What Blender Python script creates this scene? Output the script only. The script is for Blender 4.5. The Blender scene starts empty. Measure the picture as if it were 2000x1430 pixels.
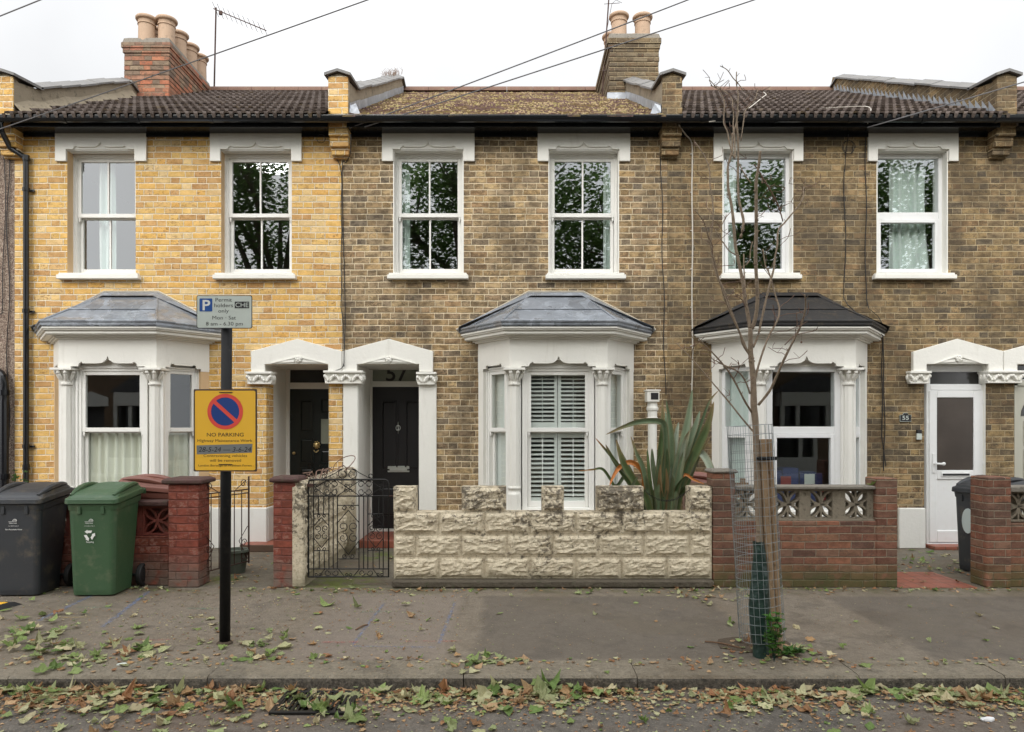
import bpy, bmesh, math, random
import numpy as np
from mathutils import Vector, Matrix, noise as mnoise
R = math.radians
random.seed(7)
rng = np.random.default_rng(11)
scene = bpy.context.scene
COL = scene.collection
F, D, H, VY = 1395.0, 9.3, 1.57, 835.0       # lens, camera distance to the facade, eye height, horizon row
def PX(px, d=D): return (px-1000.0)/F*d
def PZ(py, d=D): return H+(VY-py)/F*d
def P3(px, py, d): return Vector((PX(px, d), d-D, PZ(py, d)))
def GR(px, py, z=0.0):
    d = (H-z)*F/(py-VY)
    return Vector((PX(px, d), d-D, z))

# ------------------------------------------------------------------ materials
class NT:
    def __init__(s, name, surface=True):
        s.m = bpy.data.materials.new(name); s.m.use_nodes = True
        s.t = s.m.node_tree; s.t.nodes.clear()
        s.out = s.t.nodes.new('ShaderNodeOutputMaterial')
        s._pos = None
    def node(s, typ, ins=None, **props):
        n = s.t.nodes.new(typ)
        for k, v in props.items(): setattr(n, k, v)
        for k, v in (ins or {}).items(): s.put(n.inputs[k], v)
        return n
    def put(s, sock, v):
        if hasattr(v, 'is_output'): s.t.links.new(v, sock)
        elif isinstance(v, (tuple, list)) and len(v) == 3 and sock.type == 'RGBA': sock.default_value = (*v, 1)
        else: sock.default_value = v
    def m_(s, op, a, b=None, c=None, clamp=False):
        ins = {0: a}
        if b is not None: ins[1] = b
        if c is not None: ins[2] = c
        return s.node('ShaderNodeMath', ins, operation=op, use_clamp=clamp).outputs[0]
    def mix(s, f, a, b, blend='MIX'):
        n = s.t.nodes.new('ShaderNodeMix'); n.data_type = 'RGBA'; n.blend_type = blend
        s.put(n.inputs[0], f); s.put(n.inputs[6], a); s.put(n.inputs[7], b)
        return n.outputs[2]
    def ramp(s, f, stops, interp='LINEAR'):
        n = s.t.nodes.new('ShaderNodeValToRGB'); s.put(n.inputs[0], f)
        e = n.color_ramp.elements; n.color_ramp.interpolation = interp
        while len(e) < len(stops): e.new(0.5)
        for q, (p, c) in zip(e, stops): q.position = p; q.color = (*c, 1) if isinstance(c, (tuple, list)) else (c, c, c, 1)
        return n.outputs[0]
    def pos(s):
        if s._pos is None: s._pos = s.node('ShaderNodeNewGeometry').outputs['Position']
        return s._pos
    def noise(s, scale, detail=3, rough=.55, vec=None, dist=0, out=0):
        return s.node('ShaderNodeTexNoise', {'Vector': vec if vec is not None else s.pos(), 'Scale': scale, 'Detail': detail, 'Roughness': rough, 'Distortion': dist}).outputs[out]
    def sep(s, v=None):
        return s.node('ShaderNodeSeparateXYZ', {0: v if v is not None else s.pos()}).outputs
    def comb(s, x=0, y=0, z=0): return s.node('ShaderNodeCombineXYZ', {0: x, 1: y, 2: z}).outputs[0]
    def vscale(s, v, sc): return s.node('ShaderNodeVectorMath', {0: v, 1: sc}, operation='MULTIPLY').outputs[0]
    def smooth(s, v, a, b):
        return s.node('ShaderNodeMapRange', {0: v, 1: a, 2: b, 3: 0.0, 4: 1.0}, interpolation_type='SMOOTHSTEP').outputs[0]
    def white(s, vec): return s.node('ShaderNodeTexWhiteNoise', {'Vector': vec}, noise_dimensions='3D').outputs
    def bump(s, h, dist=.01, strength=1.0, normal=None):
        ins = {'Height': h, 'Distance': dist, 'Strength': strength}
        if normal is not None: ins['Normal'] = normal
        return s.node('ShaderNodeBump', ins).outputs[0]
    def bsdf(s, color, rough=.7, normal=None, metal=0.0, spec=.5, coat=0.0):
        ins = {'Base Color': color, 'Roughness': rough, 'Metallic': metal, 'Specular IOR Level': spec, 'Coat Weight': coat}
        if normal is not None: ins['Normal'] = normal
        n = s.node('ShaderNodeBsdfPrincipled', ins)
        s.t.links.new(n.outputs[0], s.out.inputs[0]); return n

def plain(name, col, rough=.6, metal=0, var=.12, scale=6, bump=.0, bscale=80, spec=.5, coat=0, dirt=None, dirtamt=.35):
    s = NT(name)
    f = s.noise(scale, 4)
    c = s.mix(f, tuple(x*(1-var) for x in col), tuple(min(1, x*(1+var)) for x in col))
    if dirt:
        g = s.smooth(s.noise(scale*2.3, 6, .65), .52, .72)
        c = s.mix(s.m_('MULTIPLY', g, dirtamt), c, dirt)
    nr = None
    if bump: nr = s.bump(s.noise(bscale, 3), bump)
    rr = s.m_('ADD', s.m_('MULTIPLY', s.noise(scale*3, 3), .2), rough-.1)
    s.bsdf(c, rr, nr, metal, spec, coat); return s.m

def brick(name, cols, mortar, seed=0, dk=.42, h=.0805, P=.345, mw=.011, soot=(.5, .75), sootcol=(.05,.04,.03), sootamt=.6, spots=.6, bump=.008, mvar=.25, rough=.85, moss=None, stretcher=False, spotcol=(.12,.06,.03)):
    s = NT(name)
    p = s.sep()
    u0 = s.m_('ADD', p[0], p[1]); v0 = p[2]
    wn = s.node('ShaderNodeTexNoise', {'Vector': s.pos(), 'Scale': 1.6, 'Detail': 2}).outputs[1]
    w = s.sep(wn)
    wn2 = s.sep(s.node('ShaderNodeTexNoise', {'Vector': s.pos(), 'Scale': 11, 'Detail': 2}).outputs[1])
    v = s.m_('ADD', v0, s.m_('ADD', s.m_('MULTIPLY', s.m_('SUBTRACT', w[0], .5), .022), s.m_('MULTIPLY', s.m_('SUBTRACT', wn2[0], .5), .009)))
    u = s.m_('ADD', u0, s.m_('ADD', s.m_('MULTIPLY', s.m_('SUBTRACT', w[1], .5), .03), s.m_('MULTIPLY', s.m_('SUBTRACT', wn2[1], .5), .012)))
    vr = s.m_('DIVIDE', v, h); row = s.m_('FLOOR', vr); fr = s.m_('SUBTRACT', vr, row)
    odd = s.m_('MODULO', s.m_('ADD', row, 100), 2)
    rw = s.white(s.comb(row, seed+.5, 3.1))[0]
    uu = s.m_('ADD', s.m_('DIVIDE', u, P), s.m_('ADD', s.m_('MULTIPLY', odd, .5), s.m_('MULTIPLY', rw, .12 if not stretcher else .04)))
    cell = s.m_('FLOOR', uu); fu = s.m_('SUBTRACT', uu, cell)
    if stretcher:
        isH = 0.0; du = s.m_('MINIMUM', fu, s.m_('SUBTRACT', 1, fu)); idx = cell
    else:
        sp = .655
        isH = s.m_('GREATER_THAN', fu, sp)
        a = s.m_('MINIMUM', s.m_('SUBTRACT', fu, sp), s.m_('SUBTRACT', 1, fu))
        b = s.m_('MINIMUM', fu, s.m_('SUBTRACT', sp, fu))
        du = s.m_('ADD', s.m_('MULTIPLY', isH, a), s.m_('MULTIPLY', s.m_('SUBTRACT', 1, isH), b))
        idx = s.m_('ADD', s.m_('MULTIPLY', cell, 2), isH)
    du = s.m_('MULTIPLY', du, P*1.45)
    dv = s.m_('MULTIPLY', s.m_('MINIMUM', fr, s.m_('SUBTRACT', 1, fr)), h)
    d = s.m_('MINIMUM', du, dv)
    fine = s.noise(55, 3, .6)
    d = s.m_('ADD', d, s.m_('MULTIPLY', s.m_('SUBTRACT', fine, .5), .011))
    mask = s.smooth(d, mw*.5-.003, mw*.5+.003)
    wv = s.white(s.comb(row, idx, seed))
    n = len(cols)
    bc = s.ramp(wv[0], [((i+.5)/n, c) for i, c in enumerate(cols)])
    wc = s.sep(wv[1])
    bc = s.mix(s.m_('MULTIPLY', s.m_('SUBTRACT', wc[1], .4), .45, clamp=True), bc, s.mix(.5, bc, (.03,.025,.02)))
    pv = s.node('ShaderNodeVectorMath', {0: s.pos(), 1: s.vscale(wv[1], (7, 5, 9))}, operation='ADD').outputs[0]
    pa = s.vscale(pv, (.62, .62, 1.0))
    blotch = s.smooth(s.noise(34, 4, .70, vec=pa, dist=.5), .50, .60)
    tone = s.noise(17, 4, .68, vec=pa)
    bc = s.mix(s.smooth(tone, .36, .62), s.mix(dk, bc, (.03,.022,.015)), s.mix(.10, bc, mortar))
    bc = s.mix(s.m_('MULTIPLY', s.smooth(d, mw*.5+.011, mw*.5), .30), bc, s.mix(.6, bc, (.05,.035,.02)))
    bc = s.mix(s.m_('MULTIPLY', blotch, s.m_('MULTIPLY', wc[2], spots)), bc, spotcol)
    lite = s.smooth(s.noise(38, 5, .7, vec=pv), .54, .66)
    bc = s.mix(s.m_('MULTIPLY', lite, .28), bc, s.mix(.5, bc, mortar))
    mc = s.mix(s.noise(9, 4), tuple(x*(1-mvar) for x in mortar), tuple(min(1, x*(1+mvar)) for x in mortar))
    c = s.mix(mask, mc, bc)
    big = s.smooth(s.noise(1.1, 5, .62, vec=s.vscale(s.pos(), (1.3, 1.3, .8))), soot[0], soot[1])
    c = s.mix(s.m_('MULTIPLY', big, sootamt), c, s.mix(.75, c, sootcol))
    if moss:
        mz = s.m_('MULTIPLY', s.smooth(p[2], moss[1], moss[0]), s.smooth(s.noise(7, 5), .30, .52))
        c = s.mix(s.m_('MULTIPLY', mz, .75), c, moss[2])
    hgt = s.m_('ADD', s.m_('MULTIPLY', mask, .8), s.m_('MULTIPLY', s.noise(90, 4, .7), .45))
    hgt = s.m_('ADD', hgt, s.m_('MULTIPLY', wc[0], .25))
    s.bsdf(c, rough, s.bump(hgt, bump), spec=.25)
    return s.m

MT = {}
MT['brick_yellow'] = brick('yellow stock brick', [(.76,.45,.115),(.80,.52,.17),(.72,.39,.09),(.78,.48,.135),(.80,.58,.28),(.66,.38,.125),(.54,.29,.10),(.76,.48,.155)], (.84,.75,.57), 1, dk=.20, soot=(.55,.8), sootamt=.25, sootcol=(.30,.16,.06), spots=.75, spotcol=(.22,.10,.03), mvar=.15)
MT['brick_sooty'] = brick('weathered stock brick', [(.48,.315,.145),(.30,.21,.115),(.56,.37,.165),(.18,.14,.10),(.50,.36,.20),(.38,.26,.14),(.64,.45,.22),(.25,.185,.12),(.42,.26,.125)], (.78,.65,.45), 2, dk=.62, soot=(.45,.60), sootamt=.62, spots=.8, spotcol=(.06,.045,.03))
MT['brick_brown'] = brick('dark stock brick', [(.31,.21,.095),(.23,.16,.085),(.38,.26,.115),(.13,.105,.075),(.29,.205,.11),(.43,.29,.14),(.25,.17,.085),(.34,.21,.10)], (.47,.375,.23), 3, dk=.60, soot=(.43,.58), sootamt=.66, spots=.9, spotcol=(.05,.04,.03))
MT['brick_red'] = brick('red garden brick', [(.29,.115,.072),(.22,.09,.06),(.35,.14,.08),(.16,.08,.06),(.26,.14,.095),(.32,.155,.09)], (.30,.24,.175), 4, h=.0755, P=.228, mw=.010, stretcher=True, soot=(.45,.7), sootamt=.6, moss=(.05,.30,(.075,.085,.03)), spots=.7, spotcol=(.08,.05,.04))
MT['brick_redpaint'] = brick('red painted brick', [(.27,.062,.038),(.22,.05,.033),(.31,.08,.048)], (.20,.065,.05), 5, h=.078, P=.228, mw=.010, stretcher=True, soot=(.5,.75), sootamt=.5, moss=(.04,.42,(.15,.13,.105)), spots=1.3, spotcol=(.27,.13,.10), rough=.65, bump=.010)
MT['brick_chimney_red'] = brick('chimney red brick', [(.50,.17,.09),(.34,.20,.13),(.56,.21,.11),(.17,.13,.10),(.40,.16,.10),(.36,.27,.18),(.24,.17,.12)], (.22,.16,.11), 6, soot=(.5,.75), sootamt=.4, spots=.9, spotcol=(.10,.07,.05))
MT['brick_chimney'] = brick('chimney stock brick', [(.20,.145,.08),(.13,.10,.065),(.28,.20,.105),(.09,.075,.06),(.24,.19,.12)], (.36,.285,.175), 7, soot=(.4,.65), sootamt=.6, spots=.9, mw=.014, bump=.02)

def white_paint(name, col=(.74,.72,.66), dirtamt=.25, sc=3.0):
    s = NT(name)
    c = s.mix(s.noise(sc, 4), tuple(x*.95 for x in col), tuple(min(1,x*1.04) for x in col))
    st = s.smooth(s.noise(5, 5, .65, vec=s.vscale(s.pos(), (2.2, 2.2, .35))), .55, .78)
    c = s.mix(s.m_('MULTIPLY', st, dirtamt), c, (.46,.43,.36))
    sp = s.smooth(s.noise(42, 3, .6), .68, .76)
    c = s.mix(s.m_('MULTIPLY', sp, dirtamt), c, (.35,.32,.26))
    s.bsdf(c, .5, s.bump(s.noise(28, 4), .003), spec=.4); return s.m
MT['white'] = white_paint('white masonry paint', (.77,.755,.70))
MT['white_gloss'] = white_paint('white timber paint', (.79,.78,.74), .08)
MT['upvc'] = plain('white plastic', (.75,.755,.75), .35, var=.02, dirt=(.6,.58,.52), dirtamt=.2)
MT['buff'] = plain('buff render', (.60,.42,.24), .8, var=.08, bump=.003)
MT['plinth'] = white_paint('white plinth paint', (.72,.71,.67), .5)
def lead(name, col, wet=.5):
    s = NT(name)
    c = s.mix(s.noise(4, 5, .6), tuple(x*.75 for x in col), tuple(x*1.25 for x in col))
    st = s.smooth(s.noise(6, 5, .7, dist=.6), .5, .62)
    c = s.mix(s.m_('MULTIPLY', st, .5), c, tuple(x*1.7 for x in col))
    ro = s.m_('SUBTRACT', .55, s.m_('MULTIPLY', s.smooth(s.noise(2.2, 4, .6, dist=.5), .48, .56), wet*.75))
    s.bsdf(c, ro, s.bump(s.noise(14, 4), .006), metal=.35); return s.m
MT['lead'] = lead('lead sheet', (.25,.27,.30), .8)
MT['lead_new'] = lead('lead flashing', (.33,.35,.38), .2)
MT['felt'] = plain('black roofing felt', (.018,.017,.017), .6, var=.4, dirt=(.10,.075,.045), dirtamt=.6, bump=.003)
MT['black_gloss'] = plain('black gutter plastic', (.006,.007,.009), .22, var=.3)
MT['door_black'] = plain('black door paint', (.013,.012,.014), .36, var=.05, scale=.5)
MT['door_green_black'] = plain('black green door paint', (.006,.010,.009), .30, var=.05, scale=.5)
MT['door_cream'] = plain('grey cream door paint', (.45,.44,.37), .45, var=.05)
MT['chrome'] = plain('satin chrome', (.72,.76,.74), .38, metal=1, var=.1)
MT['brass'] = plain('brass', (.55,.42,.20), .3, metal=1, var=.2)
MT['coping'] = plain('coping stone', (.20,.18,.15), .9, var=.25, scale=9, bump=.008, bscale=50, dirt=(.07,.06,.045), dirtamt=.8)
MT['slate'] = plain('slate coping', (.16,.155,.15), .6, var=.25, scale=4, bump=.004, dirt=(.24,.22,.17), dirtamt=.6)
MT['render_old'] = plain('weathered cement render', (.27,.225,.16), .95, var=.3, scale=3.5, bump=.012, bscale=45, dirt=(.07,.06,.04), dirtamt=.85)
MT['cement'] = plain('pale cement', (.52,.47,.38), .95, var=.15, scale=8, bump=.01, bscale=40)
MT['terracotta'] = plain('chimney pot clay', (.43,.30,.205), .8, var=.14, scale=5, dirt=(.26,.19,.13), dirtamt=.7)
MT['ridge'] = plain('ridge tile', (.15,.085,.06), .85, var=.25, scale=4, dirt=(.2,.17,.10), dirtamt=.6)
MT['concrete'] = plain('old concrete block', (.235,.20,.15), .95, var=.2, scale=14, bump=.008, bscale=60, dirt=(.08,.075,.05), dirtamt=.7)
MT['block_redpaint'] = plain('red painted block', (.22,.055,.04), .6, var=.2, scale=9, bump=.006, bscale=60, dirt=(.06,.03,.025), dirtamt=.6)
MT['cap_red'] = plain('dull red coping', (.075,.035,.03), .8, var=.35, scale=9, bump=.01, bscale=40, dirt=(.06,.065,.03), dirtamt=.7)
MT['iron'] = plain('black iron', (.008,.0075,.007), .45, var=.3, metal=.3)
MT['iron_rust'] = plain('rusty iron', (.05,.022,.015), .75, var=.5, scale=14)
MT['post_black'] = plain('black post paint', (.006,.006,.007), .5, var=.3, spec=.25, dirt=(.07,.065,.055), dirtamt=.2)
MT['sticker'] = plain('pale sticker', (.52,.60,.58), .5, var=.04)
MT['bin_grey'] = plain('grey bin plastic', (.030,.033,.038), .42, var=.3, scale=2.2, dirt=(.12,.10,.07), dirtamt=.75, bump=.0012, bscale=150)
MT['bin_green'] = plain('green bin plastic', (.042,.092,.042), .42, var=.14, scale=3, dirt=(.13,.15,.09), dirtamt=.6, bump=.0012, bscale=150)
MT['bin_brown'] = plain('brown bin plastic', (.19,.072,.052), .45, var=.15, scale=3)
MT['rubber'] = plain('black rubber', (.012,.012,.012), .6, var=.3)
MT['print_white'] = plain('white print', (.75,.75,.73), .5, var=.02)
MT['print_black'] = plain('black print', (.012,.012,.014), .5, var=.02)
MT['print_brown'] = plain('dark print', (.035,.018,.01), .5, var=.02)
MT['sign_grey'] = plain('reflective grey sheet', (.55,.60,.56), .35, var=.04, scale=20)
MT['sign_blue'] = plain('sign blue', (.005,.07,.30), .35, var=.03)
MT['sign_blue_dark'] = plain('sign blue dull', (.008,.045,.22), .4, var=.05)
MT['sign_red'] = plain('sign red', (.72,.075,.05), .4, var=.05)
MT['sign_yellow'] = plain('sign yellow', (.83,.47,.035), .42, var=.03, scale=3)
MT['sign_edge'] = plain('sign edge brown', (.06,.035,.022), .5, var=.2)
MT['tape'] = plain('grey tape', (.17,.18,.18), .45, var=.12, scale=12)
MT['curtain'] = plain('pale curtain', (.66,.74,.70), .9, var=.04)
MT['curtain_cream'] = plain('cream curtain', (.80,.80,.68), .9, var=.04)
MT['shutter'] = plain('white shutter', (.78,.80,.76), .4, var=.02)
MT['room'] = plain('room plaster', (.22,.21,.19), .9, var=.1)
MT['wood_stake'] = plain('stake wood', (.33,.225,.135), .85, var=.25, scale=9, dirt=(.09,.06,.035), dirtamt=.7, bump=.004, bscale=50)
MT['wood_fence'] = plain('fence wood', (.20,.14,.09), .9, var=.3, scale=6)
MT['wire'] = plain('galvanised wire', (.30,.335,.35), .4, metal=.6, var=.2, scale=20)
MT['bark'] = plain('young bark', (.27,.205,.145), .85, var=.35, scale=22, bump=.004, bscale=90, dirt=(.07,.045,.03), dirtamt=.7)
MT['bark_red'] = plain('twig bark', (.19,.115,.085), .8, var=.4, scale=14)
MT['bag_green'] = plain('dark green sleeve', (.012,.035,.028), .35, var=.5, scale=9, dirt=(.06,.10,.08), dirtamt=.6, bump=.02, bscale=13)
MT['cable_black'] = plain('black cable', (.012,.011,.011), .6, var=.2)
MT['cable_grey'] = plain('grey overhead cable', (.13,.125,.13), .6, var=.2)
MT['cable_white'] = plain('white cable', (.52,.48,.42), .6, var=.1)
MT['pot_green'] = plain('plant tub', (.13,.15,.12), .7, var=.2)
MT['litter_white'] = plain('white litter', (.75,.76,.78), .3, var=.1)
MT['blue_red'] = plain('blue crate', (.008,.03,.14), .5, var=.2)
MT['crate_red'] = plain('red crate', (.22,.025,.025), .5, var=.1)
MT['twig'] = plain('twig', (.14,.08,.045), .9, var=.3)
MT['terrace_far'] = plain('dull brick far terrace', (.20,.135,.085), .9, var=.25, scale=2.5)
MT['roof_far'] = plain('far slate', (.09,.09,.095), .7, var=.2)
MT['tree_bark_big'] = plain('plane bark', (.13,.105,.075), .9, var=.4, scale=5)

def leafmat(name, attr='tint', rough=.55, trans=.25):
    s = NT(name)
    a = s.node('ShaderNodeAttribute', attribute_name=attr).outputs[0]
    c = s.mix(s.noise(60, 3), s.mix(.35, a, (.03,.02,.01)), a)
    b = s.node('ShaderNodeBsdfPrincipled', {'Base Color': c, 'Roughness': rough, 'Specular IOR Level': .3})
    t = s.node('ShaderNodeBsdfTranslucent', {'Color': c})
    mx = s.node('ShaderNodeMixShader', {0: trans, 1: b.outputs[0], 2: t.outputs[0]})
    s.t.links.new(mx.outputs[0], s.out.inputs[0]); return s.m
MT['leaf'] = leafmat('leaf tint')
MT['tree_leaf'] = leafmat('street tree leaf', trans=.6)
MT['blade'] = leafmat('strap leaf', rough=.38, trans=.12)

def glass(name, base=.20, tint=(.90,.93,.92), bumpd=.00016, rough=.0, bs=2.2):
    s = NT(name)
    nr = s.bump(s.noise(bs, 2), bumpd)
    lw = s.m_('POWER', s.node('ShaderNodeLayerWeight', {'Blend': .5, 'Normal': nr}).outputs[1], 4.5)
    f = s.m_('ADD', base, s.m_('MULTIPLY', lw, .75), clamp=True)
    g = s.node('ShaderNodeBsdfGlossy', {'Color': (.93,.97,1.0,1), 'Roughness': rough, 'Normal': nr})
    t = s.node('ShaderNodeBsdfTransparent', {'Color': (*tint, 1)})
    mx = s.node('ShaderNodeMixShader', {0: f, 1: t.outputs[0], 2: g.outputs[0]})
    s.t.links.new(mx.outputs[0], s.out.inputs[0]); return s.m
MT['glass'] = glass('window glass')
MT['glass_dim'] = glass('ground floor glass', .13)
MT['glass_frost'] = plain('obscured glass', (.24,.26,.21), .18, var=.35, scale=2, bump=.002, bscale=160)
MT['glass_frost_dark'] = plain('dark obscured glass', (.022,.022,.02), .12, var=.35, scale=2)
MT['glass_brownish'] = plain('obscured door glass', (.055,.042,.033), .16, var=.5, scale=2, bump=.0015, bscale=200)

def pebbledash():
    s = NT('pebbledash')
    v = s.node('ShaderNodeTexVoronoi', {'Vector': s.pos(), 'Scale': 85}).outputs
    c = s.ramp(s.sep(v[1])[0], [(0,(.10,.065,.05)),(.35,(.24,.165,.125)),(.7,(.34,.26,.20)),(1,(.50,.42,.34))])
    c = s.mix(s.m_('MULTIPLY', s.smooth(s.noise(1.5, 4), .45, .7), .4), c, (.10,.07,.05))
    s.bsdf(c, .9, s.bump(s.m_('SUBTRACT', 1, v[0]), .012)); return s.m
MT['pebbledash'] = pebbledash()

def rooftile():
    s = NT('concrete interlocking tile')
    p = s.sep()
    w = s.white(s.comb(s.m_('FLOOR', s.m_('DIVIDE', p[0], .212)), s.m_('FLOOR', s.m_('DIVIDE', p[1], .3)), 2))[0]
    c = s.ramp(w, [(0,(.085,.065,.055)),(.5,(.12,.095,.083)),(1,(.16,.13,.115))])
    li = s.smooth(s.noise(30, 5, .7), .5, .68)
    c = s.mix(s.m_('MULTIPLY', li, .35), c, (.27,.23,.20))
    mo = s.smooth(s.noise(4.5, 5, .7), .56, .68)
    c = s.mix(s.m_('MULTIPLY', mo, .55), c, (.13,.09,.035))
    s.bsdf(c, .92, s.bump(s.noise(60, 4), .008), spec=.2); return s.m
MT['rooftile'] = rooftile()
def plaintile():
    s = NT('mossy plain tile')
    p = s.sep()
    n = s.noise(5, 6, .72)
    c = s.ramp(s.noise(19, 4, .6), [(.3,(.12,.07,.065)),(.5,(.20,.125,.12)),(.7,(.28,.20,.19))])
    c = s.mix(s.m_('MULTIPLY', s.smooth(n, .46, .60), .8), c, (.30,.23,.09))
    s.bsdf(c, .9, s.bump(s.noise(70, 4), .01)); return s.m
MT['plaintile'] = plaintile()
def mossmat():
    s = NT('moss')
    c = s.ramp(s.noise(7, 4, .6), [(.3,(.17,.15,.04)),(.45,(.27,.215,.085)),(.55,(.34,.25,.14)),(.68,(.30,.20,.12)),(.8,(.20,.14,.08))])
    s.bsdf(c, .95, s.bump(s.noise(120, 3), .01)); return s.m
MT['moss'] = mossmat()

def rockface():
    s = NT('cream painted rock faced block')
    p = s.sep()
    c = s.mix(s.noise(6, 4), (.56,.48,.345), (.71,.63,.48))
    g = s.smooth(s.noise(13, 6, .7, vec=s.vscale(s.pos(), (1,1,1.8))), .50, .66)
    c = s.mix(s.m_('MULTIPLY', g, .62), c, (.30,.235,.15))
    top = s.smooth(p[2], .35, .98)
    k = s.m_('SUBTRACT', .60, s.m_('MULTIPLY', top, .115))
    nz = s.noise(16, 7, .75, dist=.3)
    big = s.noise(1.7, 3)
    nz = s.m_('ADD', nz, s.m_('MULTIPLY', s.m_('SUBTRACT', big, .5), .42))
    bl = s.node('ShaderNodeMapRange', {0: s.m_('SUBTRACT', nz, k), 1: -.02, 2: .05, 3: 0.0, 4: 1.0}).outputs[0]
    c = s.mix(s.m_('MULTIPLY', bl, .85), c, (.06,.048,.035))
    cv = s.smooth(s.noise(30, 5, .75), .50, .60)
    c = s.mix(s.m_('MULTIPLY', cv, .48), c, (.27,.21,.13))
    low = s.m_('MULTIPLY', s.smooth(p[2], .22, .04), s.noise(9, 4))
    c = s.mix(low, c, (.12,.11,.06))
    s.bsdf(c, .75, s.bump(s.noise(60, 5, .65), .006)); return s.m
MT['rockface'] = rockface()

def asphalt(name, c0, c1, speck=.35, patches=True, brown=(.17,.105,.06), bamt=.4, damp=.25):
    s = NT(name)
    fine = s.noise(62, 3, .85)
    c = s.mix(s.noise(1.3, 5, .6), c0, c1)
    c = s.mix(s.m_('MULTIPLY', s.smooth(fine, .56, .63), speck), c, (.40,.36,.30))
    c = s.mix(s.m_('MULTIPLY', s.smooth(s.noise(46, 4, .8), .53, .62), .6), c, s.mix(.6, c, (.02,.018,.016)))
    md = s.noise(11, 6, .78)
    c = s.mix(s.smooth(md, .35, .65), s.mix(.18, c, (.02,.018,.015)), s.mix(.10, c, (.45,.40,.33)))
    st = s.smooth(s.noise(3.1, 6, .7, dist=.5), .53, .60)
    c = s.mix(s.m_('MULTIPLY', st, .28), c, (.035,.032,.028))
    dr = s.node('ShaderNodeTexVoronoi', {'Vector': s.pos(), 'Scale': 4.5}, feature='F1').outputs[0]
    c = s.mix(s.m_('MULTIPLY', s.smooth(dr, .075, .055), .35), c, (.05,.045,.04))
    crumb = s.m_('MULTIPLY', s.smooth(s.noise(70, 3, .6), .63, .70), s.smooth(s.noise(2.2, 4), .40, .62))
    c = s.mix(s.m_('MULTIPLY', crumb, .7), c, (.42,.27,.13))
    br = s.smooth(s.noise(.9, 6, .65, vec=s.vscale(s.pos(), (.8, 1.8, 1))), .46, .66)
    c = s.mix(s.m_('MULTIPLY', br, bamt), c, brown)
    ro = s.m_('SUBTRACT', .82, s.m_('MULTIPLY', s.smooth(s.noise(.7, 4), .45, .6), damp))
    s.bsdf(c, ro, s.bump(s.m_('ADD', s.m_('MULTIPLY', fine, 1), s.noise(55, 3)), .004), spec=.4); return s, c
s_, c_ = asphalt('road asphalt', (.078,.070,.062), (.115,.103,.090), bamt=.35, brown=(.15,.095,.06))
MT['road'] = s_.m
def pavement():
    s, c = asphalt('pavement asphalt', (.140,.115,.088), (.195,.162,.123), speck=.38, bamt=.30, brown=(.15,.12,.085), damp=.35)
    p = s.sep()
    # relaid paler strip with straight edges between the painted lines
    d1 = s.m_('SUBTRACT', s.m_('ADD', p[0], s.m_('MULTIPLY', p[1], -.02)), -.9)
    inx = s.m_('MULTIPLY', s.smooth(p[0], -1.66, -1.58), s.smooth(p[0], -.42, -.50))
    iny = s.m_('MULTIPLY', s.smooth(p[1], -4.55, -4.45), s.smooth(p[1], -2.5, -2.6))
    c = s.mix(s.m_('MULTIPLY', s.m_('MULTIPLY', inx, iny), .45), c, (.20,.165,.14))
    for a_, b2_ in ((-.30, 1.85), (2.85, 5.6)):
        qx = s.m_('ADD', p[0], s.m_('MULTIPLY', s.m_('SUBTRACT', s.noise(2.5, 4), .5), .25))
        k_ = s.m_('MULTIPLY', s.m_('MULTIPLY', s.smooth(qx, a_, a_+.10), s.smooth(qx, b2_, b2_-.10)), s.m_('MULTIPLY', s.smooth(p[1], -4.50, -4.42), s.smooth(p[1], -2.62, -2.72)))
        c = s.mix(s.m_('MULTIPLY', k_, .55), c, (.082,.070,.058))
    w = s.m_('MULTIPLY', s.smooth(p[1], -2.72, -2.36), s.smooth(s.noise(5, 5), .42, .6))
    c = s.mix(s.m_('MULTIPLY', w, .6), c, (.085,.085,.03))
    b = [n for n in s.t.nodes if n.type == 'BSDF_PRINCIPLED'][0]
    s.put(b.inputs['Base Color'], c); return s.m
MT['pavement'] = pavement()
def garden():
    s, c = asphalt('old garden concrete', (.10,.088,.065), (.16,.14,.105), speck=.2, bamt=.5, brown=(.15,.10,.06))
    p = s.sep()
    for gx, gy, r in ((-1.75, -2.05, .55), (-1.6, -.6, .35), (-3.0, -1.9, .3)):
        dd = s.m_('SQRT', s.m_('ADD', s.m_('POWER', s.m_('ABSOLUTE', s.m_('SUBTRACT', p[0], gx)), 2), s.m_('POWER', s.m_('MULTIPLY', s.m_('ABSOLUTE', s.m_('SUBTRACT', p[1], gy)), .8), 2)))
        mk = s.m_('MULTIPLY', s.smooth(dd, r, r*.2), s.smooth(s.noise(6, 6, .7), .42, .56))
        c = s.mix(s.m_('MULTIPLY', mk, .85), c, (.10,.13,.018))
    b = [n for n in s.t.nodes if n.type == 'BSDF_PRINCIPLED'][0]
    s.put(b.inputs['Base Color'], c); return s.m
MT['garden'] = garden()
s_, c_ = asphalt('kerb granite', (.17,.145,.105), (.25,.215,.16), speck=.3, bamt=.5, brown=(.12,.09,.06)); 
_b = [n for n in s_.t.nodes if n.type == 'BSDF_PRINCIPLED'][0]
s_.put(_b.inputs['Normal'], s_.bump(s_.m_('ADD', s_.noise(38, 5, .7), s_.m_('MULTIPLY', s_.noise(9, 3), .6)), .016))
MT['kerb'] = s_.m
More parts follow.
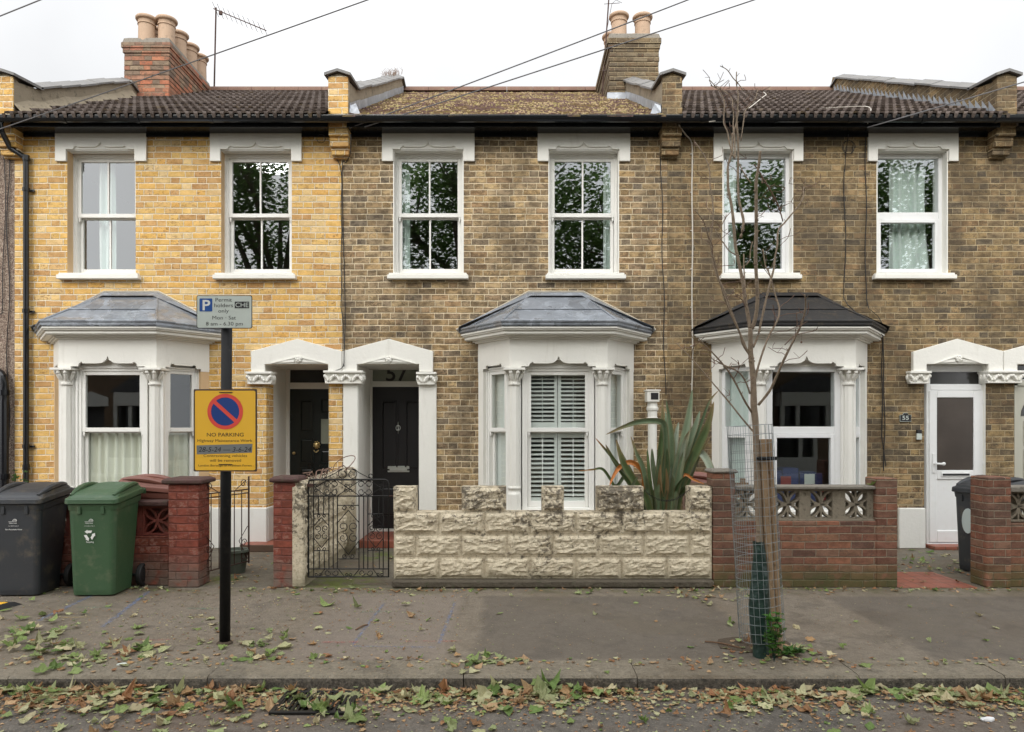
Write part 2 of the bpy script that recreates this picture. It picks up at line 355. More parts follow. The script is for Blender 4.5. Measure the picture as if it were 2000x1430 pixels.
s_ = NT('shaded grimy kerb face'); _n = s_.noise(30, 6, .8); s_.bsdf(s_.ramp(_n, [(.36,(.04,.035,.028)),(.50,(.11,.095,.076)),(.62,(.21,.18,.145))]), .9, s_.bump(_n, .03)); MT['kerb_face'] = s_.m  # upright face's shade painted in, darker than the kerb top, with mottled grime
def redtile():
    s = NT('red quarry tile'); p = s.sep()
    def ln(q, st): 
        f = s.m_('SUBTRACT', s.m_('DIVIDE', q, st), s.m_('FLOOR', s.m_('DIVIDE', q, st)))
        return s.smooth(s.m_('MINIMUM', f, s.m_('SUBTRACT', 1, f)), .015, .04)
    k = s.m_('MULTIPLY', ln(p[0], .15), ln(p[1], .15))
    c = s.mix(s.noise(6, 5), (.22,.062,.038), (.34,.11,.068))
    c = s.mix(k, (.10,.06,.04), c)
    c = s.mix(s.m_('MULTIPLY', s.smooth(s.noise(9, 5), .5, .7), .4), c, (.10,.08,.05))
    s.bsdf(c, .5, s.bump(k, .003)); return s.m
MT['redtile'] = redtile()
def spray(name, col):
    s = NT(name)
    f = s.smooth(s.noise(26, 6, .75), .40, .62)
    uvx = s.node('ShaderNodeTexCoord').outputs['UV']
    v = s.sep(uvx)[1]
    ed = s.smooth(s.m_('ABSOLUTE', s.m_('SUBTRACT', v, .5)), .5, .15)
    b = s.node('ShaderNodeBsdfPrincipled', {'Base Color': col, 'Roughness': .8})
    t = s.node('ShaderNodeBsdfTransparent')
    mx = s.node('ShaderNodeMixShader', {0: s.m_('MULTIPLY', s.m_('MULTIPLY', f, ed), .36), 1: t.outputs[0], 2: b.outputs[0]})
    s.t.links.new(mx.outputs[0], s.out.inputs[0]); return s.m
MT['spray_blue'] = spray('blue spray', (.10,.22,.48)); MT['spray_red'] = spray('red spray', (.55,.10,.09))
MT['spray_yellow'] = spray('yellow spray', (.50,.36,.08)); MT['spray_green'] = spray('green spray', (.12,.34,.24))
MT['earth'] = plain('earth', (.07,.05,.032), .95, var=.4, scale=20, bump=.02, bscale=40)
MT['ground'] = plain('ground', (.09,.085,.06), .95, var=.2, scale=1)

# ------------------------------------------------------------------ mesh building
class MB:
    def __init__(s): s.v = []; s.f = []; s.mi = []; s.M = Matrix.Identity(4); s.cm = 0
    def _a(s, vs): 
        n = len(s.v); s.v.extend([tuple(s.M @ Vector(v)) for v in vs]); return n
    def face(s, vs):
        n = s._a(vs); s.f.append(tuple(range(n, n+len(vs)))); s.mi.append(s.cm)
    def faces(s, vs, fs):
        n = s._a(vs)
        for f in fs: s.f.append(tuple(i+n for i in f)); s.mi.append(s.cm)
    def box(s, x0, x1, y0, y1, z0, z1):
        if x0 > x1: x0, x1 = x1, x0
        if y0 > y1: y0, y1 = y1, y0
        if z0 > z1: z0, z1 = z1, z0
        s.faces([(x0,y0,z0),(x1,y0,z0),(x1,y1,z0),(x0,y1,z0),(x0,y0,z1),(x1,y0,z1),(x1,y1,z1),(x0,y1,z1)],
                [(3,2,1,0),(4,5,6,7),(0,1,5,4),(1,2,6,5),(2,3,7,6),(3,0,4,7)])
        return s
    def ext(s, pts, y0, y1):           # polygon in XZ (any winding) extruded from y0 (front) to y1
        a = sum(pts[i][0]*pts[(i+1)%len(pts)][1]-pts[(i+1)%len(pts)][0]*pts[i][1] for i in range(len(pts)))
        if a < 0: pts = pts[::-1]
        n = len(pts)
        s.faces([(x,y0,z) for x,z in pts]+[(x,y1,z) for x,z in pts],
                [tuple(range(n)), tuple(range(2*n-1, n-1, -1))]+[((i+1)%n, i, n+i, n+(i+1)%n) for i in range(n)])
        return s
    def extz(s, pts, z0, z1):          # polygon in XY extruded in z
        a = sum(pts[i][0]*pts[(i+1)%len(pts)][1]-pts[(i+1)%len(pts)][0]*pts[i][1] for i in range(len(pts)))
        if a < 0: pts = pts[::-1]
        n = len(pts)
        s.faces([(x,y,z0) for x,y in pts]+[(x,y,z1) for x,y in pts],
                [tuple(range(n-1,-1,-1)), tuple(range(n,2*n))]+[(i, (i+1)%n, n+(i+1)%n, n+i) for i in range(n)])
        return s
    def loft(s, rings, cap=True):
        n = len(rings[0]); base = []
        for r in rings: base.append(s._a(r))
        for a, b in zip(base, base[1:]):
            for i in range(n): s.f.append((a+i, a+(i+1)%n, b+(i+1)%n, b+i)); s.mi.append(s.cm)
        if cap:
            s.f.append(tuple(base[0]+i for i in range(n-1,-1,-1))); s.mi.append(s.cm)
            s.f.append(tuple(base[-1]+i for i in range(n))); s.mi.append(s.cm)
        return s
    def lathe(s, c, prof, n=16, rot=0):   # prof: list (r,z)
        return s.loft([[(c[0]+r*math.cos(rot+2*math.pi*i/n), c[1]+r*math.sin(rot+2*math.pi*i/n), c[2]+z) for i in range(n)] for r, z in prof])
    def tube(s, pts, r, n=6, cap=True):
        pts = [Vector(p) for p in pts]; m = len(pts)
        if not hasattr(r, '__len__'): r = [r]*m
        rings = []; up = Vector((.13,.27,.95)).normalized()
        for i, p in enumerate(pts):
            t = (pts[min(i+1,m-1)]-pts[max(i-1,0)])
            if t.length < 1e-9: t = Vector((0,0,1))
            t.normalize()
            if abs(t.dot(up)) > .98: up = Vector((1,0,0)) if abs(t.x) < .9 else Vector((0,1,0))
            a = t.cross(up).normalized(); b = t.cross(a).normalized(); up = a.cross(t).normalized() if False else up
            rings.append([tuple(p+(a*math.cos(q)+b*math.sin(q))*r[i]) for q in [2*math.pi*k/n for k in range(n)]])
        return s.loft(rings, cap)
    def ell(s, c, rx, ry, rz, n=8, m=6, rot=None):
        rings = []
        for j in range(m+1):
            ph = -math.pi/2+math.pi*(j+.001)/(m+.002)
            ring = []
            for i in range(n):
                th = 2*math.pi*i/n
                q = Vector((rx*math.cos(ph)*math.cos(th), ry*math.cos(ph)*math.sin(th), rz*math.sin(ph)))
                if rot: q = rot @ q
                ring.append((c[0]+q.x, c[1]+q.y, c[2]+q.z))
            rings.append(ring)
        return s.loft(rings)
    def build(s, name, mat, parent=None, loc=None, bevel=0, smooth=False, bseg=1):
        mats = mat if isinstance(mat, (list, tuple)) else [mat]
        me = bpy.data.meshes.new(name)
        if loc is None: loc = Vector((0,0,0))
        if parent is not None: loc = wloc(parent)
        L = Vector(loc)
        me.from_pydata([(v[0]-L.x, v[1]-L.y, v[2]-L.z) for v in s.v], [], s.f)
        for m in mats: me.materials.append(MT[m] if isinstance(m, str) else m)
        if len(mats) > 1: me.polygons.foreach_set('material_index', s.mi)
        if smooth: me.polygons.foreach_set('use_smooth', [True]*len(me.polygons))
        me.update()
        o = bpy.data.objects.new(name, me); COL.objects.link(o)
        if parent is not None: o.parent = parent
        else: o.location = L
        if bevel:
            b = o.modifiers.new('bevel', 'BEVEL'); b.width = bevel; b.segments = bseg; b.limit_method = 'ANGLE'; b.angle_limit = R(40)
        return o
def wloc(o):
    v = Vector((0,0,0))
    while o is not None: v += o.location; o = o.parent
    return v
def tag(o, label=None, cat=None, group=None, kind=None):
    if label: o['label'] = label
    if cat: o['category'] = cat
    if group: o['group'] = group
    if kind: o['kind'] = kind
    return o
def thing(name, label, cat, loc=(0,0,0), group=None):
    o = bpy.data.objects.new(name, None); COL.objects.link(o); o.location = loc; o.empty_display_size = .2
    return tag(o, label, cat, group)
def copy_tree(o, parent=None):
    c = o.copy(); COL.objects.link(c)
    if parent is not None: c.parent = parent
    for ch in [x for x in bpy.data.objects if x.parent == o]: copy_tree(ch, c)
    return c
def smoothpath(pts, k=4):
    pts = [Vector(p) for p in pts]; out = []
    for i in range(len(pts)-1):
        p0 = pts[max(i-1,0)]; p1 = pts[i]; p2 = pts[i+1]; p3 = pts[min(i+2,len(pts)-1)]
        for j in range(k):
            t = j/k
            out.append(.5*((2*p1)+(p2-p0)*t+(2*p0-5*p1+4*p2-p3)*t*t+(3*p1-p0-3*p2+p3)*t**3))
    out.append(pts[-1]); return out
_HC = {}
def text_mb(mb, s, x0, x1, zb, caph, y, bold=.0, depth=.0015, fit=True, shear=0):
    """lettering as mesh: width fitted to x0..x1, baseline at zb, capitals caph high, front at y"""
    def mk(t):
        cu = bpy.data.curves.new('t', 'FONT'); cu.body = t; cu.size = 1; cu.offset = bold; cu.resolution_u = 3; cu.shear = shear
        ob = bpy.data.objects.new('t', cu); COL.objects.link(ob)
        dg = bpy.context.evaluated_depsgraph_get(); dg.update()
        me = ob.evaluated_get(dg).to_mesh()
        vs = [tuple(v.co) for v in me.vertices]; fs = [tuple(p.vertices) for p in me.polygons]
        ob.evaluated_get(dg).to_mesh_clear(); bpy.data.objects.remove(ob); bpy.data.curves.remove(cu)
        return vs, fs
    if 'H' not in _HC:
        vs, _ = mk('H'); _HC['H'] = max(v[1] for v in vs)-min(v[1] for v in vs)
    vs, fs = mk(s)
    a = min(v[0] for v in vs); b = max(v[0] for v in vs)
    sx = (x1-x0)/(b-a); sz = caph/_HC['H']
    if not fit: sx = sz
    mb.faces([(x0+(v[0]-a)*sx, y, zb+v[1]*sz) for v in vs], fs)
# ------------------------------------------------------------------ the terrace
EAVE, RIDGE_Y, RIDGE_Z = 5.47, 4.6, 8.07
SL = (RIDGE_Z-EAVE)/(RIDGE_Y+.32)
def roof_z(y): return EAVE+(y+.32)*SL
def wall_holes(mb, x0, x1, z0, z1, holes, y=0.0, t=.33):
    xs = sorted({x0, x1, *[h[0] for h in holes], *[h[1] for h in holes]}); zs = sorted({z0, z1, *[h[2] for h in holes], *[h[3] for h in holes]})
    for i in range(len(xs)-1):
        for j in range(len(zs)-1):
            cx, cz = (xs[i]+xs[i+1])/2, (zs[j]+zs[j+1])/2
            if any(h[0] < cx < h[1] and h[2] < cz < h[3] for h in holes): continue
            mb.face([(xs[i],y,zs[j]),(xs[i+1],y,zs[j]),(xs[i+1],y,zs[j+1]),(xs[i],y,zs[j+1])])
    for h in holes:
        mb.cm = 1 if len(h) > 4 else 0
        a, b, c, d = h[:4]; tt = h[5] if len(h) > 5 else t
        mb.face([(a,y,c),(a,y,d),(a,y+tt,d),(a,y+tt,c)]); mb.face([(b,y,c),(b,y+tt,c),(b,y+tt,d),(b,y,d)])
        mb.face([(a,y,d),(b,y,d),(b,y+tt,d),(a,y+tt,d)]); mb.face([(a,y,c),(a,y+tt,c),(b,y+tt,c),(b,y,c)])
        mb.cm = 0

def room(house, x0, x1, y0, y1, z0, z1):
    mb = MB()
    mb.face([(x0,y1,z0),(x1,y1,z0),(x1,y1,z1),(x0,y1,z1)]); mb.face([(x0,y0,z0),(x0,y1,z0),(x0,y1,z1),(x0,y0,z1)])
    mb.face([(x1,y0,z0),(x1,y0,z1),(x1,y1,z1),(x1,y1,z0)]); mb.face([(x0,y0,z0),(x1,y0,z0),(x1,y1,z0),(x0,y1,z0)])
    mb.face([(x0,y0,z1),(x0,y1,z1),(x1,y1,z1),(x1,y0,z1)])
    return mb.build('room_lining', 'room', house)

def pane(par, x0, x1, z0, z1, y, M=None, mat='glass'):
    mb = MB(); mb.M = M or mb.M
    tl = random.uniform(-.0022, .0022)*(x1-x0)*3
    mb.face([(x0,y+tl,z0),(x1,y-tl,z0),(x1,y-tl,z1),(x0,y+tl,z1)])
    o = mb.build('pane', mat, par); return o

def curtain(par, x0, x1, z0, z1, y, mat='curtain', waves=6, amp=.03, M=None, taper=0):
    mb = MB(); mb.M = M or mb.M; n = 60; m = 8; ph = random.random()*6
    vs = []; 
    for j in range(m+1):
        t = j/m
        for i in range(n+1):
            u = i/n; xx = x0+(x1-x0)*u*(1-taper*math.sin(t*2.2)*.5)
            vs.append((xx, y+amp*math.sin(u*waves*6.28+ph+.6*math.sin(3*t+u*4))+amp*.3*math.sin(u*waves*15), z0+(z1-z0)*t))
    mb.faces(vs, [(j*(n+1)+i, j*(n+1)+i+1, (j+1)*(n+1)+i+1, (j+1)*(n+1)+i) for j in range(m) for i in range(n)])
    return mb.build('curtain', mat, par, smooth=True)

def sash(win, x0, x1, z0, z1, y, bars=True, M=None, mat='white_gloss', fr=.055, gm='glass', mz=None):
    """upper and lower sliding sashes inside the box frame x0..x1, z0..z1"""
    mz = mz if mz is not None else (z0+z1)/2+.02
    w = .045
    up = MB(); up.M = M or up.M
    up.box(x0+fr, x0+fr+w, y, y+.04, mz-.03, z1-fr); up.box(x1-fr-w, x1-fr, y, y+.04, mz-.03, z1-fr)
    up.box(x0+fr+w, x1-fr-w, y, y+.04, z1-fr-w, z1-fr); up.box(x0+fr+w, x1-fr-w, y-.002, y+.04, mz-.03, mz+.022)
    for sx in (x0+fr, x1-fr-w+.008):      # horns
        up.ext([(sx+.004, mz-.03), (sx+w-.012, mz-.03), (sx+w-.014, mz-.06), (sx+w-.024, mz-.085), (sx+.012, mz-.085), (sx+.008, mz-.06)], y+.004, y+.036)
    if bars: up.box((x0+x1)/2-.011, (x0+x1)/2+.011, y+.004, y+.03, mz+.022, z1-fr-w)
    a = up.build('upper_sash', mat, win, bevel=.003)
    lo = MB(); lo.M = M or lo.M; y2 = y+.048
    lo.box(x0+fr+.004, x0+fr+w, y2, y2+.04, z0+fr*.5, mz-.006); lo.box(x1-fr-w, x1-fr-.004, y2, y2+.04, z0+fr*.5, mz-.006)
    lo.box(x0+fr+w, x1-fr-w, y2, y2+.04, z0+fr*.5, z0+fr*.5+.075); lo.box(x0+fr+w, x1-fr-w, y2, y2+.04, mz-.046, mz-.006)
    if bars: lo.box((x0+x1)/2-.011, (x0+x1)/2+.011, y2+.004, y2+.03, z0+fr*.5+.075, mz-.046)
    b = lo.build('lower_sash', mat, win, bevel=.003)
    if bars:
        xm = (x0+x1)/2
        for p, q in ((x0+fr+w-.004, xm), (xm, x1-fr-w+.004)):
            pane(win, p, q, mz+.018, z1-fr-w+.004, y+.02, M, gm); pane(win, p, q, z0+fr*.5+.07, mz-.042, y2+.02, M, gm)
    else:
        pane(win, x0+fr+w-.004, x1-fr-w+.004, mz+.018, z1-fr-w+.004, y+.02, M, gm); pane(win, x0+fr+w-.004, x1-fr-w+.004, z0+fr*.5+.07, mz-.042, y2+.02, M, gm)

def win_frame(house, x0, x1, z0, z1, y, M=None, mat='white_gloss', fr=.055, dep=.12, name='window', step=True):
    mb = MB(); mb.M = M or mb.M
    mb.box(x0, x0+fr, y-.012, y+dep, z0, z1); mb.box(x1-fr, x1, y-.012, y+dep, z0, z1)
    mb.box(x0+fr, x1-fr, y-.0125, y+dep, z1-fr, z1); mb.box(x0+fr, x1-fr, y-.012, y+dep, z0, z0+fr*.5)
    if step:   # outer bead
        mb.box(x0, x0+fr*.45, y-.028, y-.012, z0, z1); mb.box(x1-fr*.45, x1, y-.028, y-.012, z0, z1); mb.box(x0+fr*.45, x1-fr*.45, y-.0285, y-.0125, z1-fr*.45, z1)
    return mb.build(name, mat, house, bevel=.003)

def upvc(win, x0, x1, z0, z1, y, M=None, mz=None, fr=.06, gm='glass', xr=None):
    """plastic window: fixed light over an opening light in its own thicker frame"""
    mb = MB(); mb.M = M or mb.M; mz = mz or (z0+z1)/2+.02
    mb.box(x0+fr, x1-fr, y-.006, y+.05, mz-.04, mz+.05)
    c0, c1, c2, c3 = x0+fr+.004, x1-fr-.004, z0+fr*.5+.006, mz-.042
    w = .048
    mb.box(c0, c0+w, y-.022, y+.04, c2, c3); mb.box(c1-w, c1, y-.022, y+.04, c2, c3)
    mb.box(c0+w, c1-w, y-.022, y+.04, c2, c2+w); mb.box(c0+w, c1-w, y-.022, y+.04, c3-w, c3)
    mb.build('lower_sash', 'upvc', win, bevel=.005, bseg=2)
    pane(win, x0+fr-.003, x1-fr+.003, mz+.047, z1-fr+.003, y+.015, M, gm); pane(win, c0+w-.003, c1-w+.003, c2+w-.003, c3-w+.003, y+.01, M, gm)

def lintel(house, xo0, xo1, xi0, xi1):
    zt, zi, zb = 5.398, 5.183, 5.03
    xm = (xi0+xi1)/2; w = (xi1-xi0)/2
    def notch(s):     # carved label: small horns and a low ogee
        pts = []
        for t in (-.80,): pts += [(xm+t*w, zi+.0)]
        return pts
    poly = [(xo0,zb),(xo0,zt),(xo1,zt),(xo1,zb),(xi1,zb),(xi1,zi),
            (xm+.80*w,zi),(xm+.76*w,zi+.030),(xm+.70*w,zi+.042),(xm+.66*w,zi+.028),(xm+.20*w,zi+.028),(xm+.12*w,zi+.034),(xm+.05*w,zi+.055),(xm,zi+.088),
            (xm-.05*w,zi+.055),(xm-.12*w,zi+.034),(xm-.20*w,zi+.028),(xm-.66*w,zi+.028),(xm-.70*w,zi+.042),(xm-.76*w,zi+.030),(xm-.80*w,zi),
            (xi0,zi),(xi0,zb)]
    mb = MB(); mb.ext(poly, -.035, 0.0)
    mb.face([(xi0-.0,-.014,zi),(xi1,-.014,zi),(xi1,-.014,zi+.11),(xi0,-.014,zi+.11)])
    mb.box(xi0+.001, xi1-.001, -.004, .10, zi-.012, zi+.002)
    return mb.build('lintel', 'white', house)
def up_window(house, name_label, lo, li, sill, kind, r=.13, cmat='curtain', curt=None, buff=False, xr=0):
    """lo/li/sill: pixel spans on the facade plane"""
    xo0, xo1, xi0, xi1, s0, s1 = [PX(v) for v in (*lo, *li, *sill)]
    z0, z1 = 3.57, 5.183
    lintel(house, xo0, xo1, xi0, xi1)
    mb = MB(); mb.box(s0, s1, -.085, .05, 3.49, 3.545); mb.box(s0+.02, s1-.02, -.07, r, 3.545, 3.57)
    mb.build('window_sill', 'white', house, bevel=.006)
    if not buff:
        mb = MB(); mb.box(xi0-.001, xi0+.012, -.002, r, z0, z1-.012); mb.build('window_reveal', 'white', house)
        mb = MB(); mb.box(xi1-.012, xi1+.001, -.002, r, z0, z1-.012); mb.build('window_reveal', 'white', house)
    if kind == 'sash':
        w = win_frame(house, xi0-.01, xi1+.01, z0, z1-.005, r); sash(w, xi0-.01, xi1+.01, z0, z1-.005, r, mz=4.375)
    else:
        w = win_frame(house, xi0-.01, xi1+.01, z0, z1-.005, r, mat='upvc', fr=.065, step=False); upvc(w, xi0-.01, xi1+.01, z0, z1-.005, r, mz=4.355, fr=.065)
    for c in (curt or []):
        curtain(w, xi0+(xi1-xi0)*c[0], xi0+(xi1-xi0)*c[1], z0+.02, z1, r+.16, cmat, waves=c[2], taper=c[3] if len(c) > 3 else 0)
    return (xi0, xi1, z0, z1)

# ---- canted bay
BW, BF, BD = 1.015, .598, .55
def ring(cx, o, yw=0.0):
    """plan of the canted bay grown outwards by o"""
    dx, dy = BW-BF, BD; L = math.hypot(dx, dy); nx, ny = dy/L, -dx/L      # right side outward normal (x,-y)
    # right side line through C(BF,-BD) dir (dx,dy) shifted by o*(nx,ny)
    px, py = BF+o*nx, -BD+o*ny
    t = (-BD-o-py)/dy; xf = px+dx*t
    t = (yw-py)/dy; xw = px+dx*t
    return [(cx-xw, yw), (cx-xf, -BD-o), (cx+xf, -BD-o), (cx+xw, yw)]
def band(mb, cx, o, z0, z1): mb.extz(ring(cx, o), z0, z1)
def leafcap(mb, c, r, h):
    """carved leaf capital: bell, abacus and eight curling leaves"""
    x, y, z = c
    mb.lathe((x,y,z), [(r*.80,0),(r*1.02,.012),(r*1.02,.028),(r*.80,.036),(r*.82,h*.45),(r*1.15,h*.78),(r*1.45,h*.90)], 12)
    mb.box(x-r*1.75, x+r*1.75, y-r*1.75, y+r*1.75, z+h*.88, z+h)
    for k in range(8):
        a = math.pi/8+k*math.pi/4; ca, sa = math.cos(a), math.sin(a); big = (k % 2 == 0)
        rot = Matrix.Rotation(a, 3, 'Z') @ Matrix.Rotation(R(28), 3, 'Y')
        mb.ell((x+ca*r*1.15, y+sa*r*1.15, z+h*.52), r*.28, r*.34, h*.30, 6, 5, rot)
        mb.ell((x+ca*r*1.52, y+sa*r*1.52, z+h*.74), r*.30, r*.36, h*.12, 6, 4, rot)
def bay(house, cx, style):
    white = 'white'
    b = MB()
    band(b, cx, .0, 0, .46); band(b, cx, .03, 0.0005, .12)
    band(b, cx, .05, .46, .50); band(b, cx, .035, .50, .545)
    root = b.build('bay_window', 'white', house, bevel=.004)
    fr = MB(); ro = -.03
    band(fr, cx, ro, 2.40, 2.66)
    hw = .455                         # clear half width of the front opening
    def notched(M, u0, u1, uc, w, spike):
        fr.M = M; zi = 2.32; zt = 2.66
        top = [(u0, 2.29), (u0, zt), (u1, zt), (u1, 2.29)]
        pts = top+[(uc+w, 2.29), (uc+w, zi)]
        if spike: pts += [(uc+w*.80,zi+.0),(uc+w*.78,zi+.03),(uc+w*.70,zi+.055),(uc+w*.67,zi+.035),(uc+w*.26,zi+.035),(uc+w*.14,zi+.045),(uc+w*.05,zi+.075),(uc,zi+.125),
                          (uc-w*.05,zi+.075),(uc-w*.14,zi+.045),(uc-w*.26,zi+.035),(uc-w*.67,zi+.035),(uc-w*.70,zi+.055),(uc-w*.78,zi+.03),(uc-w*.80,zi)]
        else: pts += [(uc+w*.75,zi+.0),(uc+w*.70,zi+.04),(uc+w*.55,zi+.045),(uc+w*.5,zi+.03),(uc-w*.5,zi+.03),(uc-w*.55,zi+.045),(uc-w*.70,zi+.04),(uc-w*.75,zi)]
        pts += [(uc-w, zi), (uc-w, 2.29)]
        fr.ext(pts, 0, .03); fr.M = Matrix.Identity(4)
    notched(Matrix.Translation((cx, -BD, 0)), -BF, BF, 0, hw, True)
    L = math.hypot(BW-BF, BD)
    sides = []
    for sgn in (-1, 1):
        if sgn > 0: o = Vector((cx+BF, -BD, 0)); dx = Vector((BW-BF, BD, 0)).normalized()
        else: o = Vector((cx-BW, 0, 0)); dx = Vector((BW-BF, -BD, 0)).normalized()
        nrm = Vector((-dx.y, dx.x, 0))
        M = Matrix(((dx.x, nrm.x, 0, o.x), (dx.y, nrm.y, 0, o.y), (0, 0, 1, 0), (0, 0, 0, 1)))
        sides.append((sgn, M))
        notched(M, .0005, L-.0005, L/2, L/2-.115, False)
    fr.build('frieze', 'white', root)
    lin = MB(); band(lin, cx, -.09, 2.325, 2.4); lin.build('soffit', 'white', root)
    co = MB(); band(co, cx, .035, 2.655, 2.672); band(co, cx, .06, 2.672, 2.69); band(co, cx, .125, 2.69, 2.7); band(co, cx, .14, 2.7, 2.74); band(co, cx, .165, 2.74, 2.757); band(co, cx, .18, 2.757, 2.785)
    co.build('cornice', 'white', root, bevel=.006)
    # columns at the two front corners, mullion behind, pilaster against the wall
    for sgn in (-1, 1):
        x = cx+sgn*(BF-.055); y = -BD+.075
        m = MB(); m.box(x-sgn*.075, x+sgn*.10, y+.005, y+.14, .545, 2.325); m.box(x-.085, x+.085, y+.02, y+.16, .545, 2.325)
        m.build('mullion', 'white_gloss', root, bevel=.006)
        c = MB(); c.lathe((x, y, .545), [(.088,0),(.088,.20),(.082,.215),(.07,.23),(.066,.25),(.088,.275),(.088,.29),(.058,.30),(.058,.31)], 8, math.pi/8)
        c.lathe((x, y, .85), [(.062,0),(.058,1.24)], 8, math.pi/8)
        col = c.build('column', 'white', root)
        c = MB(); leafcap(c, (x, y, 2.085), .076, .215); c.build('capital', 'white', root)
        m = MB(); Mx = [q for q in sides if q[0] == sgn][0][1]; m.M = Mx
        u0, u1 = (L-.115, L-.002) if sgn > 0 else (.002, .115)
        m.box(u0, u1, .004, .18, .545, 2.325)
        m.build('pilaster', 'buff' if style == 'lead_yellow' else 'white', root)
    # lights
    gm = 'glass_dim'
    M0 = Matrix.Translation((cx, -BD+.11, 0))
    if style == 'felt':
        w = win_frame(root, -hw+.0, hw-.0, .545, 2.33, 0, M0, 'upvc', .07, .1, step=False, name='front_light'); upvc(w, -hw, hw, .545, 2.33, 0, M0, 1.53, .07, gm)
    else:
        w = win_frame(root, -hw+.01, hw-.01, .545, 2.33, 0, M0, name='front_light', fr=.065); sash(w, -hw+.01, hw-.01, .545, 2.33, 0, False, M0, mz=1.545, gm=gm, fr=.065)
    front = w
    for sgn, M in sides:
        M = M @ Matrix.Translation((0, .075, 0))
        u0, u1 = (.13, L-.112) if sgn > 0 else (.112, L-.13)
        if style == 'felt':
            w = win_frame(root, u0, u1, .545, 2.33, 0, M, 'upvc', .05, .1, step=False, name='side_light'); upvc(w, u0, u1, .545, 2.33, 0, M, 1.53, .045, gm)
        else:
            w = win_frame(root, u0, u1, .545, 2.33, 0, M, name='side_light', fr=.045); sash(w, u0, u1, .545, 2.33, 0, False, M, mz=1.545, gm=gm, fr=.04)
        if style == 'lead_yellow': curtain(w, u0, u1, .56, 1.5, .10, 'curtain_cream', 3, .02, M)
        if style == 'felt': curtain(w, u0, u1, .56, 2.3, .10, 'curtain', 3, .02, M, .3)
        if style == 'lead':
            mb = MB(); mb.M = M; mb.box(u0+.05, u1-.05, .10, .13, .6, 2.3); mb.build('shutter_panel', 'shutter', w)
    if style == 'lead_yellow': curtain(front, -hw+.05, hw-.05, .56, 1.52, .12, 'curtain_cream', 8, .022, M0)
    if style == 'lead':
        mb = MB(); mb.M = M0
        for s in (-1, 1):
            a, b_ = (.004, hw-.075) if s > 0 else (-hw+.075, -.004)
            for z0, z1 in ((.62, 1.50), (1.56, 2.27)):
                mb.box(a, a+.04, .08, .11, z0, z1); mb.box(b_-.04, b_, .08, .11, z0, z1)
                mb.box(a, b_, .081, .109, z1-.06, z1); mb.box(a, b_, .081, .109, z0, z0+.075)
                mb.box((a+b_)/2-.005, (a+b_)/2+.005, .062, .069, z0+.08, z1-.07)
        sh = mb.build('plantation_shutter', 'shutter', front, bevel=.002)
        sl = MB()
        for s in (-1, 1):
            a, b_ = (.04, hw-.11) if s > 0 else (-hw+.11, -.04)
            for z0, z1, n in ((.70, 1.43, 13), (1.64, 2.205, 11)):
                for i in range(n):
                    z = z0+(i+.5)*(z1-z0)/n
                    sl.M = M0 @ Matrix.Translation((0,.095,z)) @ Matrix.Rotation(R(26), 4, 'X')
                    sl.box(a, b_, -.026, .026, -.0045, .0045)
        sl.build('louvre_slats', 'shutter', sh)
    # roof
    rf = MB(); mat = 'felt' if style == 'felt' else 'lead'
    band(rf, cx, .185, 2.785, 2.83)
    e = ring(cx, .20); z0, z1, tw = 2.845, 3.29, .335
    top = [(cx-tw, 0.0, z1), (cx+tw, 0.0, z1)]
    E = [(x, y, z0) for x, y in e]; E2 = [(x, y, z0-.045) for x, y in e]
    K = .42
    def lerp(a, b, t): return tuple(a[i]+(b[i]-a[i])*t for i in range(3))
    Lm, Rm = lerp(E[1], top[0], K), lerp(E[2], top[1], K)
    lo = .006
    rf.face([E[1], E[2], Rm, Lm])
    Lq = (Lm[0], Lm[1]-.004, Lm[2]+lo); Rq = (Rm[0], Rm[1]-.004, Rm[2]+lo)
    rf.face([Lq, Rq, (top[1][0], 0, z1+lo), (top[0][0], 0, z1+lo)]); rf.face([Lm, Rm, Rq, Lq])
    rf.face([E[0], E[1], Lq, (top[0][0], 0, z1+lo)]); rf.face([E[2], E[3], (top[1][0], 0, z1+lo), Rq])
    rf.face([E2[1], E2[2], E[2], E[1]]); rf.face([E2[0], E2[1], E[1], E[0]]); rf.face([E2[2], E2[3], E[3], E[2]])
    rf.face([E2[3], E2[2], E2[1], E2[0]])
    for a, b_ in ((E[1], Lq), (Lq, (cx-tw, 0, z1)), (E[2], Rq), (Rq, (cx+tw, 0, z1))):
        rf.tube([lerp(a, b_, -.0), b_], .014, 6)
    rf.tube([Lq, Rq], .007, 5)
    rf.tube([E[0], E[1], E[2], E[3]], .016, 6)
    rob = rf.build('bay_roof', mat, root)
    # flashing dressed up the wall along the roof edge
    fl = MB(); w = .085
    ps = [(E[0][0]-.02, z0-.03), (cx-tw-.01, z1+.0), (cx+tw+.01, z1+.0), (E[3][0]+.02, z0-.03)]
    q = [(ps[0][0]+.03, ps[0][1]+.0), (ps[1][0]+.02, z1-w*.9), (ps[2][0]-.02, z1-w*.9), (ps[3][0]-.03, ps[3][1])]
    up = [(E[0][0]-.02, z0-.01), (cx-tw-.02, z1+.035), (cx+tw+.02, z1+.035), (E[3][0]+.02, z0-.01)]
    for i in range(3):
        a, b_, c, d = up[i], up[i+1], q[i+1], q[i]
        off = -.075 if i != 1 else -.10
        fl.face([(d[0],-.10,d[1]+.055), (c[0],-.10,c[1]+.055), (b_[0],-.018,b_[1]), (a[0],-.018,a[1])])
        fl.face([(a[0],-.018,a[1]), (b_[0],-.018,b_[1]), (b_[0],0,b_[1]), (a[0],0,a[1])])
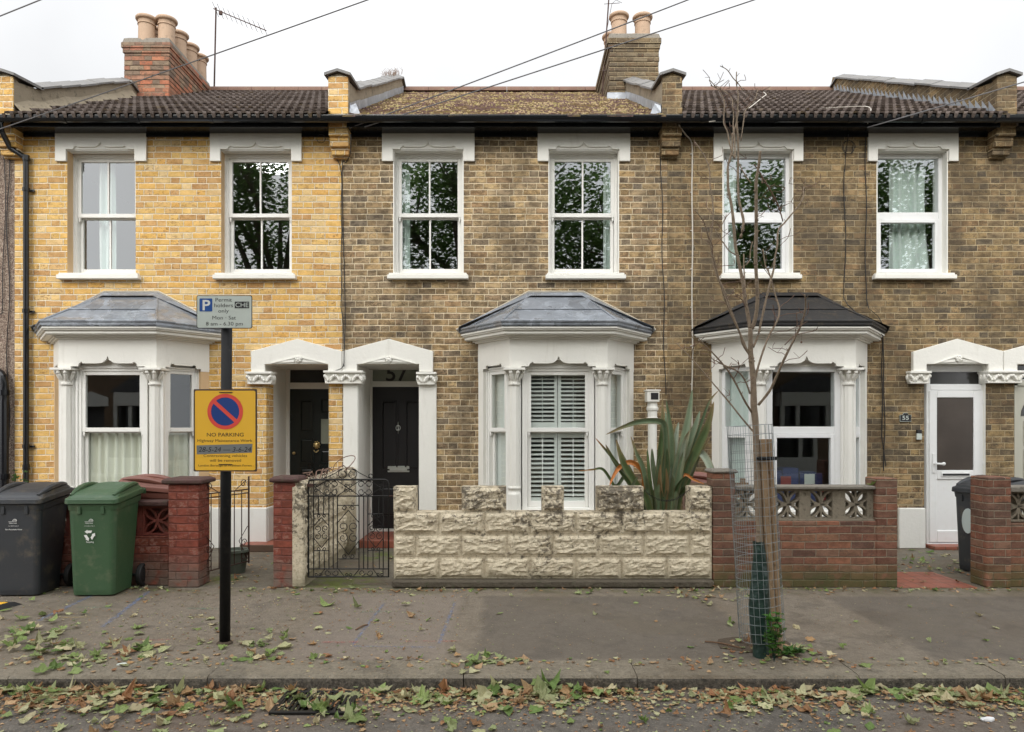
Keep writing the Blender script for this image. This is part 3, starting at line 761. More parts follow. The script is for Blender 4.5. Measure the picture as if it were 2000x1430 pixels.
    for i in (0, 3):
        s = 1 if i == 0 else -1
        fl.face([(q[i][0],-.10,q[i][1]+.055), (up[i][0],-.018,up[i][1]), (up[i][0],0,up[i][1]), (q[i][0],0,q[i][1]-.02)])
    fl.build('wall_flashing', mat, rob)
    if style != 'felt':
        m = MB(); m.tube([(up[0][0]-.01,-.006,up[0][1]+.006), (up[1][0],-.006,up[1][1]+.012), (up[2][0],-.006,up[2][1]+.012), (up[3][0]+.01,-.006,up[3][1]+.006)], .014, 5); m.build('mortar_fillet', 'cement', rob)
    return root

# ---- door surround
def hood(house, pts_px, inner, name='door_hood', orn=None):
    """white gabled head: outline pixel points on the facade plane"""
    mb = MB(); mb.ext([(PX(x), PZ(y)) for x, y in pts_px], -.06, 0.0)
    o = mb.build(name, 'white', house, bevel=.004)
    if orn:
        x0, x1, yb, yt = orn; X0, X1, Zb, Zt = PX(x0), PX(x1), PZ(yb), PZ(yt); xm = (X0+X1)/2
        m = MB()
        m.ext([(X0,Zb),(xm,Zt),(X1,Zb),(X1-.03,Zb+.004),(xm,Zt-.022),(X0+.03,Zb+.004)], -.078, -.06)
        for k in (.25, .5, .78):
            for s in (-1, 1):
                a = Vector((xm+s*.05, -.062, Zb+.012+k*.04)); b_ = Vector((xm+s*(X1-xm)*(.95-.15*k), -.062, Zb+.008+k*.012))
                m.tube([a, (a+b_)/2+Vector((0,-.004,0)), b_], [.013,.010,.003], 5)
        for k in range(7):
            a = k*2*math.pi/7+.3
            m.ell((xm+.026*math.cos(a), -.075, (Zb+Zt)/2+.004+.030*math.sin(a)), .019, .018, .019, 6, 5)
        m.ell((xm, -.085, (Zb+Zt)/2), .018, .02, .022, 6, 5)
        m.build('hood_carving', 'white', o)
    return o
def impost(house, x0p, x1p, y0p=727, y1p=751):
    X0, X1, Z0, Z1 = PX(x0p), PX(x1p), PZ(y1p), PZ(y0p)
    m = MB(); y = -.10
    m.box(X0+.01, X1-.01, y+.03, .10, Z0+.02, Z1-.02); m.box(X0, X1, y-.01, .12, Z1-.028, Z1); m.box(X0+.018, X1-.018, y+.015, .11, Z0, Z0+.022)
    n = max(2, round((X1-X0)/.075)); w = (X1-X0)/n
    for i in range(n):
        cx = X0+(i+.5)*w; s = 1 if i % 2 else -1
        rot = Matrix.Rotation(R(35*s), 3, 'Y')
        m.ell((cx, y+.03, Z0+.075), w*.34, .035, .052, 7, 6, rot); m.ell((cx+s*w*.3, y+.012, Z0+.095), w*.22, .03, .026, 7, 5)
        m.ell((cx-s*w*.25, y+.02, Z0+.045), w*.18, .028, .024, 6, 5)
    for yy in (-.02, .05):
        m.ell((X1-.01, yy, Z0+.08), .022, .03, .045, 6, 5); m.ell((X0+.01, yy, Z0+.08), .022, .03, .045, 6, 5)
    return m.build('pier_capital', 'white', house, bevel=.003)
def panel_relief(m, x0, x1, z0, z1, y, w=.02, d=.012):
    m.box(x0, x1, y-d, y, z1-w, z1); m.box(x0, x1, y-d, y, z0, z0+w); m.box(x0, x0+w, y-d, y, z0+w, z1-w); m.box(x1-w, x1, y-d, y, z0+w, z1-w)
    a = w*1.9
    V = [(x0+w,y-.001,z0+w),(x1-w,y-.001,z0+w),(x1-w,y-.001,z1-w),(x0+w,y-.001,z1-w),(x0+a,y-d*.8,z0+a),(x1-a,y-d*.8,z0+a),(x1-a,y-d*.8,z1-a),(x0+a,y-d*.8,z1-a)]
    m.faces(V, [(4,5,6,7),(0,1,5,4),(1,2,6,5),(2,3,7,6),(3,0,4,7)])

def gutter(house, x0, x1, dip=0):
    m = MB(); n = 8; r = .062; cy, cz = -.335, 5.462
    prof = [(cy-r*math.cos(math.pi*i/n), cz-r*1.05*math.sin(math.pi*i/n)) for i in range(n+1)]
    for a, b_ in zip(prof, prof[1:]): m.face([(x0,a[0],a[1]),(x0,b_[0],b_[1]),(x1,b_[0],b_[1]),(x1,a[0],a[1])])
    for a, b_ in zip(prof, prof[1:]): m.face([(x0,a[0]*.0+cy+(a[0]-cy)*.92,a[1]+.004),(x1,cy+(a[0]-cy)*.92,a[1]+.004),(x1,cy+(b_[0]-cy)*.92,b_[1]+.004),(x0,cy+(b_[0]-cy)*.92,b_[1]+.004)])
    m.box(x0, x1, cy-r-.004, cy-r+.004, cz-.004, cz+.010)
    x = x0+.35
    while x < x1:
        pr = [(cy-(r+.007)*math.cos(math.pi*i/n), cz-(r+.007)*1.05*math.sin(math.pi*i/n)) for i in range(n+1)]
        for a, b_ in zip(pr, pr[1:]): m.face([(x-.02,a[0],a[1]),(x-.02,b_[0],b_[1]),(x+.02,b_[0],b_[1]),(x+.02,a[0],a[1])])
        x += .92
    return m.build('gutter', 'black_gloss', house, smooth=False)
def fascia(house, x0, x1):
    m = MB(); m.box(x0, x1, -.265, -.24, 5.37, 5.50); m.box(x0, x1, -.24, .0, 5.385, 5.40); 
    m.box(x0, x1, -.03, -.002, 5.345, 5.385)
    return m.build('fascia_board', 'black_gloss', house, bevel=.003)

def roof_base(house, x0, x1, mat):
    m = MB(); 
    a, b_ = (-.33, roof_z(-.33)-.06), (RIDGE_Y, RIDGE_Z-.06)
    m.face([(x0,a[0],a[1]),(x1,a[0],a[1]),(x1,b_[0],b_[1]),(x0,b_[0],b_[1])])
    m.face([(x0,b_[0],b_[1]),(x1,b_[0],b_[1]),(x1,9.2,5.5),(x0,9.2,5.5)])
    m.face([(x0,9.2,0),(x0,9.2,5.5),(x1,9.2,5.5),(x1,9.2,0)])
    return m.build('roof', mat, house)
def ridge(roof, x0, x1):
    m = MB(); n = int((x1-x0)/.45)
    for i in range(n):
        a, b_ = x0+i*(x1-x0)/n, x0+(i+1)*(x1-x0)/n-.006
        rr = .12; z = RIDGE_Z+.0; k = [(RIDGE_Y-rr*math.cos(t)*1.2, z+rr*math.sin(t)) for t in [math.pi*j/6 for j in range(7)]]
        m.loft([[(a, y, zz) for y, zz in k], [(b_, y, zz) for y, zz in k]])
    m.build('ridge_tiles', 'ridge', roof)
def pantiles(roof, x0, x1):
    m = MB(); per = .109; rows = 12; n = int((x1-x0)/per)+1
    prof = [(0,0),(.30,0),(.42,.028),(.88,.028),(1.0,0)]
    xs = []
    for i in range(n):
        for t, h in prof[:-1]:
            x = x0+(i+t)*per
            if x < x1: xs.append((x, h))
    xs.append((x1, xs[-1][1]))
    ln = (RIDGE_Y+.37)
    c = 1/math.hypot(1, SL); nz = c; ny = -SL*c
    for r in range(rows):
        jig = random.uniform(-.004, .004)
        y0 = -.37+r*ln/rows-.03; y1 = -.37+(r+1)*ln/rows+.01
        A, B, C_ = [], [], []
        for x, h in xs:
            hh = h+.052+random.uniform(-.0025,.0025); A.append((x, y0+ny*hh, roof_z(y0)+nz*hh+jig)); B.append((x, y1+ny*(h+.006), roof_z(y1)+nz*(h+.006)))
            hl = h+.030 if h > 0 else .004
            C_.append((x, y0+ny*hl+.004, roof_z(y0)+nz*hl+jig))
        k = len(xs)
        m.faces(A+B+C_, [(i, i+1, k+i+1, k+i) for i in range(k-1)]+[(2*k+i, 2*k+i+1, i+1, i) for i in range(k-1)])
    return m.build('roof_tiles', 'rooftile', roof)
def plaintiles(roof, x0, x1):
    m = MB(); g = .102; ln = RIDGE_Y+.36; rows = int(ln/g*1.1)
    c = 1/math.hypot(1, SL); nz = c; ny = -SL*c
    for r in range(rows):
        y0 = -.38+r*ln/rows; y1 = y0+ln/rows*1.15; x = x0-(r % 2)*.08
        while x < x1:
            a, b_ = max(x, x0), min(x+.160, x1); x += .165
            if b_-a < .03: continue
            h0 = .030+random.uniform(-.005, .008); h1 = .010; tw = random.uniform(-.004, .004)
            yy = y0+random.uniform(-.008, .008)
            T = [(a, yy+ny*h0, roof_z(yy)+nz*h0+tw), (b_, yy+ny*h0, roof_z(yy)+nz*h0-tw), (b_, y1+ny*h1, roof_z(y1)+nz*h1), (a, y1+ny*h1, roof_z(y1)+nz*h1)]
            Bt = [(a, yy, roof_z(yy)), (b_, yy, roof_z(yy))]
            m.faces(T+Bt, [(0,1,2,3), (4,5,1,0)])
    t = m.build('roof_tiles', 'plaintile', roof)
    m = MB()
    for i in range(11000):
        y = -.36+ln*random.random(); x = x0+(x1-x0)*random.random()
        if mnoise.noise(Vector((x*1.3, y*1.5, 3)))+random.uniform(-.5,.5) < .0: continue
        s = random.uniform(.007, .018)*(1 if random.random() > .08 else 1.7)
        q = []; zc = roof_z(y)+.030
        for k in range(5):
            a = k*1.257+random.random(); rr = s*random.uniform(.8, 1.7)
            q.append((x+rr*math.cos(a), y+rr*.8*math.sin(a), zc+SL*rr*.8*math.sin(a)-.006))
        m.faces(q+[(x, y-.003, zc+s*.75)], [(k, (k+1) % 5, 5) for k in range(5)])
    m.build('moss', 'moss', t)
    return t

def parapet(house, xc, side_mat, pier_mat, coping_mat, zig=False, topmat='slate', w=.245, stop=RIDGE_Y-.02):
    """party wall parapet with its gabled front pier; corbelled below the gutter"""
    x0, x1 = xc-w/2, xc+w/2
    def pz(y): return roof_z(y)+.31
    m = MB(); zp = 6.03
    # slope part
    def side(poly): 
        n = len(poly); m.faces([(x0,y,z) for y,z in poly]+[(x1,y,z) for y,z in poly], [tuple(range(n)), tuple(range(2*n-1,n-1,-1))]+[((i+1)%n,i,n+i,n+(i+1)%n) for i in range(n)])
    yb = .30
    side([(-.198, 5.40), (yb+.0, 5.42), (stop, roof_z(stop)-.1), (stop+.12, roof_z(stop)-.1), (stop-.12, pz(stop)-.05), (stop-.35, pz(stop-.3)), (yb, pz(yb)), (-.1, zp-.02), (-.198, zp)])
    pw = m.build('parapet', side_mat, house)
    m = MB()
    m.box(x0-.004, x1+.004, -.215, -.19, 5.40, 6.04)
    m.box(x0-.002, x1+.002, -.20, 0, 5.29, 5.42)
    for i, (z0, z1, y) in enumerate(((5.235,5.29,-.16), (5.17,5.235,-.155), (5.135,5.17,-.11), (5.08,5.135,-.105), (5.055,5.08,-.05))):
        m.box(x0+.004*i, x1-.004*i, y, 0, z0, z1)
    m.build('corbel_pier', pier_mat, pw, bevel=.006)
    # coping slabs
    m = MB(); o = .045; 
    def slab(ya, za, yb_, zb_, t=.035, gable=.055):
        A = [(x0-o, ya, za), (xc, ya, za+gable), (x1+o, ya, za), (x1+o, ya, za+t), (xc, ya, za+gable+t), (x0-o, ya, za+t)]
        B = [(x, yb_, z-za+zb_) for x, y, z in A]
        m.loft([[A[0], A[1], A[2], A[3], A[4], A[5]], B])
    slab(-.26, zp-.0, yb+.02, pz(yb)-.0)
    y = yb-.02; i = 0
    while y < stop-.45:
        j = random.uniform(-.008, .012); slab(y, pz(y)+j, min(y+.43, stop-.3), pz(min(y+.43, stop-.3))+j+random.uniform(-.006,.006), .028); y += .44; i += 1
    slab(stop-.34, pz(stop-.34), stop+.13, roof_z(stop)+.02, .03)
    m.build('coping', topmat, pw)
    # pier gable infill
    m = MB(); m.ext([(x0-.01, zp), (xc, zp+.055), (x1+.01, zp)], -.21, -.1); m.build('gable_infill', coping_mat, pw)
    return pw
def flashing(pw, x, s, zig=False, stop=RIDGE_Y-.25):
    m = MB()
    if zig:
        y = -.18
        while y < stop:
            w = .135; z0 = roof_z(y)+.0; h = random.uniform(.17, .21)
            m.face([(x, y, z0), (x, y+w, roof_z(y+w)), (x, y+w, roof_z(y+w)+h), (x, y+.01, z0+.09)])
            y += w
        m.face([(x, -.2, roof_z(-.2)+.045), (x+s*.13, -.2, roof_z(-.2)+.04), (x+s*.13, stop, roof_z(stop)+.04), (x, stop, roof_z(stop)+.045)])
    else:
        y = -.16; st = .62
        while y < stop:
            y1 = min(y+st, stop); h = random.uniform(.15, .17); k = random.uniform(0, .008)
            m.M = Matrix.Identity(4)
            V = [(x+s*k, y, roof_z(y)+.01), (x+s*k, y1+.03, roof_z(y1+.03)+.01), (x+s*(k+.008), y1+.03, roof_z(y1+.03)+h), (x+s*(k+.008), y, roof_z(y)+h)]
            m.face(V if s > 0 else V[::-1]); y += st
        m.face([(x+s*.01, -.16, roof_z(-.16)+.045), (x+s*.16, -.2, roof_z(-.2)+.02), (x+s*.08, -.10, roof_z(-.1)+.16), (x+s*.01, -.13, roof_z(-.16)+.15)])
    m.build('lead_flashing', 'lead_new', pw)

def pot(par, x, y, z, h=.46, r=.125):
    m = MB(); tl = random.uniform(-.01,.01)
    m.lathe((x+tl,y,z-.08), [(r*1.02,0),(r*.98,h-.06),(r*1.08,h-.055),(r*1.08,h-.035),(r*1.0,h-.03),(r*1.03,h+.01),(r*1.26,h+.025),(r*1.32,h+.04),(r*1.32,h+.06),(r*1.24,h+.075),(r*1.02,h+.078),(r*.9,h-.1),(r*.3,h-.1)], 32)
    return m.build('chimney_pot', 'terracotta', par)
def chimney(house, x0, x1, y0, y1, z0, z1, mat, corbel=.035, base=None):
    m = MB(); zz = z0
    while zz < z1-.262:
        a, b_, c_, d_ = [random.uniform(-.006, .006) for _ in range(4)]; zn = min(zz+.0805, z1-.261); m.box(x0+a, x1+b_, y0+c_, y1+d_, zz+.001, zn-.001); zz += .0805
    m.box(x0+.014, x1-.014, y0+.014, y1-.014, z0, z1-.262)
    m.box(x0-corbel*.5, x1+corbel*.5, y0-corbel*.5, y1+corbel*.5, z1-.262, z1-.18); m.box(x0-corbel, x1+corbel, y0-corbel, y1+corbel, z1-.182, z1-.09)
    if base: m.box(x0-.05, x1+.02, y0-.06, y1, z0, base)
    c = m.build('chimney', mat, house, bevel=.006)
    k = MB(); k.loft([[(x0-.02,y0-.02,z1-.0895),(x1+.02,y0-.02,z1-.0895),(x1+.02,y1+.02,z1-.0895),(x0-.02,y1+.02,z1-.0895)], [(x0+.0,y0+.0,z1-.01),(x1-.0,y0+.0,z1-.01),(x1-.0,y1-.0,z1-.01),(x0+.0,y1-.0,z1-.01)], [(x0+.05,y0+.05,z1+.025),(x1-.05,y0+.05,z1+.025),(x1-.05,y1-.05,z1+.025),(x0+.05,y1-.05,z1+.025)]])
    k.build('flaunching', 'coping', c)
    return c
# ---- houses
XA, XB, XC, XD = -6.475, -2.213, 2.02, 6.30
def shell(name, label, x0, x1, mat, holes, reveal='white'):
    h = thing(name, label, 'house', ((x0+x1)/2, 0, 0), 'terraced houses in the row')
    m = MB(); wall_holes(m, x0, x1, 0, 5.47, holes)
    m.build('brick_wall' if mat != 'pebbledash' else 'rendered_wall', [mat, reveal, 'buff'], h)
    return h
def wh(li, buff=False):
    return (PX(li[0]), PX(li[1]), 3.57, 5.183, 2 if buff else 1)
class _B: pass
# house with the cleaned yellow brick
WA, WB_ = (131.5, 265), (432, 570)
h1 = thing('terraced_house', 'house of bright cleaned yellow brick behind the yellow parking notice', 'house', ((XA+XB)/2, 0, 0), 'terraced houses in the row')
m = MB()
door1 = (PX(520), PX(643), 0, 2.385)
holes1 = [(PX(WA[0]), PX(WA[1]), 3.57, 5.183), (PX(WB_[0]), PX(WB_[1]), 3.57, 5.183), (-4.955-.9, -4.955+.9, .5, 2.36), door1]
def wall3(m, x0, x1, holes, rv, dd, z1=5.47):
    """front wall: plain holes, with per-hole reveal material and depth"""
    xs = sorted({x0, x1, *[h[0] for h in holes], *[h[1] for h in holes]}); zs = sorted({0, z1, *[h[2] for h in holes], *[h[3] for h in holes]})
    for i in range(len(xs)-1):
        for j in range(len(zs)-1):
            cx, cz = (xs[i]+xs[i+1])/2, (zs[j]+zs[j+1])/2
            if any(h[0] < cx < h[1] and h[2] < cz < h[3] for h in holes): continue
            m.face([(xs[i],0,zs[j]),(xs[i+1],0,zs[j]),(xs[i+1],0,zs[j+1]),(xs[i],0,zs[j+1])])
    for h, r, t in zip(holes, rv, dd):
        m.cm = r; a, b, c, d = h[:4]
        m.face([(a,0,c),(a,0,d),(a,t,d),(a,t,c)]); m.face([(b,0,c),(b,t,c),(b,t,d),(b,0,d)])
        m.face([(a,0,d),(b,0,d),(b,t,d),(a,t,d)]); m.cm = 0
wall3(m, XA, XB, holes1, [2,2,1,1], [.33,.33,.33,.86])
m.build('brick_wall', ['brick_yellow', 'white', 'buff'], h1)
up_window(h1, '', (110.6, 287.6), WA, (117, 276), 'sash', .15, 'curtain', [(.28,.52,2),], buff=True)
up_window(h1, '', (412, 590), WB_, (420, 580), 'sash', .14, buff=True)
b1 = bay(h1, -4.955, 'lead_yellow')
m = MB(); m.box(PX(122), PX(136), -.02, .1, .42, 2.29); m.box(PX(378), PX(390), -.006, .1, .42, 2.29); m.build('bay_reveal', 'buff', h1)
hood(h1, [(493.5,727),(493.5,687),(583,663),(669.5,687),(669.5,727),(643,727),(643,712),(520,712),(520,727)], None, orn=(532,640,711,696))
impost(h1, 485, 535.5)
m = MB(); m.box(PX(520)-.003, PX(520)+.006, .0, .26, .0, 2.14); m.box(PX(497), PX(520)+.002, -.012, .0, .0, 2.14); m.box(PX(643)-.006, PX(643)+.003, .0, .26, .0, 2.14)
m.build('porch_pier', 'brick_yellow', h1)
m = MB(); m.box(PX(412), PX(520)+.02, -.045, .0, 0, .53); m.box(PX(520)+.0, PX(520)+.03, .0, .4, 0, .53); m.build('plinth', 'plinth', h1, bevel=.01)
m = MB(); m.box(PX(485), PX(643), -.30, .83, 0.001, .09); m.build('door_step', 'redtile', h1, bevel=.006)
def dpx(px, y): return PX(px, D+y)
def dpz(py, y): return PZ(py, D+y)
def door_frame(house, x0, x1, z0, z1, y, ztr, mat='white_gloss', fr=.055):
    m = MB(); m.box(x0-fr, x0, y-.03, y+.1, z0, z1); m.box(x1, x1+fr, y-.03, y+.1, z0, z1); m.box(x0, x1, y-.03, y+.1, ztr[0], ztr[1]); m.box(x0-fr, x1+fr, y-.031, y+.1, z1, z1+fr)
    m.box(x0, x1, y-.05, y+.05, z0-.001, z0+.035)
    return m.build('door_frame', mat, house, bevel=.004)
# door 1 (behind the porch)
y = .84; dx0, dx1 = dpx(567, y), dpx(567, y)+.80
door_frame(h1, dx0, dx1, .095, 2.50, y, (2.115, 2.205))
m = MB(); m.box(PX(520), PX(643)+.25, y+.02, y+.10, .09, 2.56)
m.build('porch_back', 'white', h1)
m = MB(); m.box(dx0, dx1, y-.02, y+.018, .13, 2.115)
cx = (dx0+dx1)/2; W = dx1-dx0
d = m.build('front_door', 'door_green_black', h1, bevel=.003)
m = MB(); cols = [(dx0+.085, dx0+.325), (dx0+.40, dx0+.59), (dx0+.65, dx0+.76)]
for a, b_ in ((dx0+.14, dx0+.34), (dx0+.43, dx0+.63)):
    panel_relief(m, a, b_, .32, .62, y-.02); panel_relief(m, a, b_, .68, 1.0, y-.02)
panel_relief(m, dx0+.14, dx0+.34, 1.06, 1.42, y-.02); panel_relief(m, dx0+.14, dx0+.34, 1.50, 1.97, y-.02); panel_relief(m, dx0+.43, dx0+.63, 1.76, 1.99, y-.02); panel_relief(m, dx0+.43, dx0+.63, 1.06, 1.26, y-.02)
m.box(dx0+.43, dx0+.63, y-.035, y-.02, 1.31, 1.34); m.box(dx0+.43, dx0+.63, y-.035, y-.02, 1.69, 1.72)
m.build('door_panels', 'door_green_black', d)
m = MB(); m.box(dx0+.445, dx0+.615, y-.03, y-.021, 1.34, 1.69); m.build('door_light', 'glass_frost', d)
m = MB(); kx, kz = dpx(620, y), dpz(874, y)
m.ell((kx, y-.045, kz+.03), .036, .022, .045, 10, 8); m.ell((kx-.02, y-.06, kz+.045), .012, .01, .012); m.ell((kx+.02, y-.06, kz+.045), .012, .01, .012); m.ell((kx, y-.068, kz+.02), .011, .012, .02)
m.tube([(kx+.036*math.cos(a), y-.065, kz-.02+.045*math.sin(a)) for a in [R(200+i*14) for i in range(11)]], .007, 6)
for k in range(9): a = k*.7; m.ell((kx+.04*math.cos(a), y-.035, kz+.035+.045*math.sin(a)), .014, .01, .014, 5, 4)
m.build('lion_knocker', 'brass', d, smooth=True)
m = MB(); m.ell((dpx(576, y), y-.045, dpz(885, y)), .024, .024, .024, 10, 8); m.ell((dpx(576, y), y-.03, dpz(930, y)), .014, .012, .014); m.build('door_knob', 'brass', d, smooth=True)
m = MB(); m.box(dx0, dx1, y-.005, y+.01, 2.205, 2.50); m.build('fanlight', 'glass_frost_dark', h1)
# drainpipe with swan neck
m = MB(); X = PX(52, D-.05); r = .034
m.tube([(PX(3,9.0), -.33, 5.40), (PX(4,9.0), -.31, 5.30), (X-.16, -.12, 5.16), (X-.02, -.07, 5.07), (X, -.06, 5.0), (X, -.06, .05)], r, 12)
for z in (4.62, 3.05, 1.30): m.lathe((X, -.06, z), [(r,0),(r+.010,.004),(r+.010,.05),(r,.054)], 12); m.box(X, X+.085, -.035, -.01, z+.01, z+.035)
for z in (5.02, 1.02): m.lathe((X, -.06, z), [(r,0),(r+.008,.003),(r+.008,.07),(r,.073)], 12)
m.build('drainpipe', 'black_gloss', h1, smooth=False)
# roofs, eaves
r1 = roof_base(h1, XA, XB, 'rooftile'); pantiles(r1, XA+.13, XB-.10); ridge(r1, XA+.1, XB-.1)
gutter(h1, XA-.4, XB+.02); fascia(h1, XA+.13, XB-.12)
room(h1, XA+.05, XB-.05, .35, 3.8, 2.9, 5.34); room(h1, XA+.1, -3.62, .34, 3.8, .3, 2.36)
c1 = chimney(h1, -6.60, -5.83, 2.85, 4.45, 6.6, 8.20, 'brick_chimney_red', base=7.33)
for (x, yy) in ((-6.27, 2.98), (-5.97, 3.05), (-5.97, 3.50), (-5.97, 3.92), (-5.97, 4.30), (-6.33, 3.35), (-6.33, 3.8)): pot(c1, x, yy, 8.20, h=.42+random.uniform(-.02,.02), r=.135)
# skimmed mortar at the foot of the chimney
m = MB()
for i in range(9): m.ell((-6.05+i*.06, 2.83, 7.03+.01*math.sin(i)), .13, .12, .13+.01*math.sin(i*2), 10, 7)
m.build('mortar_skim', 'render_old', c1, smooth=True)
# aerial
m = MB(); ax = PX(424, 13.9); ay = 4.55
T = P3(424, 18, 13.9); Bm = P3(420, 178, 13.9); m.tube([(Bm.x, ay, Bm.z-.2), (T.x, ay, T.z)], .016, 6)
a = P3(417, 17, 13.85); b_ = P3(520, 60, 13.4); m.tube([a, b_], .010, 5)
for i in range(11):
    p = a.lerp(b_, .04+i*.094); l = .10 if i > 1 else .13; m.tube([p+Vector((-.2*l,-l*.7,.75*l)), p+Vector((.2*l,l*.7,-.75*l))], .0055, 4)
p = a.lerp(b_, .14); m.box(p.x-.03, p.x+.03, p.y-.02, p.y+.02, p.z-.06, p.z+.01)
m.build('television_aerial', 'iron_rust', h1)
m = MB()   # cable clipped down the joint between the houses
pts = [P3(650,300,9.28), P3(662,318,9.28), P3(666,335,9.28)]+[P3(667+random.uniform(-1,1), yy, 9.285) for yy in range(360, 620, 30)]+[P3(669,620,9.27), P3(671,648,9.26), P3(672,690,9.22), P3(670,716,9.22), P3(655,724,9.22), P3(640,726,9.22)]
m.tube(smoothpath(pts, 3), .006, 5)
c = P3(627, 271, 9.27); m.tube([c+Vector((.055*math.cos(q), 0, .055*math.sin(q))) for q in [i*.4 for i in range(17)]], .004, 4)
m.build('wall_cable', 'cable_black', h1); m = MB(); m.tube(smoothpath([P3(672,716,9.22), P3(672,690,9.22), P3(674,600,9.285), P3(668,340,9.285), P3(676,318,9.2), P3(684,300,9.1), P3(685,262,9.06)], 4), .006, 5)
m.build('wall_cable', 'cable_black', h1)

# middle house, weathered brick
h2 = thing('terraced_house', 'middle house of weathered brick with white shutters in its bay and a mossy roof', 'house', ((XB+XC)/2, 0, 0), 'terraced houses in the row')
m = MB(); WC, WD = (768, 905.6), (1071, 1209)
door2 = (PX(699), PX(819.5), 0, 2.385)
wall3(m, XB, XC, [(PX(WC[0]), PX(WC[1]), 3.57, 5.183), (PX(WD[0]), PX(WD[1]), 3.57, 5.183), (.57-.9, .57+.9, .5, 2.36), door2], [1,1,1,1], [.33,.33,.33,.86])
m.build('brick_wall', ['brick_sooty', 'white', 'buff'], h2)
up_window(h2, '', (747, 927), WC, (758, 915), 'sash', .13, 'curtain', [(.04,.2,2)])
up_window(h2, '', (1050, 1230), WD, (1065, 1221), 'sash', .13, 'curtain', [(.82,1.0,2)])
bay(h2, .572, 'lead')
hood(h2, [(670.5,727),(670.5,687),(761,663),(846.5,687),(846.5,727),(819.5,727),(819.5,712),(699,712),(699,727)], None, orn=(710,812,711,696))
impost(h2, 635.5, 711.5, 725, 750); impost(h2, 814.6, 853.8, 728, 752)
m = MB(); m.box(PX(671), PX(699)+.006, -.03, .0, 0, 2.14); m.box(PX(699)-.004, PX(699)+.008, .001, .30, 0, 2.3); m.box(PX(819.5)-.006, PX(853), -.03, 0, 0, 2.14)
m.build('porch_pier', 'white', h2, bevel=.008)
y = .84; dx0 = dpx(728, y); dx1 = dx0+.80
door_frame(h2, dx0, dx1, .10, 2.50, y, (2.145, 2.225), fr=.08)
m = MB(); m.box(PX(699), PX(819.5)+.25, y+.03, y+.10, .0, 2.56); m.build('porch_back', 'white', h2)
m = MB(); m.box(PX(699)+.01, PX(819.5), -.02, .80, .001, .10); m.build('door_step', 'redtile', h2, bevel=.006)
m = MB(); m.box(dx0, dx1, y-.02, y+.018, .14, 2.145); d = m.build('front_door', 'door_black', h2, bevel=.003)
m = MB()
for a, b_ in ((dx0+.12, dx0+.36), (dx0+.46, dx0+.70)): panel_relief(m, a, b_, .96, 1.96, y-.02, .024, .014); panel_relief(m, a, b_, .30, .74, y-.02, .024, .014)
m.build('door_panels', 'door_black', d)
m = MB(); zl = dpz(916, y); xl = (dpx(757, y)+dpx(801, y))/2; m.box(xl-.155, xl+.155, y-.034, y-.021, zl-.045, zl+.045); m.box(xl-.125, xl+.125, y-.046, y-.034, zl-.026, zl+.026); m.build('letter_plate', 'chrome', d, bevel=.006)
m = MB(); kx, kz = dpx(778.5, y), dpz(836, y)
m.tube([(kx+.030*math.cos(a), y-.045, kz+.038*math.sin(a)) for a in [i*.45 for i in range(15)]], .006, 6); m.box(kx-.005, kx+.005, y-.045, y-.021, kz-.085, kz+.085); m.ell((kx, y-.045, kz+.03), .016, .014, .016, 8, 6); m.ell((kx, y-.045, kz-.03), .014, .014, .014, 8, 6)
m.build('door_knocker', 'chrome', d, smooth=True)
m = MB(); m.box(dx0, dx1, y-.004, y+.01, 2.225, 2.50); fl = m.build('fanlight', 'glass_frost', h2)
m = MB(); yy = y-.007; text_mb(m, '57', dpx(754, yy), dpx(797, yy), dpz(744, yy), .22, yy, bold=.012); m.build('house_number', 'print_black', fl)
m = MB(); m.box(PX(855), -.6, -.05, 0, 0, .43); m.build('plinth', 'plinth', h2, bevel=.008); m = MB(); m.box(1.66, XC-.05, -.05, 0, 0, .43); m.build('plinth', 'plinth', h2, bevel=.008)
# old inlet pipe standing against the wall
vx, vy = 1.80, -.14
m = MB(); m.lathe((vx, vy, 0), [(.058,0),(.058,1.62),(.078,1.63),(.083,1.66),(.078,1.69),(.062,1.70),(.062,1.78),(.075,1.79),(.078,1.82),(.066,1.84),(.062,1.90)], 16)
m.box(vx-.085, vx+.075, vy-.085, vy+.07, 1.895, 2.035); m.box(vx-.10, vx+.09, vy-.095, vy+.075, 2.03, 2.05)
vp = m.build('vent_pipe', 'white', h2, bevel=.005)
m = MB(); m.box(vx-.035, vx+.06, vy-.088, vy-.084, 1.925, 2.01); m.build('vent_opening', 'print_black', vp)
r2 = roof_base(h2, XB, XC, 'plaintile'); plaintiles(r2, XB+.10, XC-.10); ridge(r2, XB+.1, XC-.1)
gutter(h2, XB+.02, XC+.02); fascia(h2, XB+.12, XC-.12)
room(h2, XB+.05, XC-.05, .35, 3.8, 2.9, 5.34); room(h2, -.85, XC-.05, .34, 3.8, .3, 2.36)
pw = parapet(h2, XB+.0, 'render_old', 'brick_yellow', 'render_old', topmat='slate'); flashing(pw, XB+.1235, 1)
m = MB()
for i in range(60):
    yy = random.uniform(3.3, 4.5); x = XB+random.uniform(-.1,.12); z = roof_z(yy)+.38; l = random.uniform(.05,.16); m.tube([(x,yy,z), (x+random.uniform(-.03,.03), yy, z+l*.6), (x+random.uniform(-.06,.06), yy, z+l)], [.004,.003,.001], 3)
m.build('dry_grass', 'twig', pw)
c2 = chimney(h2, 1.64, 2.48, 2.75, 4.4, 6.7, 8.22, 'brick_chimney')
for (x, yy) in ((1.83, 2.92), (2.235, 2.95), (1.80, 3.55), (2.20, 3.62)): pot(c2, x, yy, 8.22, h=.40, r=.13)
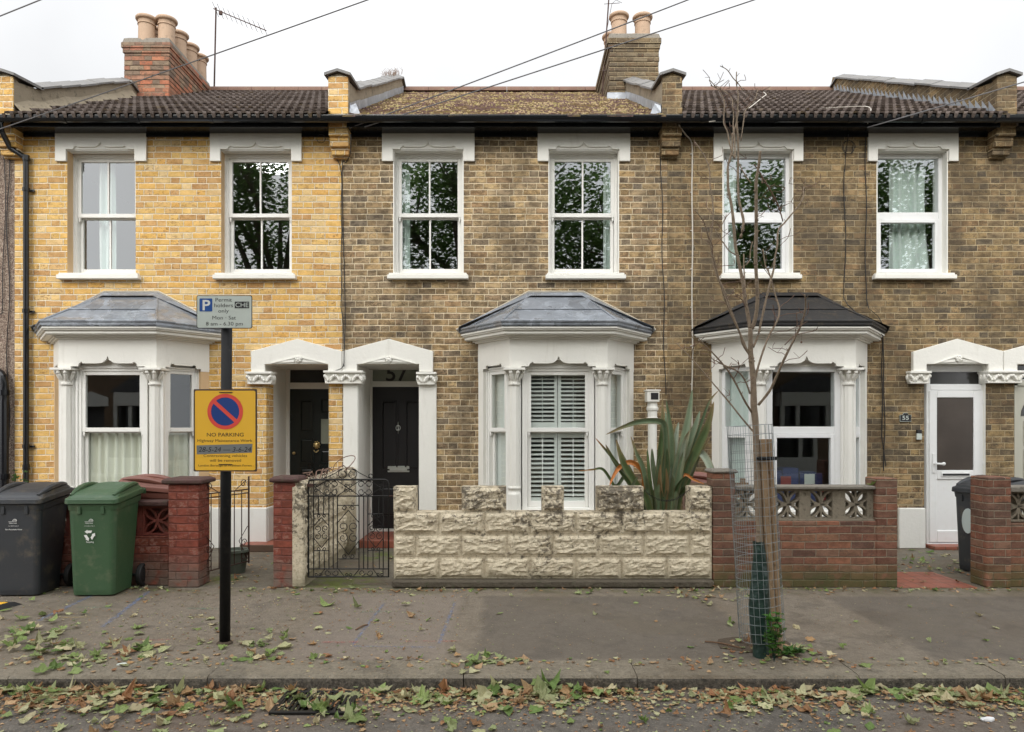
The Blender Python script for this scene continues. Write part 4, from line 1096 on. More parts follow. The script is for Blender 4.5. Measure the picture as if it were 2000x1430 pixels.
m = MB(); m.box(1.60, 2.06, 2.68, 2.76, 6.95, 7.19); m.build('lead_apron', 'lead_new', c2)
m = MB(); m.tube([P3(1176,190,12.6), P3(1189,0,12.6), P3(1192,-40,12.6)], .013, 5); m.tube([P3(1180,122,12.6), P3(1196,118,12.1)], .01, 4); m.tube([P3(1177,138,12.6), P3(1196,139,12.1)], .01, 4)
m.tube([P3(1185,60,12.6), P3(1195,8,12.6), P3(1203,0,12.6), P3(1215,6,12.6)], .005, 4); m.tube([P3(1180,8,12.6),P3(1210,6,12.3)], .006, 4)
m.build('aerial_mast', 'iron_rust', h2)

# right hand house, dark brick
h3 = thing('terraced_house', 'dark brown brick house number 55 with black felt bay roof and white plastic door', 'house', ((XC+XD)/2, 0, 0), 'terraced houses in the row')
m = MB(); WE, WF = (1411, 1549), (1712, 1851)
wall3(m, XC, XD, [(PX(WE[0]), PX(WE[1]), 3.57, 5.183), (PX(WF[0]), PX(WF[1]), 3.57, 5.183), (3.615-.9, 3.615+.9, .5, 2.36), (PX(1805), PX(1925), 0, 2.385)], [1,1,1,1], [.33,.33,.33,.14])
m.build('brick_wall', ['brick_brown', 'white', 'buff'], h3)
up_window(h3, '', (1393, 1567), WE, (1405, 1562), 'upvc', .12, 'curtain', [(.0,.30,3)])
up_window(h3, '', (1694, 1869), WF, (1703, 1862), 'upvc', .12, 'curtain', [(.34,.95,5,.3)])
bay(h3, 3.612, 'felt')
hood(h3, [(1779,727),(1779,688),(1865,663),(1953.5,687),(1953.5,727),(1925,727),(1925,712),(1805,712),(1805,727)], None, orn=(1820,1912,711,694))
impost(h3, 1769, 1810.6, 726, 750); impost(h3, 1919, 1990.6, 725, 749)
y = .10; f0, f1 = dpx(1807, y), dpx(1925, y)+.02
m = MB(); m.box(f0, f0+.05, y-.03, y+.07, .05, 2.385); m.box(f1-.05, f1, y-.03, y+.07, .05, 2.385); m.box(f0+.05, f1-.05, y-.03, y+.07, 2.30, 2.385); m.box(f0+.05, f1-.05, y-.03, y+.07, 2.06, 2.125); m.box(f0, f1, y-.05, y+.07, .02, .05)
m.box(f0+.05, f1-.06, y-.015, y+.03, 2.125, 2.14); 
m.build('door_frame', 'upvc', h3, bevel=.005)
m = MB(); m.face([(f0+.05,y+.01,2.12),(f1-.05,y+.01,2.12),(f1-.05,y+.01,2.31),(f0+.05,y+.01,2.31)]); m.build('fanlight', 'glass_frost_dark', h3)
a, b_ = f0+.03, f1-.035
m = MB(); z0, z1, zg0, zg1 = .065, 2.055, dpz(918, y), dpz(777, y); g0, g1 = dpx(1826, y), dpx(1897, y)
m.box(a, g0, y-.05, y+.01, z0, z1); m.box(g1, b_, y-.05, y+.01, z0, z1); m.box(g0, g1, y-.05, y+.01, zg1, z1); m.box(g0, g1, y-.05, y+.01, zg0-.12, zg0); m.box(g0, g1, y-.05, y+.01, z0, .22); m.box(g0-.01, g1+.01, y-.035, y-.01, .2, zg0-.1)
d = m.build('front_door', 'upvc', h3, bevel=.006)
m = MB(); m.box(g0-.001, g1+.001, y-.036, y-.02, zg0, zg1); m.build('door_light', 'glass_brownish', d)
m = MB(); m.box(g0+.05, g1-.05, y-.062, y-.05, zg0-.085, zg0-.025); lp = m.build('letter_plate', 'upvc', d, bevel=.004)
m = MB(); m.box(g0+.065, g1-.065, y-.066, y-.0625, zg0-.07, zg0-.045); m.build('letter_slot', 'print_black', lp)
m = MB(); hx, hz = dpx(1819, y), dpz(905, y); m.box(hx-.015, hx+.015, y-.065, y-.05, hz-.12, hz+.13); m.tube([(hx, y-.07, hz), (hx, y-.10, hz), (hx+.10, y-.105, hz-.005)], [.012,.012,.016], 8); m.ell((hx+.10, y-.105, hz-.002), .028, .016, .022, 8, 6); m.build('door_handle', 'upvc', d, bevel=.003)
m = MB(); 
for zz in (dpz(786, y), dpz(904, y)): m.box(b_-.06, b_+.05, y-.07, y-.05, zz-.02, zz+.02); m.box(b_+.02, b_+.045, y-.07, y-.04, zz-.05, zz+.03)
m.build('hinge', 'upvc', d, bevel=.004)
m = MB(); m.box(PX(1752), PX(1805)-.005, -.05, 0, 0, .525); m.build('plinth', 'plinth', h3, bevel=.01)
m = MB(); m.box(f0-.03, f1+.03, -.16, .12, .001, .045); m.build('door_step', 'redtile', h3, bevel=.006)
m = MB(); X, Z = PX(1767.5), PZ(815); w = .072
m.ext([(X-w,Z-.055),(X+w,Z-.055),(X+w,Z+.03),(X+w*.55,Z+.03),(X+w*.35,Z+.055),(X-w*.35,Z+.055),(X-w*.55,Z+.03),(X-w,Z+.03)], -.014, -.001); pl = m.build('number_plate', 'print_black', h3)
m = MB(); o_ = [(X-w,Z-.055),(X+w,Z-.055),(X+w,Z+.03),(X+w*.55,Z+.03),(X+w*.35,Z+.055),(X-w*.35,Z+.055),(X-w*.55,Z+.03),(X-w,Z+.03),(X-w,Z-.055)]
m.tube([(p[0]*1, -.015, p[1]) for p in o_], .0028, 4); text_mb(m, '55', X-.042, X+.042, Z-.033, .052, -.0155, bold=.01); m.build('house_number', 'sign_grey', pl)
m = MB(); X, Z = PX(1793.5), PZ(849.5); m.box(X-.032, X+.032, -.03, 0, Z-.062, Z+.018); db = m.build('doorbell', 'sign_grey', h3, bevel=.004); m = MB(); m.box(X-.032, X+.032, -.032, 0, Z+.019, Z+.066); m.build('doorbell_camera', 'print_black', db, bevel=.004)
r3 = roof_base(h3, XC, XD, 'rooftile'); pantiles(r3, XC+.11, XD-.10); ridge(r3, XC+.1, XD-.1)
gutter(h3, XC+.02, XD+.02); fascia(h3, XC+.12, XD-.12)
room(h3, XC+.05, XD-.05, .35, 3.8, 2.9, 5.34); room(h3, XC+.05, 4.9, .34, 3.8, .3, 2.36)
pw = parapet(h3, XC+.02, 'render_old', 'brick_brown', 'brick_brown', topmat='slate'); flashing(pw, XC+.02-.1235, -1)
m = MB(); a0 = 3.612
# things stored inside the bay: crates seen low behind the glass
for i, (x, w, z1, mt) in enumerate(((-.28,.22,1.02,0),(-.05,.2,1.05,0),(.18,.2,1.0,0),(.33,.1,.98,0))):
    m.cm = 0; m.box(a0+x-w/2, a0+x+w/2, -.20+.03*i, .1, .55, z1)
m.cm = 1; m.box(a0-.20, a0-.07, -.235, -.23, .80, .95); m.box(a0+.30, a0+.37, -.235, -.23, .6, .78)
m.cm = 2; m.box(a0-.36, a0-.25, -.235, -.23, .86, .98); m.box(a0+.1, a0+.23, -.235, -.23, .85, .98)
m.build('stored_crates', ['blue_red', 'crate_red', 'sign_grey'], h3)
# cables on the dark house and its pale pipe
m = MB()
m.tube(smoothpath([P3(1326,244,9.05), P3(1338,262,9.2), P3(1351,280,9.28), P3(1352,330,9.28)], 4)+[P3(1352+math.sin(yy*.03)*.8, yy, 9.28) for yy in range(360, 880, 40)], .0092, 6)
for yy in range(300, 880, 75): q = P3(1350, yy, 9.27); m.box(q.x-.008, q.x+.012, -.022, 0, q.z-.006, q.z+.006)
m.build('pale_wall_cable', 'cable_white', h3)
m = MB()
m.tube([P3(1290+(yy-250)*.018+math.sin(yy*.035)*1.6, yy, 9.285) for yy in range(250, 790, 18)], .006, 4)
m.build('wall_cable', 'cable_black', h3); m = MB()
m.tube([P3(1650+math.sin(yy*.03)*2, yy, 9.285) for yy in range(330, 590, 18)]+[P3(1656,596,9.24), P3(1680,618,9.0), P3(1705,640,8.95), P3(1724,655,9.15), P3(1726,700,9.28)]+[P3(1727+math.sin(yy*.04)*1.5, yy, 9.285) for yy in range(720, 925, 20)], .006, 4)
m.build('wall_cable', 'cable_black', h3); m = MB()
m.tube([P3(1691+math.sin(yy*.035)*1.5, yy, 9.285) for yy in range(262, 596, 18)]+[P3(1697,603,9.27), P3(1715,618,9.27), P3(1722,630,9.27)]+[P3(1723+(yy>850)*(yy-850)*.1+math.sin(yy*.05)*1, yy, 9.285) for yy in range(650, 925, 20)], .006, 4)
c = P3(1657, 288, 9.28); m.tube([c+Vector((.09*math.cos(q)*(1-.01*i), -.005, .09*math.sin(q))) for i, q in enumerate([i*.35 for i in range(38)])], .004, 4)
m.tube([P3(1657,262,9.26), P3(1652,300,9.285), P3(1650,335,9.285)], .005, 4)
m.build('wall_cable', 'cable_black', h3)
m = MB(); m.tube(smoothpath([P3(1385,238,8.9), P3(1440,226,9.15), P3(1490,190,9.9), P3(1496,184,10.3), P3(1491,180,11)], 5), .006, 4); m.tube(smoothpath([P3(1600,212,9.7), P3(1690,208,9.6), P3(1700,222,8.93), P3(1694,243,9.05)], 5), .006, 4); m.build('roof_cable', 'cable_white', h3)

# far right house, only its edge in view
h4 = thing('terraced_house', 'brown brick house at the right edge with a cream door under a half round light', 'house', (8.4, 0, 0), 'terraced houses in the row')
m = MB(); X4 = 10.6
wall3(m, XD, X4, [(7.25,8.17,3.57,5.183),(9.25,10.17,3.57,5.183),(8.9-.9+.3,8.9+.9+.3,.5,2.36),(PX(1981), PX(2104), 0, 2.385)], [1,1,1,1], [.33,.33,.33,.10])
m.build('brick_wall', ['brick_brown', 'white', 'buff'], h4)
up_window(h4, '', (7.1*150+1000, 8.32*150+1000), (7.25*150+1000, 8.17*150+1000), (7.2*150+1000, 8.22*150+1000), 'sash', .13); up_window(h4, '', (9.1*150+1000, 10.32*150+1000), (9.25*150+1000, 10.17*150+1000), (9.2*150+1000, 10.22*150+1000), 'sash', .13)
bay(h4, 9.2, 'felt')
hood(h4, [(1954.5,727),(1954.5,687),(2045,663),(2133,687),(2133,727),(2104,727),(2104,712),(1981,712),(1981,727)], None, orn=(1995,2092,711,695))
impost(h4, 2098, 2140, 726, 750)
y = .07; a, b_ = dpx(1981, y)+.03, dpx(2104, y)-.03
m = MB(); m.box(a-.04, b_+.04, y-.02, y+.05, 2.12, 2.20); m.box(a-.04, a, y-.02, y+.05, .05, 2.385); m.box(b_, b_+.04, y-.02, y+.05, .05, 2.385); m.build('door_frame', 'door_cream', h4)
m = MB(); m.face([(a,y,2.2),(b_,y,2.2),(b_,y,2.39),(a,y,2.39)]); m.build('fanlight', 'glass_frost_dark', h4)
m = MB(); m.box(a, b_, y, y+.04, .05, 2.12); panel_relief(m, a+.09, a+.37, .25, .72, y); panel_relief(m, a+.09, a+.37, .78, 1.28, y); panel_relief(m, a+.45, a+.73, .25, .72, y); panel_relief(m, a+.45, a+.73, .78, 1.28, y); panel_relief(m, a+.09, a+.37, 1.34, 1.66, y); panel_relief(m, a+.45, a+.73, 1.34, 1.66, y)
d = m.build('front_door', 'door_cream', h4, bevel=.003)
m = MB(); cxx = (a+b_)/2; n = 12; 
for i in range(4):
    q = [(cxx+.33*math.cos(t), 1.72+.30*math.sin(t)) for t in [math.pi*(i*3+k)/n for k in range(4)]]; ce = (cxx+.05*math.cos(math.pi*(i+.5)/4), 1.72+.05*math.sin(math.pi*(i+.5)/4))
    m.ext([ce]+q, y-.006, y-.001)
m.build('door_light', 'glass_frost_dark', d)
r4 = roof_base(h4, XD, X4, 'rooftile'); pantiles(r4, XD+.1, X4-.1); ridge(r4, XD+.1, X4)
gutter(h4, XD+.02, X4); fascia(h4, XD+.12, X4)
room(h4, XD+.05, X4-.05, .35, 3.8, 2.9, 5.34); room(h4, 8.2, X4-.05, .34, 3.8, .3, 2.36)
pw = parapet(h4, XD+.0, 'brick_brown', 'brick_brown', 'brick_brown', topmat='slate'); flashing(pw, XD-.1245, -1, True)

# far left house, rendered
h0 = thing('terraced_house', 'pebbledashed house at the left edge with a thick dark pipe', 'house', (-8.6, 0, 0), 'terraced houses in the row')
m = MB(); X0_ = -10.7
wall3(m, X0_, XA, [(-10.3,-9.4,3.57,5.183),(-8.3,-7.4,3.57,5.183)], [1,1], [.33,.33]); m.build('rendered_wall', ['pebbledash', 'white', 'buff'], h0)
for q in (-10.3, -8.3):
    up_window(h0, '', ((q-.15)*150+1000, (q+1.05)*150+1000), (q*150+1000, (q+.9)*150+1000), ((q-.05)*150+1000, (q+.95)*150+1000), 'sash', .13)
m = MB(); X = PX(6, D-.12)
m.tube(smoothpath([(X-.45,-.02,2.28), (X-.2,-.06,2.30), (X-.05,-.09,2.26), (X,-.10,2.12), (X,-.10,1.9)], 3)+[(X,-.10,.02)], .052, 12); m.lathe((X,-.10,1.98), [(.052,0),(.064,.004),(.064,.07),(.052,.074)], 12)
m.lathe((X,-.10,.9), [(.052,0),(.064,.004),(.064,.07),(.052,.074)], 12)
m.build('waste_pipe', 'black_gloss', h0)
m = MB(); m.tube([P3(8+math.sin(yy*.02)*3, yy, 9.28) for yy in range(300, 600, 20)]+[P3(4,612,9.28), P3(-8,618,9.28)], .006, 4); m.tube([P3(16+math.sin(yy*.025)*3, yy, 9.28) for yy in range(296, 900, 20)], .007, 4); m.build('wall_cable', 'cable_black', h0)
r0 = roof_base(h0, X0_, XA, 'rooftile'); pantiles(r0, X0_, XA-.1); gutter(h0, X0_, XA-.40); fascia(h0, X0_, XA-.12)
room(h0, X0_+.05, XA-.05, .35, 3.8, 2.9, 5.34)
pw = parapet(h0, XA+.0, 'render_old', 'brick_yellow', 'render_old', topmat='slate', stop=2.9)
m = MB()
m.ext([(0,0),(.1,0)], 0, 1) if False else None
# cement fillet along the rendered parapet foot
V = []
for i in range(12):
    yy = -.2+i*.26; V += [(XA+.12, yy, roof_z(yy)+.17+.02*math.sin(i*2)), (XA+.24+.02*math.sin(i), yy, roof_z(yy)+.035)]
m.faces(V, [(2*i, 2*i+1, 2*i+3, 2*i+2) for i in range(11)]); m.build('cement_fillet', 'render_old', pw)

# ------------------------------------------------------------------ ground
KF, KB, WL, RZ = -4.80, -4.50, -2.30, -.082
def sheet(name, mat, x0, x1, y0, y1, z, kind='structure', n=1):
    m = MB(); m.face([(x0,y0,z),(x1,y0,z),(x1,y1,z),(x0,y1,z)]); o = m.build(name, mat, loc=(0,0,z)); o['kind'] = kind; return o
sheet('ground', 'ground', -200, 200, -200, 200, -.40)
sheet('road', 'road', -60, 60, -10.6, -4.795, RZ)
m = MB(); m.face([(-60,KB,0),(60,KB,0),(60,WL,0),(-60,WL,0)]); o = m.build('pavement', 'pavement'); o['kind'] = 'structure'
sheet('front_garden', 'garden', -60, 60, WL, 1.3, .0)
# kerb stones, slightly uneven
m = MB(); x = -12.0; joints = []
xs = [PX(v, 4.5) for v in (-900, -350, 15, 405, 905, 1245, 1680, 1965, 2350, 2800)]
for a, b_ in zip(xs, xs[1:]):
    n = max(2, int((b_-a)/.06)); rings = []
    dz = random.uniform(-.004, .004); dy = random.uniform(-.006, .006)
    for i in range(n+1):
        x = a+.003+(b_-a-.006)*i/n; w = lambda s: mnoise.noise(Vector((x*7, s, 1.3)))*.006
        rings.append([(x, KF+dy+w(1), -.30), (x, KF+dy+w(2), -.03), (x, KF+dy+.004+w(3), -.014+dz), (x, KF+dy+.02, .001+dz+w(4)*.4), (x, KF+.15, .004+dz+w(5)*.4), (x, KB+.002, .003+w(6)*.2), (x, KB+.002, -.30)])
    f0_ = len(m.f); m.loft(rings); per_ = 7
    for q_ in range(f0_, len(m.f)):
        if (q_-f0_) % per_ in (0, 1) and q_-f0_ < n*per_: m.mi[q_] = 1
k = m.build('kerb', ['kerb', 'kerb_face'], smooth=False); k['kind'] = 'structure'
sheet('kerb_opposite', 'kerb', -60, 60, -10.9, -10.6, .02); sheet('pavement_opposite', 'pavement', -60, 60, -13.2, -10.9, .016)
sheet('tiled_path', 'redtile', PX(1754,7.0), PX(1908,7.0), -2.32, -1.56, .004)
m = MB(); cxy = GR(1475, 1262); m.extz([(cxy.x+(.27+.03*math.sin(k*2.3))*math.cos(k*.4), cxy.y+(.19+.02*math.sin(k*3.1))*math.sin(k*.4)+.03) for k in range(16)], -.02, .0045); o = m.build('tree_pit', 'earth'); o['kind'] = 'structure'
def stripe(name, mat, pa, pb, w, z=.004, n=1):
    a, b_ = GR(*pa, z), GR(*pb, z); d = (b_-a).normalized(); q = Vector((-d.y, d.x, 0))*w/2
    me = bpy.data.meshes.new(name); me.from_pydata([tuple(v) for v in (a-q, b_-q, b_+q, a+q)], [], [(0,1,2,3)]); uv = me.uv_layers.new(name='uv')
    for i, c in enumerate([(0,0),(1,0),(1,1),(0,1)]): uv.data[i].uv = c
    me.materials.append(MT[mat]); o = bpy.data.objects.new(name, me); COL.objects.link(o); o['kind'] = 'structure'; return o
for mat, a, b_, w in (('spray_blue',(75,1212),(190,1158),.06),('spray_blue',(200,1225),(290,1155),.06),('spray_blue',(688,1260),(750,1178),.035),('spray_blue',(857,1258),(888,1178),.035),('spray_blue',(690,1262),(850,1264),.03),
                      ('spray_red',(262,1250),(330,1250),.045),('spray_red',(628,1254),(700,1254),.05),('spray_red',(790,1252),(900,1252),.04),('spray_yellow',(105,1206),(176,1205),.035),('spray_yellow',(365,1205),(425,1206),.035),('spray_yellow',(720,1216),(790,1216),.035),
                      ('spray_green',(150,1186),(216,1186),.035),('spray_green',(365,1188),(425,1189),.04),('spray_green',(705,1195),(765,1195),.035)):
    stripe('survey_marking', mat, a, b_, w)
# gutter drain
g = GR(618, 1375, RZ)
dr = thing('drain_grate', 'black slotted iron drain grate in the gutter, half covered by leaves', 'drain', (g.x, g.y, RZ))
m = MB(); W, Dp = .23, .17
m.box(g.x-W, g.x+W, g.y-Dp, g.y-Dp+.025, RZ+.001, RZ+.020); m.box(g.x-W, g.x+W, g.y+Dp-.025, g.y+Dp, RZ+.001, RZ+.020); m.box(g.x-W, g.x-W+.03, g.y-Dp+.025, g.y+Dp-.025, RZ+.001, RZ+.020); m.box(g.x+W-.03, g.x+W, g.y-Dp+.025, g.y+Dp-.025, RZ+.001, RZ+.020)
m.box(g.x-.012, g.x+.012, g.y-Dp+.025, g.y+Dp-.025, RZ+.001, RZ+.0195)
m.build('frame', 'iron', dr, bevel=.003)
m = MB()
for i in range(9):
    for s in (-1, 1):
        x = g.x+(s*.108)+(i-4)*.030*1.0; m.ext([(x-.008,RZ+.0015),(x+.008,RZ+.0015),(x+.008,RZ+.017),(x-.008,RZ+.017)], g.y-Dp+.026, g.y+Dp-.026) if abs(i-4) < 4 and abs(x-g.x) > .02 else None
m.build('bars', 'iron', dr)
m = MB(); m.face([(g.x-W+.02,g.y-Dp+.02,RZ+.0025),(g.x+W-.02,g.y-Dp+.02,RZ+.0025),(g.x+W-.02,g.y+Dp-.02,RZ+.0025),(g.x-W+.02,g.y+Dp-.02,RZ+.0025)]); m.build('pit', 'print_black', dr)
# ------------------------------------------------------------------ garden walls
DW = 7.0; YW = DW-D
def WX(px): return PX(px, DW)
def WZ(py): return PZ(py, DW)
def rockblock(m, x0, x1, z0, z1, yf, yb, seed, res=.0125):
    """hewn face: margin flat, middle bulging with slanting ridges (local frame: face looks to -y)"""
    nx, nz = max(6, int((x1-x0)/res)), max(6, int((z1-z0)/res)); vs = []
    for j in range(nz+1):
        for i in range(nx+1):
            x = x0+(x1-x0)*i/nx; z = z0+(z1-z0)*j/nz
            e = min(x-x0, x1-x, z-z0, z1-z); t = min(1, max(0, (e-.008)/.03)); t = t*t*(3-2*t)
            q = Vector((x*6+z*5+seed*13.7, z*17-x*4, seed*3.1))
            r1 = 1-abs(mnoise.noise(q))*2; r2 = 1-abs(mnoise.noise(q*2.1+Vector((3,1,7))))*2; lo = mnoise.noise(Vector((x*5+seed*7, z*8, seed)))
            d = t*(.012+.012*max(0, r1)**1.6+.008*max(0, r2)**1.2+.008*lo+.004*mnoise.noise(q*5))+mnoise.noise(Vector((x*60, z*60, seed)))*.0016
            vs.append((x, yf-d, z))
    k = nx+1
    m.faces(vs, [(j*k+i, j*k+i+1, (j+1)*k+i+1, (j+1)*k+i) for j in range(nz) for i in range(nx)])
    m.faces([(x0,yf,z0),(x1,yf,z0),(x1,yf,z1),(x0,yf,z1),(x0,yb,z0),(x1,yb,z0),(x1,yb,z1),(x0,yb,z1)], [(5,4,7,6),(1,5,6,2),(4,0,3,7),(3,2,6,7),(4,5,1,0)])
MT['footing'] = plain('dark damp footing', (.085,.07,.05), .9, var=.35, scale=7, bump=.02, bscale=20, dirt=(.05,.055,.025), dirtamt=.7)
gw2 = thing('garden_wall', 'cream painted rock faced block wall with raised battlement blocks before the middle house', 'garden wall', (WX(1081), YW+.1, 0))
m = MB(); zr = [WZ(1131), WZ(1087.5), WZ(1043.5), WZ(999.5)]
x0, x1 = WX(768), WX(1391.5); pit = 89.2
gwbase = MB(); 
rows = [[768+ (0) +89.2*i for i in range(8)], [768, 812]+[812+89.2*i for i in range(1,7)]+[1391.5], [768+89.2*i for i in range(8)]]
rows[0][-1] = 1391.5; rows[2][-1] = 1391.5
sd = 1
for r, js in enumerate(rows):
    for a, b_ in zip(js, js[1:]):
        rockblock(m, WX(a)+.006, WX(b_)-.006, zr[r]+.005, zr[r+1]-.006, YW+.006, YW+.19, sd); sd += 1
m.box(x0+.004, x1-.004, YW+.012, YW+.185, zr[0], zr[3]-.008)
m.build('block_courses', 'rockface', gw2)
m = MB(); m.box(x0-.008, x1+.008, YW-.05, YW+.2, 0, zr[0]-.002)
m.build('footing', 'footing', gw2, bevel=.02)
for a, b_ in ((768, 811.5), (901.5, 988.5), (1058.5, 1101.5), (1167, 1257.5), (1347.5, 1391)):
    m = MB(); rockblock(m, WX(a), WX(b_), zr[3]-.002, WZ(951), YW+.012, YW+.18, sd); sd += 1; m.build('raised_block', 'rockface', gw2)
# chain hung between two raised blocks
m = MB(); A = Vector((WX(1259), YW+.03, WZ(958))); B_ = Vector((WX(1346), YW+.03, WZ(957))); n = 26
for i in range(n):
    t = (i+.5)/n; p = A.lerp(B_, t)+Vector((0,-.02,-.42*t*(1-t))); p2 = A.lerp(B_, t+.02)+Vector((0,-.02,-.42*(t+.02)*(1-t-.02)))
    dd = (p2-p).normalized(); s = Vector((0,1,0)) if i % 2 else Vector((0,.2,1)); s = (s-dd*s.dot(dd)).normalized()
    m.tube([p+dd*.013*math.cos(q)+s*.007*math.sin(q) for q in [j*.785 for j in range(9)]], .0024, 4, False)
tag(m.build('hanging_chain', 'iron', loc=A), 'thin black chain hanging between two cream wall blocks before the spiky plant', 'chain')

# party wall between the two front paths: stone-faced on the right side
pwl = thing('garden_wall', 'grimy cream stone faced wall running back beside the wrought iron gate', 'garden wall', (-2.12, -1.2, 0))
m = MB(); xr = PX(593, DW)
M = Matrix(((0,1,0,0),(1,0,0,0),(0,0,1,0),(0,0,0,1)))       # local x -> world y ; local -y -> ... face looks to +x below
Mx = Matrix(((0,-1,0,xr),(1,0,0,0),(0,0,1,0),(0,0,0,1)))     # local (x,y,z) -> world (xr - y, x, z): local -y looks to +x
m.M = Mx
js0 = [-2.29+.44*i for i in range(6)]
for r in range(4):
    z0, z1 = .085+.222*r, .085+.222*(r+1)
    ys = [-2.29, -2.29+(.22 if r % 2 else .44)]
    while ys[-1] < -.02: ys.append(min(ys[-1]+.44, -.01))
    for a, b_ in zip(ys, ys[1:]):
        if b_-a > .05: rockblock(m, a+.006, b_-.006, z0+.005, z1-.006, .0, .14, 60+sd); sd += 1
m.box(-2.29, -.01, .005, .14, 0, .97)
m.build('block_courses', 'rockface', pwl)
m = MB(); m.M = Mx; m.loft([[(-2.30,-.02,.965),(-2.30,.15,.965),(-2.30,.15,1.02),(-2.30,.09,1.045),(-2.30,.02,1.045),(-2.30,-.02,1.02)], [(-.01,-.02,.985),(-.01,.15,.985),(-.01,.15,1.03),(-.01,.09,1.06),(-.01,.02,1.06),(-.01,-.02,1.03)]])
m.build('coping', 'rockface', pwl, bevel=.015)
m = MB(); m.box(xr-.12, xr+.012, -2.315, -2.28, .0, 1.0); m.build('wall_end', 'rockface', pwl, bevel=.02)
m = MB(); m.M = Matrix.Identity(4); m.lathe((xr-.07, -.42, .0), [(.17,0),(.17,.93),(.155,.99),(.10,1.045),(.03,1.06)], 16); m.build('rounded_post', 'rockface', pwl, smooth=True)
m = MB()
for k in range(5):
    q = [Vector((xr-.03+random.uniform(-.04,.05), -2.1+.17*i, 1.06+.05*math.sin(i*1.3+k)+random.uniform(-.01,.02))) for i in range(7+k)]
    m.tube(smoothpath(q, 3), .006, 4)
for k in range(1):
    q = [Vector((xr-.05+.16*math.sin(i*.7+k), -.45-.12*math.cos(i*.5), 1.0+.22*abs(math.sin(i*.45+k*.3)))) for i in range(8)]
    m.tube(smoothpath(q, 3), .006, 4)
tag(m.build('creeper_stem', 'bark_red', loc=(xr,-2.1,1.05)), 'bare reddish creeper stems trailing over the party wall coping', 'creeper')

def pierbox(parent, px0, px1, ztop, mat, name='pier', y0=None, dep=.24, base=0.0):
    y0 = YW if y0 is None else y0
    m = MB(); m.box(WX(px0), WX(px1), y0, y0+dep, base, ztop); return m.build(name, mat, parent, bevel=.01)
def cap(parent, px0, px1, z0, z1, mat, y0=None, dep=.24, o=.03):
    y0 = YW if y0 is None else y0; a, b_ = WX(px0), WX(px1); m = MB()
    rings = []
    for z, s in ((z0, 0), (z0+.012, o), (z1-.02, o), (z1, o*.1), ):
        rings.append([(a-s,y0-s,z),(b_+s,y0-s,z),(b_+s,y0+dep+s,z),(a-s,y0+dep+s,z)])
    m.loft(rings); return m.build('cap_stone', mat, parent, bevel=.006)
def screenblock(parent, cx, cz, y0, s, mat, dep=.09, spokes=False):
    m = MB(); h = s/2; t = .020
    for q in ((-h,h,h-t,h),(-h,h,-h,-h+t)): m.box(cx+q[0], cx+q[1], y0, y0+dep, cz+q[2], cz+q[3])
    m.box(cx-h, cx-h+t, y0, y0+dep, cz-h+t, cz+h-t); m.box(cx+h-t, cx+h, y0, y0+dep, cz-h+t, cz+h-t)
    y1, y2 = y0+.006, y0+dep-.006; k = 0
    def bar(pts, w):
        nonlocal k
        for a, b_ in zip(pts, pts[1:]):
            dx, dz = b_[0]-a[0], b_[1]-a[1]; L = math.hypot(dx, dz); nx, nz = -dz/L*w/2, dx/L*w/2
            ex, ez = dx/L*w*.25, dz/L*w*.25; k += 1; o = (k % 7)*.0004
            m.ext([(cx+a[0]-ex+nx, cz+a[1]-ez+nz), (cx+a[0]-ex-nx, cz+a[1]-ez-nz), (cx+b_[0]+ex-nx, cz+b_[1]+ez-nz), (cx+b_[0]+ex+nx, cz+b_[1]+ez+nz)], y1+o, y2-o)
    hh = h-t*.6
    for sx in (-1, 1):
        for sz in (-1, 1):
            for side in (-1, 1):
                pts = []
                for i in range(7):
                    u = i/6; al = u*hh; off = side*math.sin(u*math.pi)*h*.26
                    pts.append((sx*al-sz*0+sx*off*.707, sz*al-sz*off*.707))
                bar(pts, .019)
    if spokes:
        bar([(0,-hh),(0,hh)], .016); bar([(-hh*.5,0),(hh*.5,0)], .016)
    return m.build('screen_block', mat, parent)
# brick wall of number 55
gw3 = thing('garden_wall', 'red brown brick garden wall topped with pale pierced screen blocks before number 55', 'garden wall', (WX(1573), YW+.1, 0))
zs0, zs1 = WZ(1017.5), WZ(957.5)
m = MB(); m.box(WX(1393), WX(1712), YW, YW+.22, 0, zs0-.004); m.build('brick_wall', 'brick_red', gw3, bevel=.006)
pierbox(gw3, 1392.5, 1436, WZ(925), 'brick_red', y0=YW-.004, dep=.235); cap(gw3, 1393, 1437, WZ(925), WZ(917), 'coping', o=.02)
pierbox(gw3, 1711.5, 1753, WZ(934), 'brick_red', y0=YW-.004, dep=.235)
m = MB(); m.box(WX(1437), WX(1711), YW+.02, YW+.05, zs0-.003, zs0+.012); m.build('bed_joint', 'concrete', gw3)
for c in (1465, 1530+.0-8, 1609-15+0, 1678-8): pass
for c in (1463, 1544, 1609.5, 1678): screenblock(gw3, WX(c)+.0, (zs0+zs1)/2+.004, YW+.06, .30, 'concrete', spokes=True)
for a, b_ in ((1437, 1442), (1484.5, 1522.5), (1565.5, 1588), (1631, 1656.5), (1699.5, 1711.5)):
    m = MB(); m.box(WX(a), WX(b_), YW+.055, YW+.155, zs0+.001, zs1+.004); m.build('block_post', 'concrete', gw3, bevel=.003)
m = MB(); m.box(WX(1437), WX(1711), YW+.0, YW+.21, zs1+.006, WZ(949.5)); m.build('coping', 'coping', gw3, bevel=.008)
